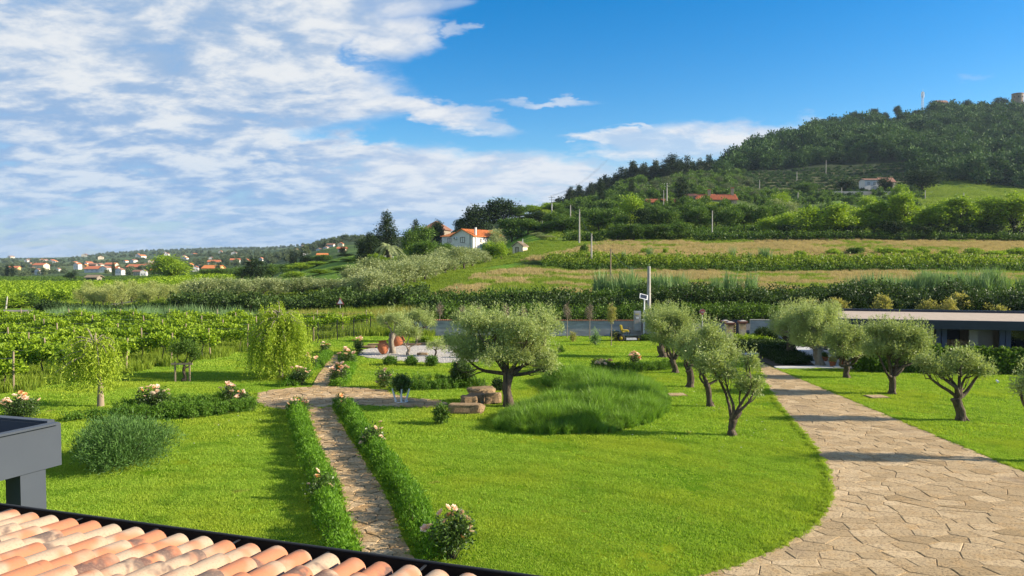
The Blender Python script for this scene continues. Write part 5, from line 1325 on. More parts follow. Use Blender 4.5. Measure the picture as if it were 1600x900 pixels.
# ------------------------------------------------------------------ woodland on the hill
wp = []
for k in range(4):
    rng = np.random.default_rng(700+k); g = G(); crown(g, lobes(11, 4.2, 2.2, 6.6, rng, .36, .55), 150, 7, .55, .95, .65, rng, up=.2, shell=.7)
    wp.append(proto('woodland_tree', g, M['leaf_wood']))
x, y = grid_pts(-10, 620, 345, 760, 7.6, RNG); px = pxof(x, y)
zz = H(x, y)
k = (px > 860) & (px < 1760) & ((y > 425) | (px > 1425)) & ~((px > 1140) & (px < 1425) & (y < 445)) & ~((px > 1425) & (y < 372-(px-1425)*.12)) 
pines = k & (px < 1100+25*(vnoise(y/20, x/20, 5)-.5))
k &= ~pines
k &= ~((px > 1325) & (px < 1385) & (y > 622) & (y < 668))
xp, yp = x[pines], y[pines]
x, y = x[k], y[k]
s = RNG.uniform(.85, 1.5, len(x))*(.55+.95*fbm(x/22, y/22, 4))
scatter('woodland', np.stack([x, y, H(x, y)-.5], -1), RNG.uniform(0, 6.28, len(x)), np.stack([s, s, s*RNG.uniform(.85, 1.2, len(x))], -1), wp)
pg = []
for k in range(3):
    rng = np.random.default_rng(760+k); g = G(); bl = []
    for j in range(9):
        z = 1.2+j*1.15; R = 2.9*(1-(j/10)**1.4)*rng.uniform(.75, 1.1)
        for q in range(2): a = rng.uniform(0, 6.28); bl.append((math.cos(a)*R*.45, math.sin(a)*R*.45, z, R*.6+.3, R*.6+.3, .8))
    crown(g, bl, 170, 8, .45, .8, .5, rng, up=-.1, shell=.4); pg.append(proto('woodland_pine', g, M['ivy']))
pk = RNG.random(len(xp)) < .8; xp, yp = xp[pk], yp[pk]
xb, yb_ = grid_pts(0, 260, 225, 335, 4.2, RNG); pb = pxof(xb, yb_); kb = (pb > 850) & (pb < 1720) & (fbm(xb/14, yb_/14, 91, 3) > .44) & ~((yb_ > 255) & (yb_ < 275) & (pb > 1000) & (pb < 1160)); xb, yb_ = xb[kb], yb_[kb]
kb = (pxof(xb, yb_) < 1430) & (fbm(xb/14, yb_/14, 91, 3) > .50); xb, yb_ = xb[kb], yb_[kb]
sbp = [proto('slope_bush', crown(G(), lobes(7, 2.0, .4, 2.2, np.random.default_rng(730+i)), 90, 8, .3, .5, .6, np.random.default_rng(i)), M['leaf']) for i in range(3)]
scatter('slope_bushes', hpts(xb, yb_), RNG.uniform(0, 6.28, len(xb)), RNG.uniform(.5, 1.1, len(xb)), sbp)
scatter('pine_wood', np.stack([xp, yp, H(xp, yp)-.5], -1), RNG.uniform(0, 6.28, len(xp)), RNG.uniform(.65, 1.2, len(xp)), pg)
xc, yc = grid_pts(0, 160, 270, 432, 6.0, RNG); pc = pxof(xc, yc); kc = (pc > 845) & (pc < 1160) & (fbm(xc/16, yc/16, 93, 3) > .40) & ~((yc > 248) & (yc < 278) & (pc > 995) & (pc < 1165)); xc, yc = xc[kc], yc[kc]
scatter('shoulder_bushes', hpts(xc, yc), RNG.uniform(0, 6.28, len(xc)), RNG.uniform(.7, 1.4, len(xc)), sbp)
# skyline trees
for i, (px, yt, w, Y) in enumerate(((1331,174,16,648),(1341,176,14,652),(1362,170,18,650),(1398,165,11,650),(1378,176,12,650),(1300,183,14,648),(1262,190,14,650),(1455,158,22,655),(1425,172,18,648),(1505,156,14,650),(1528,158,12,650),(1555,153,22,655))):
    tree('dark', px, yt, Y, 'dark tree standing out on the hill crest, '+nth(sorted([1331,1341,1362,1398,1378,1300,1262,1455,1425,1505,1528,1555]).index(px), 12), w, group='trees standing out on the hill crest', zbase=zat(px, yt+21, Y))
G12 = 'olive bushes of the hill terraces'
x, y = grid_pts(150, 260, 432, 446, 5, RNG)
x2, y2 = grid_pts(190, 300, 370, 430, 5, RNG); px = pxof(x2, y2); k = (px > 1425) & (px < 1720) & (y2 > 374+0*px) & (vnoise(x2/9, y2/9, 4) > .15) & ((y2 > 395) | (px > 1560)); x2, y2 = x2[k], y2[k]
scatter('woodland_fringe', hpts(x2, y2), RNG.uniform(0, 6.28, len(x2)), RNG.uniform(.5, 1.0, len(x2)), wp)
x2, y2 = grid_pts(60, 240, 300, 440, 2.6, RNG); px = pxof(x2, y2); zf = H(x2, y2)/2.6; fr = zf-np.floor(zf)
k = (px > 1150-(y2 < 345)*200) & (px < 1440) & (vnoise(x2/6, y2/6, 6) > .22); x2, y2 = x2[k], y2[k]
sp = [proto('terrace_bush', crown(G(), lobes(6, 1.3, .3, 1.3, np.random.default_rng(720+i)), 60, 7, .25, .4, .6, np.random.default_rng(i)), M['leaf_wood']) for i in range(3)]
scatter('terrace_scrub', hpts(x2, y2), RNG.uniform(0, 6.28, len(x2)), RNG.uniform(.4, .9, len(x2)), sp)
# distant countryside: tree clumps too many to count
x, y = grid_pts(-1000, 60, 430, 1300, 13, RNG); px = pxof(x, y)
dn = fbm(x/60, y/90, 66, 3); k = (px > -60) & (px < 760) & (dn > .53) & ((y > 490) | (px > 250))
x, y = x[k], y[k]
cp = []
for k_ in range(3):
    rng = np.random.default_rng(790+k_); cp.append(proto('country_tree', crown(G(), lobes(9, 4.0, 1.6, 5.6, rng, .36, .55), 110, 7, .55, 1.0, .65, rng, up=.2, shell=.7), M['country']))
scatter('countryside_trees', hpts(x, y), RNG.uniform(0, 6.28, len(x)), RNG.uniform(.35, .8, len(x)), cp)
x, y = grid_pts(-2300, 60, 1300, 3300, 34, RNG); px = pxof(x, y); dn = fbm(x/150, y/200, 67, 3); k = (px > -60) & (px < 760) & (dn > .52); x, y = x[k], y[k]
scatter('far_countryside_trees', hpts(x, y), RNG.uniform(0, 6.28, len(x)), RNG.uniform(.6, 1.2, len(x)), cp)
# crop rows on the plain
x = []; y = []
for i, yy in enumerate(np.arange(106, 204, 2.6)):
    t = np.arange(-150, -40, 1.2); x += list(t+RNG.uniform(-.3, .3, len(t))); y += list(yy+(t+90)*.35+RNG.uniform(-.2, .2, len(t)))
x, y = np.array(x), np.array(y); px = pxof(x, y); k = (px > -40) & (px < 150+ (y-106)*2.2) & (y > 103) & (y < 205) & ~((px > 108) & (y < 121)); x, y = x[k], y[k]
vp = [proto('vine_row_bush', crown(G(), [(0, 0, .8, .8, .5, .6)], 26, 9, .2, .28, .8, np.random.default_rng(i)), M['vine']) for i in range(3)]
scatter('far_vineyard', hpts(x, y), RNG.uniform(0, .4, len(x)), RNG.uniform(.8, 1.2, len(x)), vp)
x = []; y = []
for i, yy in enumerate(np.arange(224, 470, 4.5)):
    t = np.arange(-340, 20, 2.8); x += list(t+RNG.uniform(-.3, .3, len(t))); y += list(yy+RNG.uniform(-.3, .3, len(t)))
x, y = np.array(x), np.array(y); px = pxof(x, y); k = (px > -40) & (px < 420) & (y % 38 < 27); x, y = x[k], y[k]
wr = [proto('crop_row_bush', crown(G(), [(0, 0, .7, 1.0, .5, .6)], 22, 8, .22, .32, .8, np.random.default_rng(i)), M['leaf']) for i in range(3)]
scatter('far_crop_rows', hpts(x, y), RNG.uniform(0, .3, len(x)), RNG.uniform(.7, 1.1, len(x)), wr)
# ================================================================== buildings
def win(parent, c, w, h, axis, out, frame='shutter', pane='glass_dark', name='window', depth=.12):
    "axis: direction along the wall, out: outward normal (both local, horizontal)"
    a = np.array([*axis, 0.]); o = np.array([*out, 0.]); c = np.array(c, float)
    rz = math.atan2(a[1], a[0]); g = G(); f = min(.09, w*.12)
    for sx in (-1, 1): g.box(c+a*sx*(w/2-f/2)+o*.03, (f, depth, h), rz)
    for sz in (-1, 1): g.box(c+np.array([0, 0, sz*(h/2-f/2)])+o*.03, (w-2*f, depth, f), rz)
    g.box(c+o*.02, (f*.6, depth*.6, h-2*f), rz)
    wo = part(name, g, M[frame], parent)
    part('pane', G().box(c-o*.02, (w-2*f, .03, h-2*f), rz), M[pane], wo)
    return wo
def gabled(name, label, loc, rz, w, l, h, rise, wall, roof, wins=(), over=.4, group=None, cat='house', chim=(), small=False, hip=0.0):
    o = thing(name, label, cat, loc, rz, group)
    g = G(); d = 1.5
    g.add([(0,0,-d),(w,0,-d),(w,l,-d),(0,l,-d),(0,0,h),(w,0,h),(w,l,h),(0,l,h)], [(0,1,5,4),(1,2,6,5),(2,3,7,6),(3,0,4,7)])
    if not hip: g.ngon([(0,0,h),(w,0,h),(w/2,0,h+rise)]); g.ngon([(w,l,h),(0,l,h),(w/2,l,h+rise)])
    part('wall', g, M[wall], o)
    t = .16; e = over; k = rise/(w/2); R = G()
    for s in (-1, 1):
        xe = w/2+s*(w/2+e); ze = h-k*e
        y0, y1 = -e, l+e; r0, r1 = y0+hip, y1-hip
        top = [(xe, y0, ze+t), (xe, y1, ze+t), (w/2, r1, h+rise+t), (w/2, r0, h+rise+t)]; bot = [(a, b, c-t) for a, b, c in top]
        if s > 0: top, bot = top[::-1], bot[::-1]
        R.ngon(top); R.ngon(bot[::-1]); R.add(top+bot, [(i, 4+i, 4+(i+1) % 4, (i+1) % 4) for i in range(4)])
    if hip:
        R.ngon([(-e, -e, h-k*e+t-.01), (w+e, -e, h-k*e+t-.01), (w/2, -e+hip, h+rise+t-.01)]); R.ngon([(w+e, l+e, h-k*e+t-.01), (-e, l+e, h-k*e+t-.01), (w/2, l+e-hip, h+rise+t-.01)])
    ro = part('roof', R, M[roof], o)
    if not small:
        # rows of tile ribs standing proud of the slope, each slope one field
        rb = G(); n = int((l+2*e)/.32)
        for s in (-1, 1):
            for i in range(n):
                y = -e+.16+i*.32; mg = max(0, hip-min(y+e, l+e-y))/max(hip, 1e-6) if hip else 0
                xe = w/2+s*(w/2+e); a = np.array([xe, y, h-k*e+t+.02]); b = np.array([w/2, y, h+rise+t+.02]); b = b+(a-b)*mg
                if mg < .95: rb.tube([a, b], .07, 4)
        part('tile_ribs', rb, M[roof], ro, kind='stuff')
    for (cx, cy, cw, ch) in chim:
        c = part('chimney', G().box((cx, cy, h+rise*.5+ch/2), (cw, cw, ch+rise), 0), M['wall_stone' if wall != 'wall_white' else 'wall_white'], ro)
        part('chimney_cap', G().box((cx, cy, h+rise+ch+.12), (cw+.2, cw+.2, .2), 0), M['roof_red'], ro)
    for q in wins:
        face, u, v, ww, wh = q[:5]; nm = q[5] if len(q) > 5 else 'window'
        if face == 'f': c, a, n_ = (u, 0, v), (1, 0), (0, -1)
        elif face == 'r': c, a, n_ = (w, u, v), (0, 1), (1, 0)
        elif face == 'l': c, a, n_ = (0, u, v), (0, 1), (-1, 0)
        else: c, a, n_ = (u, l, v), (1, 0), (0, 1)
        win(o, c, ww, wh, a, n_, name=nm)
    return o
# villa
Yv = 205; xv = (706-800)/FPX*Yv; zb = zat(706, 399, Yv)
th = math.radians(-32)
hv = zat(706, 367, Yv)-zb
ax = np.array([math.cos(th), math.sin(th)]); ay = np.array([-math.sin(th), math.cos(th)])
o = gabled('villa', 'white two storey villa with orange tiled gable roof on the slope', (xv, Yv, zb), th, 7.0, 15.0, hv-.3, 1.7, 'wall_white', 'roof_orange',
           [('f', 3.6, hv-1.4, 1.5, 1.5), ('r', 3.6, hv-1.5, .7, 1.0), ('r', 7.0, hv-1.5, .8, 1.0), ('r', 10.2, hv-1.5, .8, 1.0), ('f', 3.4, 1.6, 1.2, 1.3), ('r', 5, 1.5, 1.2, 2.0, 'door')], .5)
part('chimney', G().box((7.0, 1.2, hv*.5+.9), (.45, .45, hv+2.0)), M['wall_white'], o); part('drainpipe', G().tube([(6.1, -.08, 0), (6.1, -.08, hv)], .06, 5), M['metal_dark'], o)
ac = part('air_conditioner', G().box((1.25, -.22, hv-.9), (.9, .36, .65)), M['metal_white'], o); part('fan_grille', G().lathe([(.24, 0), (.24, .03), (0, .04)], 10, (1.15, -.41, hv-.9), R=Matrix.Rotation(PI/2, 3, 'X')), M['metal_dark'], ac)
pw = np.array([xv, Yv])+ay*3.0-ax*5.6
o = gabled('villa_wing', 'lower side wing joined to the left of the white villa', (pw[0], pw[1], zb), th, 5.55, 8.5, hv-.3, 1.0, 'wall_white', 'roof_orange', [('f', 2.6, hv-1.3, 1.2, 1.2), ('f', 2.6, 1.5, 1.2, 1.2)], .4, hip=2.2)
# garden wall and terrace of the villa
_h = hit(812, 396, 100); Ysh = _h[1]+2
sh = gabled('garden_shed', 'small cream shed with grey roof at the top of the lower meadow', ((801-800)/FPX*Ysh, Ysh, _h[2]-.1), math.radians(-28), 18/FPX*Ysh, 16/FPX*Ysh, 12/FPX*Ysh, 6/FPX*Ysh, 'wall_cream', 'wood_grey', [('f', 1.0, .75, .7, 1.2, 'door')], .2, cat='shed')
part('stovepipe', G().tube([(1.6, 1.2, 1.2), (1.6, 1.2, 3.0)], .09, 6), M['metal_grey'], sh)
gabled('garage', 'low white outbuilding almost buried in the shrubs below the palm', ((598-800)/FPX*165, 165, zat(600, 410, 165)), .1, 2.2, 2, 1.1, .2, 'wall_white', 'wall_white', [('f', 1.1, .6, .8, .7, 'door')], .1, cat='outbuilding')
gabled('hidden_house', 'house with weathered brown roof behind the villa, mostly hidden by trees', ((660-800)/FPX*250, 250, zat(690, 372, 250)), math.radians(-12), 7.5, 8, zat(690, 358, 250)-zat(690, 372, 250), 2.6, 'wall_stone', 'roof_brown', [('f', 2, 1.6, 1, 1.2), ('f', 5, 1.6, 1, 1.2)], .5, hip=3)
# farmhouse
Yf = 262; zf = zat(1100, 324, Yf)
def fx(p): return (p-800)/FPX*Yf
def rotated(name, label, p0, p1, ybase, yeave, yridge, Y, l, wall, roof, wins=(), chim=(), group=None, cat='house', small=False, hip=0, over=.4):
    "building whose long eave faces the viewer between two columns of the picture"
    x0, x1 = (p0-800)/FPX*Y, (p1-800)/FPX*Y; z = zat(p0, ybase, Y); h = zat(p0, yeave, Y)-z; rise = max(.4, (zat(p0, yridge, Y)-zat(p0, yeave, Y))); L = x1-x0
    return gabled(name, label, (x1, Y, z), PI/2, l, L, h, rise, wall, roof, [('l', u*L, v, a, b, *r_) for (u, v, a, b, *r_) in wins], over, group, cat, [(cx*l, cy*L, cw, ch) for cx, cy, cw, ch in chim], small, hip)
rotated('farmhouse', 'long stone farmhouse with red roof and two brick chimneys on the hillside', 1088, 1150, 325, 311.5, 303, Yf, 6, 'wall_stone', 'roof_red', [(.15, 1.8, .8, .9), (.5, 1.8, .8, .9), (.85, 1.8, .8, .9)], [(.4, .65, .9, 1.5), (.45, .06, .9, 2.2)])
rotated('farmhouse_tower', 'grey stone part of the farmhouse with small window left of the red roof', 1071, 1087, 325, 306.5, 302.5, Yf+1, 6, 'wall_stone', 'roof_brown', [(.3, 3.0, .9, 1.0)])
rotated('farmhouse_barn', 'low red roofed barn left of the thick cypress', 1012, 1056, 325, 316, 310.5, Yf+3, 6, 'wall_stone', 'roof_red', [(.3, 1.2, .8, .8)])
# terrace house
rotated('terrace_house', 'small white house with flat red roof on the hill terraces', 1349, 1372, 297, 281, 278.5, 341, 6, 'wall_white', 'roof_brown', [(.75, 2.9, .9, 1.2), (.35, 2.9, 1.0, 1.2), (.3, .9, 1.4, 1.6, 'door')], small=True)
rotated('terrace_annex', 'pale low annex of the white terrace house behind a dark tree', 1374, 1396, 297, 284, 277, 344, 6, 'wall_cream', 'roof_brown', [(.3, 1.8, .9, 1)], small=True)
g = G(); x0, x1 = (1275-800)/FPX*318, (1400-800)/FPX*318
z0 = Hs(x0, 318)-.5
o = thing('retaining_wall', 'long pale retaining wall below the white terrace house', 'wall', (x0, 318, z0)); g.box(((x1-x0)/2, 0, 1.3), (x1-x0, .5, 2.6)); part('wall', g, M['concrete'], o)
# crest buildings
M['tower_stone'] = m_plain('tower_stone', (0.30, 0.235, 0.17), (0.22, 0.17, 0.125), .6, .9)
Yt = 655; xt = (1583-800)/FPX*Yt; zt = zat(1583, 160, Yt); ht = zat(1583, 147, Yt)-zt; rt = 8/FPX*Yt
o = thing('water_tower', 'round brown stone tower with low cone roof on the hill crest', 'tower', (xt, Yt, zt-3))
part('wall', G().lathe([(rt*1.02, 0), (rt, ht*.5), (rt, ht+3)], 24), M['tower_stone'], o)
part('roof', G().lathe([(rt*1.06, ht+2.9), (rt*1.06, ht+3.3), (0, ht+4.3)], 24), M['roof_brown'], o)
for a in (3.6, 4.3, 5.1): win(o, (rt*math.cos(a)*1.005, rt*math.sin(a)*1.005, 3+ht*.6), .8, 1.2, (-math.sin(a), math.cos(a)), (math.cos(a), math.sin(a)))
xm = (1436-800)/FPX*650; zm = Hs(xm, 650); hm = zat(1436, 143, 650)-zm
o = thing('antenna_mast', 'grey lattice antenna mast with panel antennas on the hill crest', 'mast', (xm, 650, zm))
g = G(); b = 1.1
for sx, sy in ((-1, -1), (1, -1), (1, 1), (-1, 1)): g.tube([(sx*b, sy*b, 0), (sx*.45, sy*.45, hm)], .09, 4)
part('leg_frame', g, M['metal_grey'], o); g = G(); nl = 12
for i in range(nl):
    z0, z1 = hm*i/nl, hm*(i+1)/nl; r0, r1 = b+(.45-b)*i/nl, b+(.45-b)*(i+1)/nl
    for q in range(4):
        a = [(-1, -1), (1, -1), (1, 1), (-1, 1)][q]; c = [(1, -1), (1, 1), (-1, 1), (-1, -1)][q]
        g.tube([(a[0]*r0, a[1]*r0, z0), (c[0]*r1, c[1]*r1, z1)], .08, 3)
part('bracing', g, M['metal_grey'], o)
for k in range(6):
    a = k*PI/3; part('antenna_panel', G().box((1.1*math.cos(a), 1.1*math.sin(a), hm-1.6-(k % 2)*2.4), (.5, .3, 2.2), a), M['metal_white'], o)
part('lightning_rod', G().tube([(0, 0, hm-.3), (0, 0, hm+2)], .07, 4), M['metal_grey'], o)
rotated('crest_house', 'dark roofed house peeking over the trees on the hill crest', 1460, 1476, 166, 160, 155.5, 655, 8, 'wall_stone', 'roof_brown', [(.5, 2, 1, 1)], small=True)
# village on the plain
vil = [(14,28,424,418,'wall_ochre','roof_red','ochre house with red roof at the far left of the village'),(49,68,422,414,'wall_cream','roof_red','large beige house with shallow roof in the left village group'),(44,53,427,420,'wall_stone','roof_brown','grey house before the large beige one'),
 (54,62,429,422,'wall_white','roof_brown','small white house below the large beige one'),(115,123,421,413,'wall_white','roof_red','house with red roof left of the yellow gable'),(128,136,419,415,'wall_ochre','roof_orange','yellow house with bright gable in the village'),
 (139,150,420,413,'wall_stone','roof_brown','grey roofed house right of the yellow one'),(150,158,418,413.5,'wall_cream','roof_brown','tall cream house in the village centre'),(130,156,426,420,'wall_white','roof_red','long white house with pinkish roof in front of the village'),
 (155,167,426,419,'wall_white','roof_brown','white gabled house at the end of the long white one'),(164,180,419,413,'wall_cream','roof_red','red roofed house beside the village cypress'),(167,183,424,419,'wall_white','roof_red','red roofed white house in the middle of the village'),
 (180,190,430,422,'wall_white','roof_brown','white gabled house before the red roofs'),(196,222,423,417,'wall_stone','roof_red','long bright red roofed building right in the village'),(207,219,434,424,'wall_cream','roof_brown','grey shaded house joined to the tall white block'),
 (219,228,434,424,'wall_white','roof_brown','tall bright white block at the right end of the village'),(224,243,418,414,'wall_stone','roof_brown','long grey low roof behind the village'),(235,247,427,422,'wall_ochre','roof_orange','low orange building right of the white block'),
 (133,151,442,433,'wall_stone','wood_grey','grey derelict shed standing in the green plain'),(292,300,420,413.5,'wall_cream','roof_orange','cream house right of the lone large tree'),(301,309,425,418,'wall_white','roof_red','small white house right of the lone tree'),
 (314,342,425,419,'wall_ochre','roof_orange','long orange roof half hidden by trees'),(326,343,415,409,'wall_white','roof_red','white house with red roof on the lower hill'),(361,374,412,406,'wall_white','roof_red','white and red house centre of the distant hill'),
 (380,389,413,407,'wall_cream','roof_red','red house at the right of the distant hill group'),(307,315,420,416,'wall_white','roof_brown','tiny white house beside the orange roof'),(497,510,404,399,'wall_cream','roof_orange','house with orange roof below the far slope'),
 (458,467,396,391,'wall_cream','roof_brown','pale brown house on the far slope'),(511,521,386,382,'wall_white','roof_brown','white house on the far ridge'),(528,536,385,381,'wall_cream','roof_red','red and white house at the end of the far ridge'),
 (528,540,393,388,'wall_cream','roof_red','reddish house under the far ridge'),(468,476,391,386,'wall_white','roof_brown','small white house near the distant cypress'),(66,72,410,406.5,'wall_white','roof_brown','tiny pale house on the horizon left'),
 (38,43,410,407,'wall_white','roof_brown','tiny white house on the horizon far left'),(86,92,424,420.5,'wall_white','roof_brown','small white cube between the two village groups'),(212,218,402,398,'wall_white','roof_red','tiny white house on the distant hill above the village'),
 (404,410,408,404,'wall_white','roof_red','tiny house over the dark round tree'),(255,259,397,394.5,'wall_white','roof_brown','tiny white house high on the distant ridge'),(342,347,396,393,'wall_white','roof_red','tiny house on the middle of the distant ridge')]
for i, (a, b, yb, ye, wl, rf, lab) in enumerate(vil):
    h0 = hit((a+b)/2, yb, 150, 4500); Y = h0[1] if h0 is not None else 600
    Y = min(Y, 2400); x0, x1 = (a-800)/FPX*Y, (b-800)/FPX*Y; W = x1-x0
    z = zat(a, yb, Y); h = max(1.5, zat(a, ye, Y)-z); rng = random.Random(i); rz = rng.uniform(-.5, .5)
    gab = 'gable' in lab or W < 12*Y/1500
    if gab: gabled('village_house', lab, (x0, Y, z), rz*.5, W, W*1.1, h, W*.28, wl, rf, [('f', W*.3, h*.55, W*.14, h*.22), ('f', W*.7, h*.55, W*.14, h*.22), ('r', W*.4, h*.55, W*.14, h*.22)], W*.05, 'village and far houses', small=True)
    else: gabled('village_house', lab, (x1, Y, z), PI/2+rz*.4, min(W*.7, 14), W, h, min(W*.7, 14)*.22, wl, rf, [('l', W*u, h*.55, W*.09, h*.28) for u in (.2, .5, .8)], .6, 'village and far houses', small=True)

rv = random.Random(8); far = []
for i in range(34):
    px_ = rv.uniform(5, 560); h0 = hit(px_, rv.uniform(398, 416) if px_ < 200 else rv.uniform(386, 414), 500, 4000)
    if h0 is None: continue
    far.append((px_, h0))
far.sort(key=lambda q: q[0])
for i, (px_, h0) in enumerate(far):
    Y = h0[1]; W = rv.uniform(5, 9)*Y/FPX; rf = rv.choice(['roof_red', 'roof_orange', 'roof_brown']); wl_ = rv.choice(['wall_white', 'wall_cream', 'wall_white'])
    gabled('distant_house', 'speck sized %s house with %s roof on the distant slopes, %s' % ('white' if wl_ == 'wall_white' else 'cream', rf[5:], nth(i, len(far))), (h0[0], Y, h0[2]), rv.uniform(-.5, .5), W, W*1.1, W*.5, W*.22, wl_, rf, [('f', W*.3, W*.3, W*.13, W*.15), ('f', W*.7, W*.3, W*.13, W*.15)], W*.05, 'tiny houses on the distant slopes', small=True)
# ------------------------------------------------------------------ pavilion
pr = math.radians(-13.7)
o = thing('pavilion', 'low modern pavilion with dark navy fascia and flat pale roof', 'building', (19.3, 44.2, 0), pr)
M['navy'] = m_plain('navy_metal', (0.020, 0.027, 0.045), (0.026, 0.034, 0.055), 1, 0.45)
M['navy_light'] = m_plain('slate_panel', (0.075, 0.10, 0.16), (0.09, 0.115, 0.18), 1, 0.55)
M['roof_pale'] = m_plain('pale_roof_gravel', (0.42, 0.34, 0.27), (0.34, 0.28, 0.22), 3, 0.95, 0.4, 30)
M['beige'] = m_plain('beige_plaster', (0.42, 0.39, 0.33), (0.36, 0.34, 0.29), 1.2, 0.9)
M['slab'] = m_plain('pale_slab', (0.50, 0.50, 0.50), (0.40, 0.40, 0.41), 2, 0.9)
part('floor', G().box((12, 3.6, .04), (25, 9.6, .16)), M['slab'], o)
part('roof', G().box((12.2, 4.0, 2.66), (24.2, 7.8, .22)), M['roof_pale'], o)
g = G(); g.box((12.2, -.02, 2.58), (24.6, .16, .50)); part('fascia', g, M['navy'], o)
part('rear_parapet', G().box((12.2, 8.0, 2.70), (24.6, .2, .46)), M['navy'], o)
part('side_fascia', G().box((0, 3.98, 2.58), (.16, 7.84, .50)), M['navy'], o)
part('soffit', G().box((12.2, 4.0, 2.38), (24.2, 7.8, .10)), M['beige'], o)
for (px_, py_) in ((.35, .6), (.35, 2.7), (.35, 5.0), (.35, 7.5)): part('post', G().box((px_, py_, 1.21), (.26, .22, 2.22)), M['navy'], o)
def wl(a, b, y, m, nm, th=.16): part(nm, G().box(((a+b)/2, y+th/2, 1.22), (b-a, th, 2.22)), M[m], o)
wl(2.2, 4.55, 1.9, 'beige', 'wall_panel'); wl(4.57, 5.38, 1.5, 'beige', 'wall_panel')
for a, b in ((5.40, 5.67), (5.72, 5.98), (8.72, 9.0), (9.04, 9.30), (12.4, 12.7)): wl(a, b, 1.2, 'navy_light', 'pilaster')
wl(7.28, 7.72, 1.6, 'beige', 'wall_panel'); wl(7.75, 8.70, 2.2, 'beige', 'wall_panel'); wl(6.0, 7.26, 3.2, 'navy', 'recess_wall')
for a, b in ((9.35, 10.35), (10.6, 11.6), (12.75, 14.5), (14.7, 16.5), (16.7, 18.5)):
    wo = part('window', G().box((a-.06, 1.5, 1.22), (.10, .14, 2.22)).box((b+.06, 1.5, 1.22), (.10, .14, 2.22)).box(((a+b)/2, 1.5, 2.27), (b-a, .14, .1)), M['navy'], o)
    part('pane', G().box(((a+b)/2, 1.52, 1.17), (b-a, .03, 2.1)), M['glass_dark'], wo)
wl(.9, 2.1, 5.2, 'beige', 'wall_panel'); part('side_wall', G().box((2.1, 5.0, 1.21), (.16, 6.0, 2.2)), M['navy'], o)
part('rear_wall', G().box((13.2, 7.7, 1.21), (22, .16, 2.2)), M['beige'], o)
# firewood in the recess
ax_, ay_ = math.cos(pr), math.sin(pr)
def pav(x, y): return (19.3+ax_*x-ay_*y, 44.2+ay_*x+ax_*y)
p = pav(6.05, 2.0); o = thing('firewood_stack', 'stack of split logs in the dark pavilion recess', 'firewood', (p[0], p[1], .12), pr); rg = np.random.default_rng(3)
M['log'] = m_plain('log_end', (0.34, 0.22, 0.11), (0.16, 0.10, 0.06), 5, .9, tone=True)
lm = [G().tube([(0, -.25, 0), (0, .25, 0)], .062, 7, tone=t, rough=.4).mesh('log', M['log']) for t in (.1, .4, .7)]
for j in range(13):
    for i in range(9): link('log', lm[int(rg.integers(0, 3))], o, (.08+i*.125+(j % 2)*.06, rg.uniform(-.04, .04), .07+j*.108), 0)
# terrace, beds and pots beside the pavilion
sheet('terrace_paving', [(17.6, 43.2), (19.1, 43.0), (21.2, 53.6), (20.1, 53.9)], 0.08, M['slab'])
M['bedsoil'] = m_plain('dark_bed_soil', (0.05, 0.04, 0.028), None, 4, .95)
sheet('planting_bed', [(15.3, 43.9), (17.9, 44.1), (20.0, 53.8), (20.0, 57), (15.4, 57)], 0.05, M['bedsoil'])
sheet('slab_path', [(15.15, 43.0), (17.55, 43.2), (17.85, 44.0), (15.25, 43.75)], 0.085, M['slab'])
sheet('slab_path', [(15.3, 49.2), (18.9, 49.2), (19.1, 50.0), (15.3, 50.0)], 0.085, M['slab'])
bushband('bed_planting', 'dark ground cover in the front bed beside the drive', 'ground cover', [(15.9, 45.0), (17.6, 45.2)], 1.3, .32, 'leaf_dark', 661, .09, 3)
bushband('bed_planting', 'dark ground cover filling the middle of the bed left of the terrace', 'ground cover', [(16.0, 47.4), (18.4, 47.4)], 3.0, .35, 'leaf_dark', 662, .10, 3)
bushband('bed_planting', 'dark ground cover in the rear bed before the right garden wall', 'ground cover', [(15.8, 52.6), (19.2, 52.6)], 4.2, .4, 'leaf_dark', 663, .11, 3)
bushband('bed_planting', 'bright green plants along the foot of the right garden wall', 'ground cover', [(15.8, 56.2), (19.2, 56.2)], 1.2, .6, 'leaf_bright', 664, .12, 3)
M['terracotta'] = m_plain('terracotta', (0.46, 0.155, 0.065), (0.36, 0.115, 0.05), 5, .8, .3, 20)
def pot(px, py, wpx, lab, plant='leaf', seed=1):
    B = gp(px, py); s = B[1]/FPX; r = wpx*s/2
    o = thing('terracotta_pot', lab, 'plant pot', B, 0, 'terracotta pots at the pavilion corner')
    part('pot', G().lathe([(r*.62, 0), (r*.95, r*1.5), (r*1.08, r*1.52), (r*1.08, r*1.75), (r*.92, r*1.75), (r*.88, r*1.45), (0, r*1.4)], 16), M['terracotta'], o)
    g = G(); crown(g, [(0, 0, r*2.3, r*.9, r*.9, r*.8)], 40, 12, .06, .09, .45, np.random.default_rng(seed)); part('plant', g, M[plant], o)
pot(1301, 574, 11, 'square shouldered terracotta pot nearest the pavilion post', 'photinia', 5)
pot(1318, 572, 13, 'wide terracotta pot right of the pavilion post', 'leaf_dark', 6)
pot(1289, 566, 10, 'small terracotta pot behind the pale twisted olive trunk', 'leaf', 7)
pot(730, 560, 11, 'reddish terracotta pot at the right end of the gravel court', 'leaf_dark', 8)

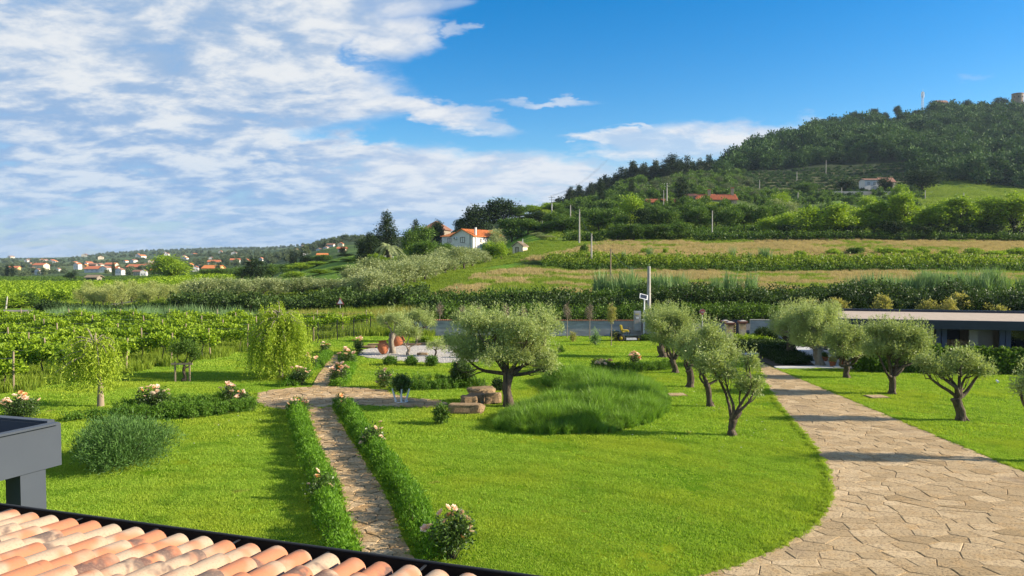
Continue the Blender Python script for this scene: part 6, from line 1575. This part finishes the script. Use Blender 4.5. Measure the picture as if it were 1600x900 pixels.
# ------------------------------------------------------------------ long wall, gate
M['plaster'] = m_plain('grey_plaster', (0.44, 0.44, 0.45), (0.27, 0.27, 0.28), 1.3, .95, .3, 8, stretch=(.6, 1, 2.2))
M['coping'] = m_plain('coping_tile', (0.42, 0.17, 0.085), (0.30, 0.15, 0.10), 4, .9, obj_rand=.5)
def wall(name, lab, x0, y0, x1, y1, h, tiles=True, gap=False):
    L = math.hypot(x1-x0, y1-y0); a = math.atan2(y1-y0, x1-x0); o = thing(name, lab, 'wall', (x0, y0, 0), a)
    part('wall', G().box((L/2, 0, h/2-.05), (L, .25, h+.1)), M['plaster'], o)
    if tiles:
        tm = G(); n = 6; V = []
        for yy in (-.20, .20):
            for k in range(n+1): q = PI*k/n; V.append((math.cos(q)*.075, yy, math.sin(q)*.06))
        tm.add(V, [(k, k+1, n+2+k, n+1+k) for k in range(n)]); tm.ngon([V[k] for k in range(n+1)]); me = tm.mesh('coping_tile', M['coping'])
        for i in range(min(int(L/.16), 290)): link('coping_tile', me, o, (.08+i*L/min(int(L/.16), 290), 0, h), 0)
    else: part('coping', G().box((L/2, 0, h+.035), (L, .32, .07)), M['concrete'], o)
    return o
wall('garden_wall', 'long grey plastered garden wall with tile coping behind the lawn', -9.5, 62.4, 10.6, 62.0, 1.25)
wall('garden_wall', 'short return of the grey garden wall right of the mower', 10.7, 62.0, 11.6, 58.0, 1.30, False)
wall('garden_wall', 'grey garden wall section right of the gate behind the beds', 18.9, 59.8, 30, 58.6, 1.45, False)
M['pillar'] = m_plain('pillar_plaster', (0.50, 0.44, 0.36), (0.44, 0.25, 0.09), 1.6, .9, .4, 12)
M['brick'] = m_plain('cap_brick', (0.26, 0.10, 0.07), (0.17, 0.08, 0.06), 6, .9)
def pillar(px, py, ytop, w, lab):
    B = gp(px, py); h = zat(px, ytop, B[1]); o = thing('gate_pillar', lab, 'gate pillar', B, 0, 'old gate pillars at the drive entrance')
    part('base', G().box((0, 0, .16), (w+.06, w+.06, .40)), M['bark_dark'], o); part('shaft', G().box((0, 0, (h-.2+.36)/2), (w, w, h-.2-.36)), M['pillar'], o)
    part('cap_course', G().box((0, 0, h-.155), (w+.10, w+.10, .09)), M['brick'], o); part('cap_course', G().box((0, 0, h-.055), (w+.2, w+.2, .11)), M['brick'], o)
    part('cap_top', G().box((0, 0, h+.03), (w+.08, w+.08, .06), taper=.5), M['concrete'], o); return B
pillar(1140, 541, 503.5, .42, 'nearest gate pillar, pale plaster with worn orange patches, left of the gold sign')
pillar(1160, 536, 501.5, .42, 'gate pillar right of the gold sign with small dark hole near the top')
pillar(1133, 528, 501, .40, 'rear gate pillar whose brick cap shows behind the nearest one')
Yg = gp(1130, 537)[1]; xg = (1104-800)/FPX*Yg
o = thing('gate', 'dark navy sheet metal sliding gate left of the pillars', 'gate', (xg, Yg, 0)); Wg = (1134-1104)/FPX*Yg
part('panel', G().box((Wg/2, 0, .80), (Wg, .06, 1.5)), M['navy_light'], o); part('top_rail', G().box((Wg/2, 0, 1.58), (Wg+.04, .09, .07)), M['navy'], o); part('bottom_rail', G().box((Wg/2, 0, .06), (Wg+.04, .09, .07)), M['navy'], o)
Yq = gp(1150, 534)[1]; xq = (1144-800)/FPX*Yq
M['gold'] = m_plain('gold_lettering', (0.60, 0.50, 0.18), (0.50, 0.42, 0.12), 5, .5)
o = thing('gate_sign', 'narrow dark panel with vertical golden ornament between the gate pillars', 'sign', (xq, Yq, 0)); Wq = 11/FPX*Yq
part('panel', G().box((Wq/2, 0, .92), (Wq, .05, 1.5)), M['navy'], o)
g = G(); cx = Wq*.40
for i in range(7):       # scrollwork, one curl above the other
    z = .55+i*.135; s_ = 1 if i % 2 else -1; g.tube([(cx-.10*s_, -.035, z), (cx-.02*s_, -.035, z+.07), (cx+.10*s_, -.035, z+.03), (cx+.06*s_, -.035, z-.03)], .018, 4)
part('ornament', g, M['gold'], o); part('emblem', G().box((cx, -.035, .36), (.16, .02, .18)).box((cx+.03, -.035, .24), (.10, .02, .06)), M['metal_white'], o)
g = G(); g.box((1.1, 0, .05), (3.6, .5, .12)); o = thing('threshold', 'pale stone threshold across the gate opening', 'threshold', ((1128-800)/FPX*54.2, 54.2, 0)); part('slab', g, M['flag'], o)
# road strip beyond the wall and the bend on the left
def ribbon(line, w, dz):
    line = np.array(line, float); A = offset(line, w/2); B = offset(line, -w/2); g = G()
    for i in range(len(line)-1):
        for t0, t1 in ((0, .5), (.5, 1)):
            q = []
            for P_, (i0, tt) in ((A, (i, t0)), (B, (i, t0)), (B, (i, t1)), (A, (i, t1))):
                p = P_[i]*(1-tt)+P_[i+1]*tt; q.append((p[0], p[1], Hs(p[0], p[1])+dz))
            g.quads([q])
    return g
M['asphalt'] = m_plain('asphalt', (0.075, 0.075, 0.08), (0.05, 0.05, 0.054), 2, .9)
M['asphalt_old'] = m_plain('worn_asphalt', (0.22, 0.19, 0.175), (0.15, 0.135, 0.13), .5, .9)
struct('road', ribbon([(60, 66.3), (30, 66.5), (0, 66.8), (-12, 67.5), (-22, 69.5)], 4.5, .03), M['asphalt'])
struct('road_bend', ribbon(smoothline([(-90, 86.5), (-72, 87), (-62, 88.5), (-56, 92), (-53, 98), (-54, 106)], 4), 4.5, .12), M['asphalt_old'])
# mesh fence with dark posts
o = thing('mesh_fence', 'dark green wire mesh fence with slim posts behind the willow', 'fence', (0, 0, 0)); FP = [gp(a, b)[:2] for a, b in ((440, 545), (497, 537), (527, 532), (553, 528), (579, 524), (604, 520), (640, 517), (672, 515))]
for i, p in enumerate(FP): part('fence_post', G().box((0, 0, .8), (.07, .07, 1.6)), M['metal_dark'], o, loc=(p[0], p[1], 0))
for i in range(len(FP)-1):
    a, b = FP[i], FP[i+1]; g = G(); L = np.linalg.norm(b-a); n = max(2, int(L/.25))
    for k in range(n+1): q = a+(b-a)*k/n; g.tube([(q[0], q[1], .02), (q[0], q[1], 1.42)], .006, 3, cap=False)
    for k in range(8): g.tube([(a[0], a[1], .05+k*.19), (b[0], b[1], .05+k*.19)], .006, 3, cap=False)
    part('mesh_panel', g, M['metal_dark'], o, kind='stuff')

# ------------------------------------------------------------------ poles, signs, lamp
def pole(px, yb, yt, Y, lab, r=.14, cross=0, mat='concrete', name='utility_pole', lean=0.0):
    x = (px-800)/FPX*Y; z = Hs(x, Y); h = zat(px, yt, Y)-z
    o = thing(name, lab, 'pole', (x, Y, z-.3), 0); o.rotation_euler = (0, lean, 0)
    part('shaft', G().tube([(0, 0, 0), (0, 0, h+.3)], [r*1.15, r*.7], 8), M[mat], o)
    for k in range(cross):
        ca = part('crossarm', G().box((0, -.1, h-.1-k*.8), (2.0-.4*k, .1, .1)), M['metal_dark'], o)
        part('insulators', G().tube([(-.8+.2*k, -.1, h-.05-k*.8), (-.8+.2*k, -.1, h+.15-k*.8)], .05, 5).tube([(.8-.2*k, -.1, h-.05-k*.8), (.8-.2*k, -.1, h+.15-k*.8)], .05, 5), M['metal_white'], ca)
    return np.array([x, Y, z+h])
pp = []
pp.append(pole(1014, 500, 416, 69.5, 'thick concrete utility pole behind the solar lamp', .20))
pp.append(pole(954, 442, 389, 100, 'slim dark pole standing in the lower meadow', .10, mat='wood_grey'))
pp.append(pole(924, 425, 365, 122, 'pale pole at the bank between the two meadows', .15))
pp.append(pole(905, 388, 327, 160, 'pale pole at the left top corner of the upper meadow', .17))
pp.append(pole(891, 358, 320, 190, 'pale pole against the dark trees, farthest of the four in line', .18))
pole(1041, 330, 286, 240, 'double utility pole with crossarm left of the thick cypress', .22, 2); pole(1036, 330, 297, 238, 'shorter companion of the double pole beside the cypress', .12)
pole(1112, 360, 329, 172, 'thin pole in front of the farmhouse belt', .14); pole(847, 366, 345, 200, 'thin pole standing among the trees left of the meadow', .12)
for px, yb, yt, Y, l in ((1185, 300, 281, 345, 'lowest left pole'), (1243, 288, 268, 380, 'middle pole'), (1288, 272, 250, 415, 'highest pole'), (1313, 312, 293, 310, 'pole before the retaining wall'), (1331, 240, 222, 500, 'pole inside the woodland'), (1245, 310, 300, 300, 'short pole below the terraces'), (1443, 310, 297, 300, 'pole before the very large dark tree'), (1503, 312, 301, 300, 'pole on the bright hill field')):
    pole(px, yb, yt, Y, 'thin grey %s on the hillside terraces' % l if 'terraces' not in l and 'wall' not in l and 'tree' not in l and 'field' not in l and 'woodland' not in l else 'thin grey '+l, .17)
pole(7, 479, 463, 94, 'short leaning grey pole in the bushes at the left edge', .10, lean=.15, name='short_pole')
pl = pole(862, 326, 306, 225, 'small lattice pole with crossarms over the trees left of the hill', .16, 3, 'metal_grey')
def cable(a, b, sag, lab):
    a = np.array(a); b = np.array(b); t = np.linspace(0, 1, 13)[:, None]; P = a+(b-a)*t; P[:, 2] -= sag*4*(t*(1-t))[:, 0]
    o = thing('power_cable', lab, 'cable', a, 0, 'power cables between the poles'); part('wire', G().tube(P-a, .022, 3), M['metal_dark'], o)
nm = ['thick concrete pole and the slim meadow pole', 'slim meadow pole and the bank pole', 'bank pole and the meadow corner pole', 'meadow corner pole and the farthest pole']
for i in range(4): cable(pp[i]-[0, 0, .1], pp[i+1]-[0, 0, .1], 1.0, 'black cable sagging between the '+nm[i])
for k in range(3):
    x = (930-800)/FPX*330; cable(pl+[(-.6+.6*k), 0, 0], [x+k, 300, Hs(x, 300)+16+k*.5], 2.0, 'thin cable running from the lattice pole up the hill, '+['lowest', 'middle', 'topmost'][k])
# solar lamp
x = (1007-800)/FPX*60.6; o = thing('solar_lamp', 'white solar street lamp with tilted panel beside the olive row', 'street lamp', (x, 60.6, 0)); h = zat(1007, 466, 60.6)
part('pole', G().tube([(0, 0, 0), (0, 0, h)], [.075, .055], 8), M['metal_white'], o); part('control_box', G().box((0, -.09, h*.62), (.14, .1, .5)), M['metal_white'], o)
R = Matrix.Rotation(math.radians(38), 3, 'X') @ Matrix.Rotation(math.radians(20), 3, 'Y')
sp_ = part('solar_panel', G().box((-.05, -.02, h+.12), (.66, .50, .04), rx=math.radians(48), ry=math.radians(14)), M['metal_white'], o)
part('solar_cell', G().box((-.05, -.05, h+.14), (.50, .36, .02), rx=math.radians(48), ry=math.radians(14)), M['navy'], sp_)
part('lamp_head', G().box((0, -.22, h-.12), (.14, .42, .06)), M['metal_white'], o)
# meter cabinet
x = (991-800)/FPX*61.4; wq = 10.5/FPX*61.4; z1 = zat(996, 486, 61.4); o = thing('meter_cabinet', 'grey meter cabinet with yellow sticker standing above the wall by the solar lamp', 'cabinet', (x+wq/2, 61.4, 0))
part('housing', G().box((0, 0, z1/2+.25), (wq, .32, z1-.5)), M['metal_grey'], o); part('door', G().box((-.04, -.17, z1*.72), (wq*.74, .03, z1*.44)), M['concrete'], o)
part('warning_sticker', G().box((-.06, -.192, z1*.88), (.30, .01, .07)), M['gold'], o); part('label_plate', G().box((-.02, -.192, z1*.74), (.20, .01, .14)), M['metal_white'], o)
# round sign
M['sign_red'] = m_plain('faded_red', (0.42, 0.10, 0.09), (0.34, 0.09, 0.08), 6, .6)
x = (1098-800)/FPX*62.6; zc = zat(1098, 487.5, 62.6); r = 4.9/FPX*62.6
o = thing('road_sign', 'round faded red road sign on a pale post left of the gate', 'road sign', (x, 62.6, 0)); part('post', G().tube([(0, .04, 0), (0, .04, zc+.2)], .045, 7), M['metal_grey'], o)
RX = Matrix.Rotation(PI/2, 3, 'X'); sb = part('sign_plate', G().lathe([(0, .0), (r, .0), (r, .03), (0, .03)], 24, (0, 0, zc), R=RX, smooth=False), M['metal_grey'], o)
part('sign_face', G().lathe([(0, .034), (r*.93, .034), (r*.93, .03)], 24, (0, 0, zc), R=RX, smooth=False), M['sign_red'], sb); part('sign_bar', G().box((0, -.042, zc), (r*1.1, .01, r*.22)), M['metal_grey'], sb)
# triangular sign by the dark hedge
x = (531-800)/FPX*76; zc = zat(531, 472, 76); r = .45; o = thing('warning_sign', 'small triangular red and white road sign before the dark roadside hedge', 'road sign', (x, 76, Hs(x, 76))); zc -= Hs(x, 76)
part('post', G().tube([(0, .04, 0), (0, .04, zc+.1)], .04, 6), M['metal_grey'], o)
tri = lambda r, y: [(-r*.87, y, zc-r*.5), (r*.87, y, zc-r*.5), (0, y, zc+r)]
g = G(); g.ngon(tri(r, 0)); g.ngon(tri(r, .03)[::-1]); T = tri(r, 0)+tri(r, .03); g.add(T, [(0, 1, 4, 3), (1, 2, 5, 4), (2, 0, 3, 5)]); sb = part('sign_plate', g, M['sign_red'], o); part('sign_face', G().ngon(tri(r*.68, -.006)), M['metal_white'], sb)

# ------------------------------------------------------------------ ride-on mower
B = gp(977, 533); o = thing('riding_mower', 'black ride-on mower with yellow seat parked before the long wall', 'riding mower', B, math.radians(6))
M['yellow'] = m_plain('yellow_vinyl', (0.62, 0.45, 0.03), (0.52, 0.36, 0.03), 4, .45); M['tyre'] = m_plain('tyre_rubber', (0.018, 0.018, 0.018), None, 8, .85); M['blackpaint'] = m_plain('black_paint', (0.02, 0.025, 0.02), (0.03, 0.05, 0.03), 4, .35)
def wheel(x, y, r, w):
    wo = part('wheel', G().lathe([(r*.55, -w/2), (r*.9, -w/2), (r, -w*.3), (r, w*.3), (r*.9, w/2), (r*.55, w/2)], 16, R=RX), M['tyre'], o, loc=(x, y, r)); part('rim', G().lathe([(r*.12, -w*.5), (r*.55, -w*.35), (r*.58, 0), (r*.55, w*.35), (r*.12, w*.5)], 12, R=RX), M['yellow'], wo)
wheel(-.45, -.42, .30, .26); wheel(-.45, .42, .30, .26); wheel(.95, -.36, .18, .16); wheel(.95, .36, .18, .16)
part('engine_cover', G().box((-.82, 0, .62), (.62, .72, .42), taper=.85), M['blackpaint'], o); part('chassis', G().box((.1, 0, .38), (1.7, .50, .16)), M['blackpaint'], o)
part('mower_deck', G().box((.35, 0, .22), (.85, 1.15, .14), taper=.9), M['metal_grey'], o); part('fender', G().box((-.45, -.42, .66), (.66, .3, .08), taper=.9), M['blackpaint'], o); part('fender', G().box((-.45, .42, .66), (.66, .3, .08), taper=.9), M['blackpaint'], o)
part('seat', G().box((-.02, 0, .80), (.52, .50, .15), taper=.88), M['yellow'], o); part('backrest', G().box((-.32, 0, 1.04), (.15, .46, .42), ry=-.2, taper=.8), M['yellow'], o)
part('steering_lever', G().tube([(.25, -.3, .5), (.38, -.3, .95), (.15, -.3, 1.08)], .025, 6), M['metal_dark'], o); part('steering_lever', G().tube([(.25, .3, .5), (.38, .3, .95), (.15, .3, 1.08)], .025, 6), M['metal_dark'], o)
part('footplate', G().box((.72, 0, .42), (.6, .6, .05)), M['metal_dark'], o)

# ------------------------------------------------------------------ jars, rocks, slabs, stand
def jar(px, py, L_, r, az, tilt, lab, seed):
    B = gp(px, py); o = thing('terracotta_jar', lab, 'jar', (B[0], B[1], .06))
    prof = [(r*.42, 0), (r*.75, L_*.18), (r, L_*.48), (r*.95, L_*.70), (r*.62, L_*.90), (r*.60, L_*.94), (r*.72, L_), (r*.60, L_), (r*.5, L_*.93), (r*.85, L_*.68), (0, L_*.1)]
    R = Matrix.Rotation(az, 3, 'Z') @ Matrix.Rotation(tilt, 3, 'Y'); part('jar_body', G().lathe(prof, 20, (0, 0, r*.75*abs(math.sin(tilt))), R=R), M['terracotta'], o)
    part('rim', G().lathe([(r*.70, L_*.96), (r*.78, L_*.98), (r*.76, L_*1.01), (r*.68, L_*1.01)], 20, (0, 0, r*.75*abs(math.sin(tilt))), R=R), M['terracotta'], o)
jar(600, 556, .85, .38, 2.2, .25, 'bulbous terracotta jar standing upright on the gravel court', 1)
jar(611, 545, 1.0, .36, .15, 1.1, 'terracotta jar lying tilted with its mouth to the right at the back of the gravel', 2)
M['rock'] = m_stone('rough_rock', (0.22, 0.145, 0.08), (0.31, 0.22, 0.125), (0.17, 0.105, 0.055))
def rock(px, py, z0, d, rz, lab, seed, g_='rough stone blocks stacked into a rustic bench', name='rock_block', tilt=0):
    rng = np.random.default_rng(seed); B = gp(px, py); o = thing(name, lab, 'rock', (B[0], B[1], z0), rz, g_); o.rotation_euler = (tilt, 0, rz)
    n = 14; g = G(); rings = []
    for z, k in ((0, .94), (.25, 1.0), (.7, 1.0), (.93, .95), (1, .84)):
        rings.append([(math.copysign(abs(math.cos(2*PI*i/n+.3))**.5, math.cos(2*PI*i/n+.3))*d[0]/2*k*(1+.26*(vnoise(i*1.1, z*4, seed)-.5)), math.copysign(abs(math.sin(2*PI*i/n+.3))**.5, math.sin(2*PI*i/n+.3))*d[1]/2*k*(1+.30*(vnoise(i*1.3, z*4, seed+3)-.5)), z*d[2]+(.03*(vnoise(i, 5, seed)-.5))) for i in range(n)])
    V = sum(rings, []); g.add(V, [(j*n+i, j*n+(i+1) % n, (j+1)*n+(i+1) % n, (j+1)*n+i) for j in range(4) for i in range(n)], 0, rng.random()); g.ngon(rings[-1], 0, rng.random()); part('stone', g, M['rock'], o)
rock(728, 646, 0, (1.45, .55, .40), -.06, 'long low dark stone block at the front of the stacked rocks', 1)
rock(733, 636, .06, (.70, .6, .42), .2, 'rounded stone block just behind the long front block', 2); rock(744, 633, .05, (.75, .7, .45), -.2, 'middle block under the flat top slab of the stacked rocks', 3)
rock(752, 628, .42, (1.2, .75, .22), .35, 'flat pale top slab of the stacked rocks', 4, tilt=.06); rock(768, 631, .06, (.85, .6, .42), .1, 'squared stone block at the right end of the stacked rocks', 5, tilt=-.1)
rock(755, 631, 0, (.9, .7, .34), .1, 'low stone under the flat top slab at the back', 6)
for i, (px, py, w_, d_) in enumerate(((640, 541, 1.6, .3), (665, 540, 1.3, .3), (690, 539, 1.5, .35), (590, 541.5, 1.4, .3), (575, 545, 1.2, .3))):
    rock(px, py, .0, (w_, d_, .22), .05, 'orange edging stone on the far rim of the gravel court, '+['third from the left', 'fourth from the left', 'rightmost', 'second from the left', 'leftmost'][i], 20+i, 'edging stones along the gravel court')
rock(725, 552, 0, (1.5, .4, .3), .1, 'dark edging block right on the gravel court by the red pot', 30, None); rock(660, 556, 0.05, (.7, .35, .15), .1, 'small flat orange rock on the gravel behind the right ball bush', 31, None)
for px, py, lab in ((1057, 618, 'pale stone cover slab set in the central lawn'), (1370, 621, 'pale stone cover slab set in the right lawn beside the round headed olive')):
    B = gp(px, py); o = thing('cover_slab', lab, 'slab', (B[0], B[1], 0), .1); part('slab', G().box((0, 0, .045), (.78, .62, .05)), M['flag'], o); part('frame', G().box((0, 0, .03), (.9, .74, .04)), M['mortar'], o)
B = gp(627, 629); o = thing('white_stand', 'white metal stand with splayed legs holding a leafy plant on the path arm', 'plant stand', B); s = B[1]/FPX
for dx, dy, t in ((-.30, -.05, -.08), (.26, -.05, .10), (-.05, .22, 0), (.03, -.22, .02)): part('leg', G().tube([(dx*.75, dy*.75, .03), (dx+t, dy, .62)], [.045, .035], 6), M['metal_white'], o)
part('base_ring', G().lathe([(.26, .02), (.30, .02), (.30, .07), (.26, .07), (.26, .02)], 20), M['metal_white'], o)
o = shrub(0, 0, 0, 0, 'leafy rose like plant growing over the white metal stand', 95, 'rose_leaf', .08, .5, 1.4, 'stand_plant', 'plant', None, at=(B[0], B[1]+.1, .42), w=.95, h=.85)
for i, (px, py, zc) in enumerate(((1437, 581, .12), (1558, 601, .12))):
    B = gp(px, py); o = thing('garden_spotlight', ('small white garden spotlight at the left end of the pavilion hedge', 'small white garden spotlight on the right lawn near the pruned olive')[i], 'spotlight', B); part('spike', G().tube([(0, 0, 0), (0, 0, .16)], .015, 5), M['metal_dark'], o); part('lamp_head', G().tube([(0, -.08, .15), (0, .06, .21)], [.06, .045], 8), M['metal_white'], o)

# ------------------------------------------------------------------ grey canopy at the left
M['slate'] = m_plain('slate_blue_paint', (0.052, 0.064, 0.082), (0.045, 0.056, 0.074), .8, .45)
M['slate_dark'] = m_plain('dark_inner_lining', (0.045, 0.047, 0.055), (0.035, 0.037, 0.043), 2, .7)
ZR = 4.35
C1 = gp(95, 661, ZR); C0 = gp(-2, 681.5, ZR); dv = C0-C1; dv /= np.linalg.norm(dv); L_ = 4.0
nb = np.array([-dv[1], dv[0]]); nb = nb if nb[1] > 0 else -nb
# second edge runs left along the far side
E2 = gp(0, 653.5, ZR); d2 = (E2-C1)[:2]; d2 /= np.linalg.norm(d2)
hh = ZR-gp(95, 726, 0)[2]; hc = ZR-zat(95, 726, C1[1])
o = thing('canopy', 'slate grey box shaped metal canopy edge at the left of the photo', 'canopy', (C1[0], C1[1], 0))
def fb(a, b, z0, z1, t, m, nm):
    a = np.array(a); b = np.array(b); d = (b-a)/np.linalg.norm(b-a); n_ = np.array([-d[1], d[0]])*t
    g = G(); q = [tuple(a), tuple(b), tuple(b+n_), tuple(a+n_)]
    g.prism(q if t > 0 else q[::-1], z0, z1); g.ngon([(p[0], p[1], z0) for p in (q if t > 0 else q[::-1])][::-1]); return part(nm, g, M[m], o)
dvx = dv[:2]
a0 = np.array([0., 0.]); aF = a0+dvx*L_; aB = a0+d2*L_*1.2
fb(a0, aF, ZR-hc, ZR, -.07, 'slate', 'front_fascia'); 
fb(a0+d2*.07, aB, ZR-hc, ZR-.004, .07, 'slate', 'rear_fascia')
ins = (dvx+d2); ins /= np.linalg.norm(ins)
g = G(); g.prism([tuple(a0+ins*.12), tuple(aB), tuple(aF)] if True else 0, ZR-hc+.02, ZR-.16); part('roof_tray', g, M['slate_dark'], o)
g = G(); 
def rim(a, b):
    a = np.array(a); b = np.array(b); d = (b-a)/np.linalg.norm(b-a); m_ = (a+b)/2; g.box((m_[0], m_[1], ZR+.012), (np.linalg.norm(b-a), .10, .024), math.atan2(d[1], d[0]))
rim(a0+dvx*.05, aF); rim(a0+d2*.15, aB); part('cap_flashing', g, M['slate'], o)
# post under the fascia
pp_ = gp(40, 735, ZR-hc)[:2]-C1[:2]; w_ = .36
# corner of the post nearest the camera splits a dark and a lit face
an = math.atan2(dvx[1], dvx[0])
part('post', G().box((pp_[0], pp_[1], (ZR-hc)/2), (.30, .26, ZR-hc-.004), an), M['slate'], o)

# ------------------------------------------------------------------ tiled roof in the foreground
ZE = 4.0; E0 = gp(-60, 790, ZE); E1 = gp(860, 918, ZE)
ed = (E1-E0)[:2]; EL = np.linalg.norm(ed); ed /= EL; upd = np.array([ed[1], -ed[0]]); upd = upd if upd[1] < 0 else -upd
PT = math.radians(8.0)
M['tile'] = None
def m_tile():
    m, nt, b = new_mat('barrel_tile'); L = nt.links.new
    oi = N(nt, 'ShaderNodeObjectInfo'); tc = N(nt, 'ShaderNodeTexCoord')
    mp = N(nt, 'ShaderNodeVectorMath', operation='ADD'); L(tc.outputs['Object'], mp.inputs[0])
    cb = N(nt, 'ShaderNodeCombineXYZ'); L(math_(nt, 'MULTIPLY', oi.outputs['Random'], 37.0), cb.inputs[0]); L(math_(nt, 'MULTIPLY', oi.outputs['Random'], 91.0), cb.inputs[1]); L(cb.outputs[0], mp.inputs[1])
    n = N(nt, 'ShaderNodeTexNoise'); L(mp.outputs[0], n.inputs['Vector']); n.inputs['Scale'].default_value = 3.2; n.inputs['Detail'].default_value = 2
    n2 = N(nt, 'ShaderNodeTexNoise'); L(mp.outputs[0], n2.inputs['Vector']); n2.inputs['Scale'].default_value = 4.3; n2.inputs['Detail'].default_value = 3; n2.inputs['Distortion'].default_value = .3
    n3 = N(nt, 'ShaderNodeTexNoise'); L(mp.outputs[0], n3.inputs['Vector']); n3.inputs['Scale'].default_value = 60; n3.inputs['Detail'].default_value = 6
    r1 = math_(nt, 'FRACT', math_(nt, 'MULTIPLY', oi.outputs['Random'], 13.7)); r2 = math_(nt, 'FRACT', math_(nt, 'MULTIPLY', oi.outputs['Random'], 7.3))
    c = mix_(nt, smooth_(nt, math_(nt, 'ADD', n.outputs[0], math_(nt, 'MULTIPLY', math_(nt, 'SUBTRACT', r1, .5), .32)), .38, .60), (0.42, 0.165, 0.085), (0.40, 0.295, 0.205))
    c = mix_(nt, math_(nt, 'MULTIPLY', smooth_(nt, math_(nt, 'ADD', n2.outputs[0], math_(nt, 'MULTIPLY', math_(nt, 'SUBTRACT', r2, .5), .35)), .60, .72), .85), c, (0.085, 0.062, 0.058))
    c = mix_(nt, math_(nt, 'MULTIPLY', smooth_(nt, n3.outputs[0], .45, .75), .5), c, (0.28, 0.18, 0.12))
    L(c, b.inputs['Base Color']); b.inputs['Roughness'].default_value = .85; b.inputs['Specular IOR Level'].default_value = .25
    bp = N(nt, 'ShaderNodeBump'); bp.inputs['Strength'].default_value = .35; bp.inputs['Distance'].default_value = .004; L(n3.outputs[0], bp.inputs['Height']); L(bp.outputs[0], b.inputs['Normal'])
    return m
M['tile'] = m_tile()
house = thing('tiled_house', 'house roof of mottled terracotta barrel tiles with a black gutter in the foreground', 'house', (E0[0], E0[1], 0), math.atan2(ed[1], ed[0]))
# local frame: x along the eave, -y up the slope
def barrel(rl, rh, L_, th=.014, inv=False, n=10):
    g = G(); V = []; s = -1 if inv else 1
    for (y, r, lift) in ((0, rl, 0), (-L_*.5, (rl+rh)/2, 0), (-L_, rh, 0)):
        for rr in (r, r-th):
            for k in range(n+1):
                a = PI*(.03+.94*k/n); V.append((math.cos(a)*rr, y, s*math.sin(a)*rr*.86+(0 if not inv else 0)))
    m = n+1; F = []
    for q in (0, 1):
        o0, i0, o1, i1 = 2*q*m, (2*q+1)*m, (2*q+2)*m, (2*q+3)*m
        for k in range(n):
            F.append((o0+k, o1+k, o1+k+1, o0+k+1)); F.append((i0+k, i0+k+1, i1+k+1, i1+k))
    g.add(V, F, 0, .5, True); g.add(V, [(k, k+1, m+k+1, m+k) for k in range(n)]); o2 = 4*m; g.add(V, [(o2+k, o2+m+k, o2+m+k+1, o2+k+1) for k in range(n)])
    return g.mesh('barrel_tile', M['tile'])
SP, EX, TL = .232, .355, .43
tm_ = barrel(.098, .078, TL); um_ = barrel(.088, .105, TL, inv=True)
ncol = int(EL/SP)+1; nrow = 9; rg = random.Random(4); cnt = 0; rest = []
for j in range(nrow):
    for i in range(ncol):
        y = -.05-j*EX; z = ZE-.045-y*math.tan(PT)
        # a tile belongs to the picture if it can be seen above the lower edge
        w0 = E0[:2]+ed*(i*SP)+upd*(j*EX); yy = 405+(CAMH-z)/w0[1]*FPX*1.0; vis = yy < 925 and w0[1] > 0
        if j > 6 and not vis: continue
        t = link('barrel_tile', tm_, house, (i*SP+rg.uniform(-.006, .006), y+rg.uniform(-.012, .012), z+rg.uniform(-.003, .003))); t.rotation_euler = (-PT+.035, rg.uniform(-.02, .02), rg.uniform(-.018, .018)); cnt += 1
g = G(); mv = np.array([v.co[:] for v in um_.vertices]); mf = [tuple(p.vertices) for p in um_.polygons]
for j in range(nrow):
    for i in range(ncol):
        y = -j*EX+.02; z = ZE-.065-y*math.tan(PT); Rm = np.array(Matrix.Rotation(-PT, 3, 'X')); g.add(mv@Rm.T+np.array([(i+.5)*SP, y, z+.02]), mf)
part('channel_tiles', g, M['tile'], house, kind='stuff')
g = G(); Lr = nrow*EX; g.add([(-.2, .0, ZE-.24), (EL+.4, .0, ZE-.24), (EL+.4, -Lr, ZE-.24+Lr*math.tan(PT)), (-.2, -Lr, ZE-.24+Lr*math.tan(PT))], [(3, 2, 1, 0)]); part('roof_deck', g, M['bark_dark'], house)
M['gutter'] = m_plain('black_gutter', (0.014, 0.012, 0.012), (0.02, 0.017, 0.016), 3, .4)
g = G(); xm_ = EL/2; Lg = EL+1
g.box((xm_, .20, ZE-.12), (Lg, .005, .17)); g.box((xm_, .10, ZE-.205), (Lg, .20, .006)); g.box((xm_, -.01, ZE-.16), (Lg, .005, .12)); gu = part('gutter', g, M['gutter'], house)
part('gutter_rim', G().tube([(-.5, .205, ZE-.03), (EL+.5, .205, ZE-.03)], .014, 8), M['metal_dark'], gu)
for k in range(9): part('gutter_bracket', G().box((.4+k*.85, .10, ZE-.045), (.022, .21, .005)), M['metal_dark'], gu)
part('eave_board', G().box((xm_, -.06, ZE-.16), (EL+.6, .03, .18)), M['bark_dark'], house)
part('wall', G().box((xm_, -1.6, 1.85), (EL, 2.2, 3.9)), M['wall_white'], house)

# ------------------------------------------------------------------ air
m = bpy.data.materials.new('haze_air'); m.use_nodes = True; nt = m.node_tree; nt.nodes.clear()
pv = N(nt, 'ShaderNodeVolumePrincipled'); pv.inputs['Color'].default_value = (0.62, 0.80, 1.0, 1); pv.inputs['Density'].default_value = 0.00008; pv.inputs['Anisotropy'].default_value = 0.2
ou = N(nt, 'ShaderNodeOutputMaterial'); nt.links.new(pv.outputs[0], ou.inputs['Volume'])
struct('haze', G().box((0, 850, 80), (9200, 7800, 176)), m, 'stuff')
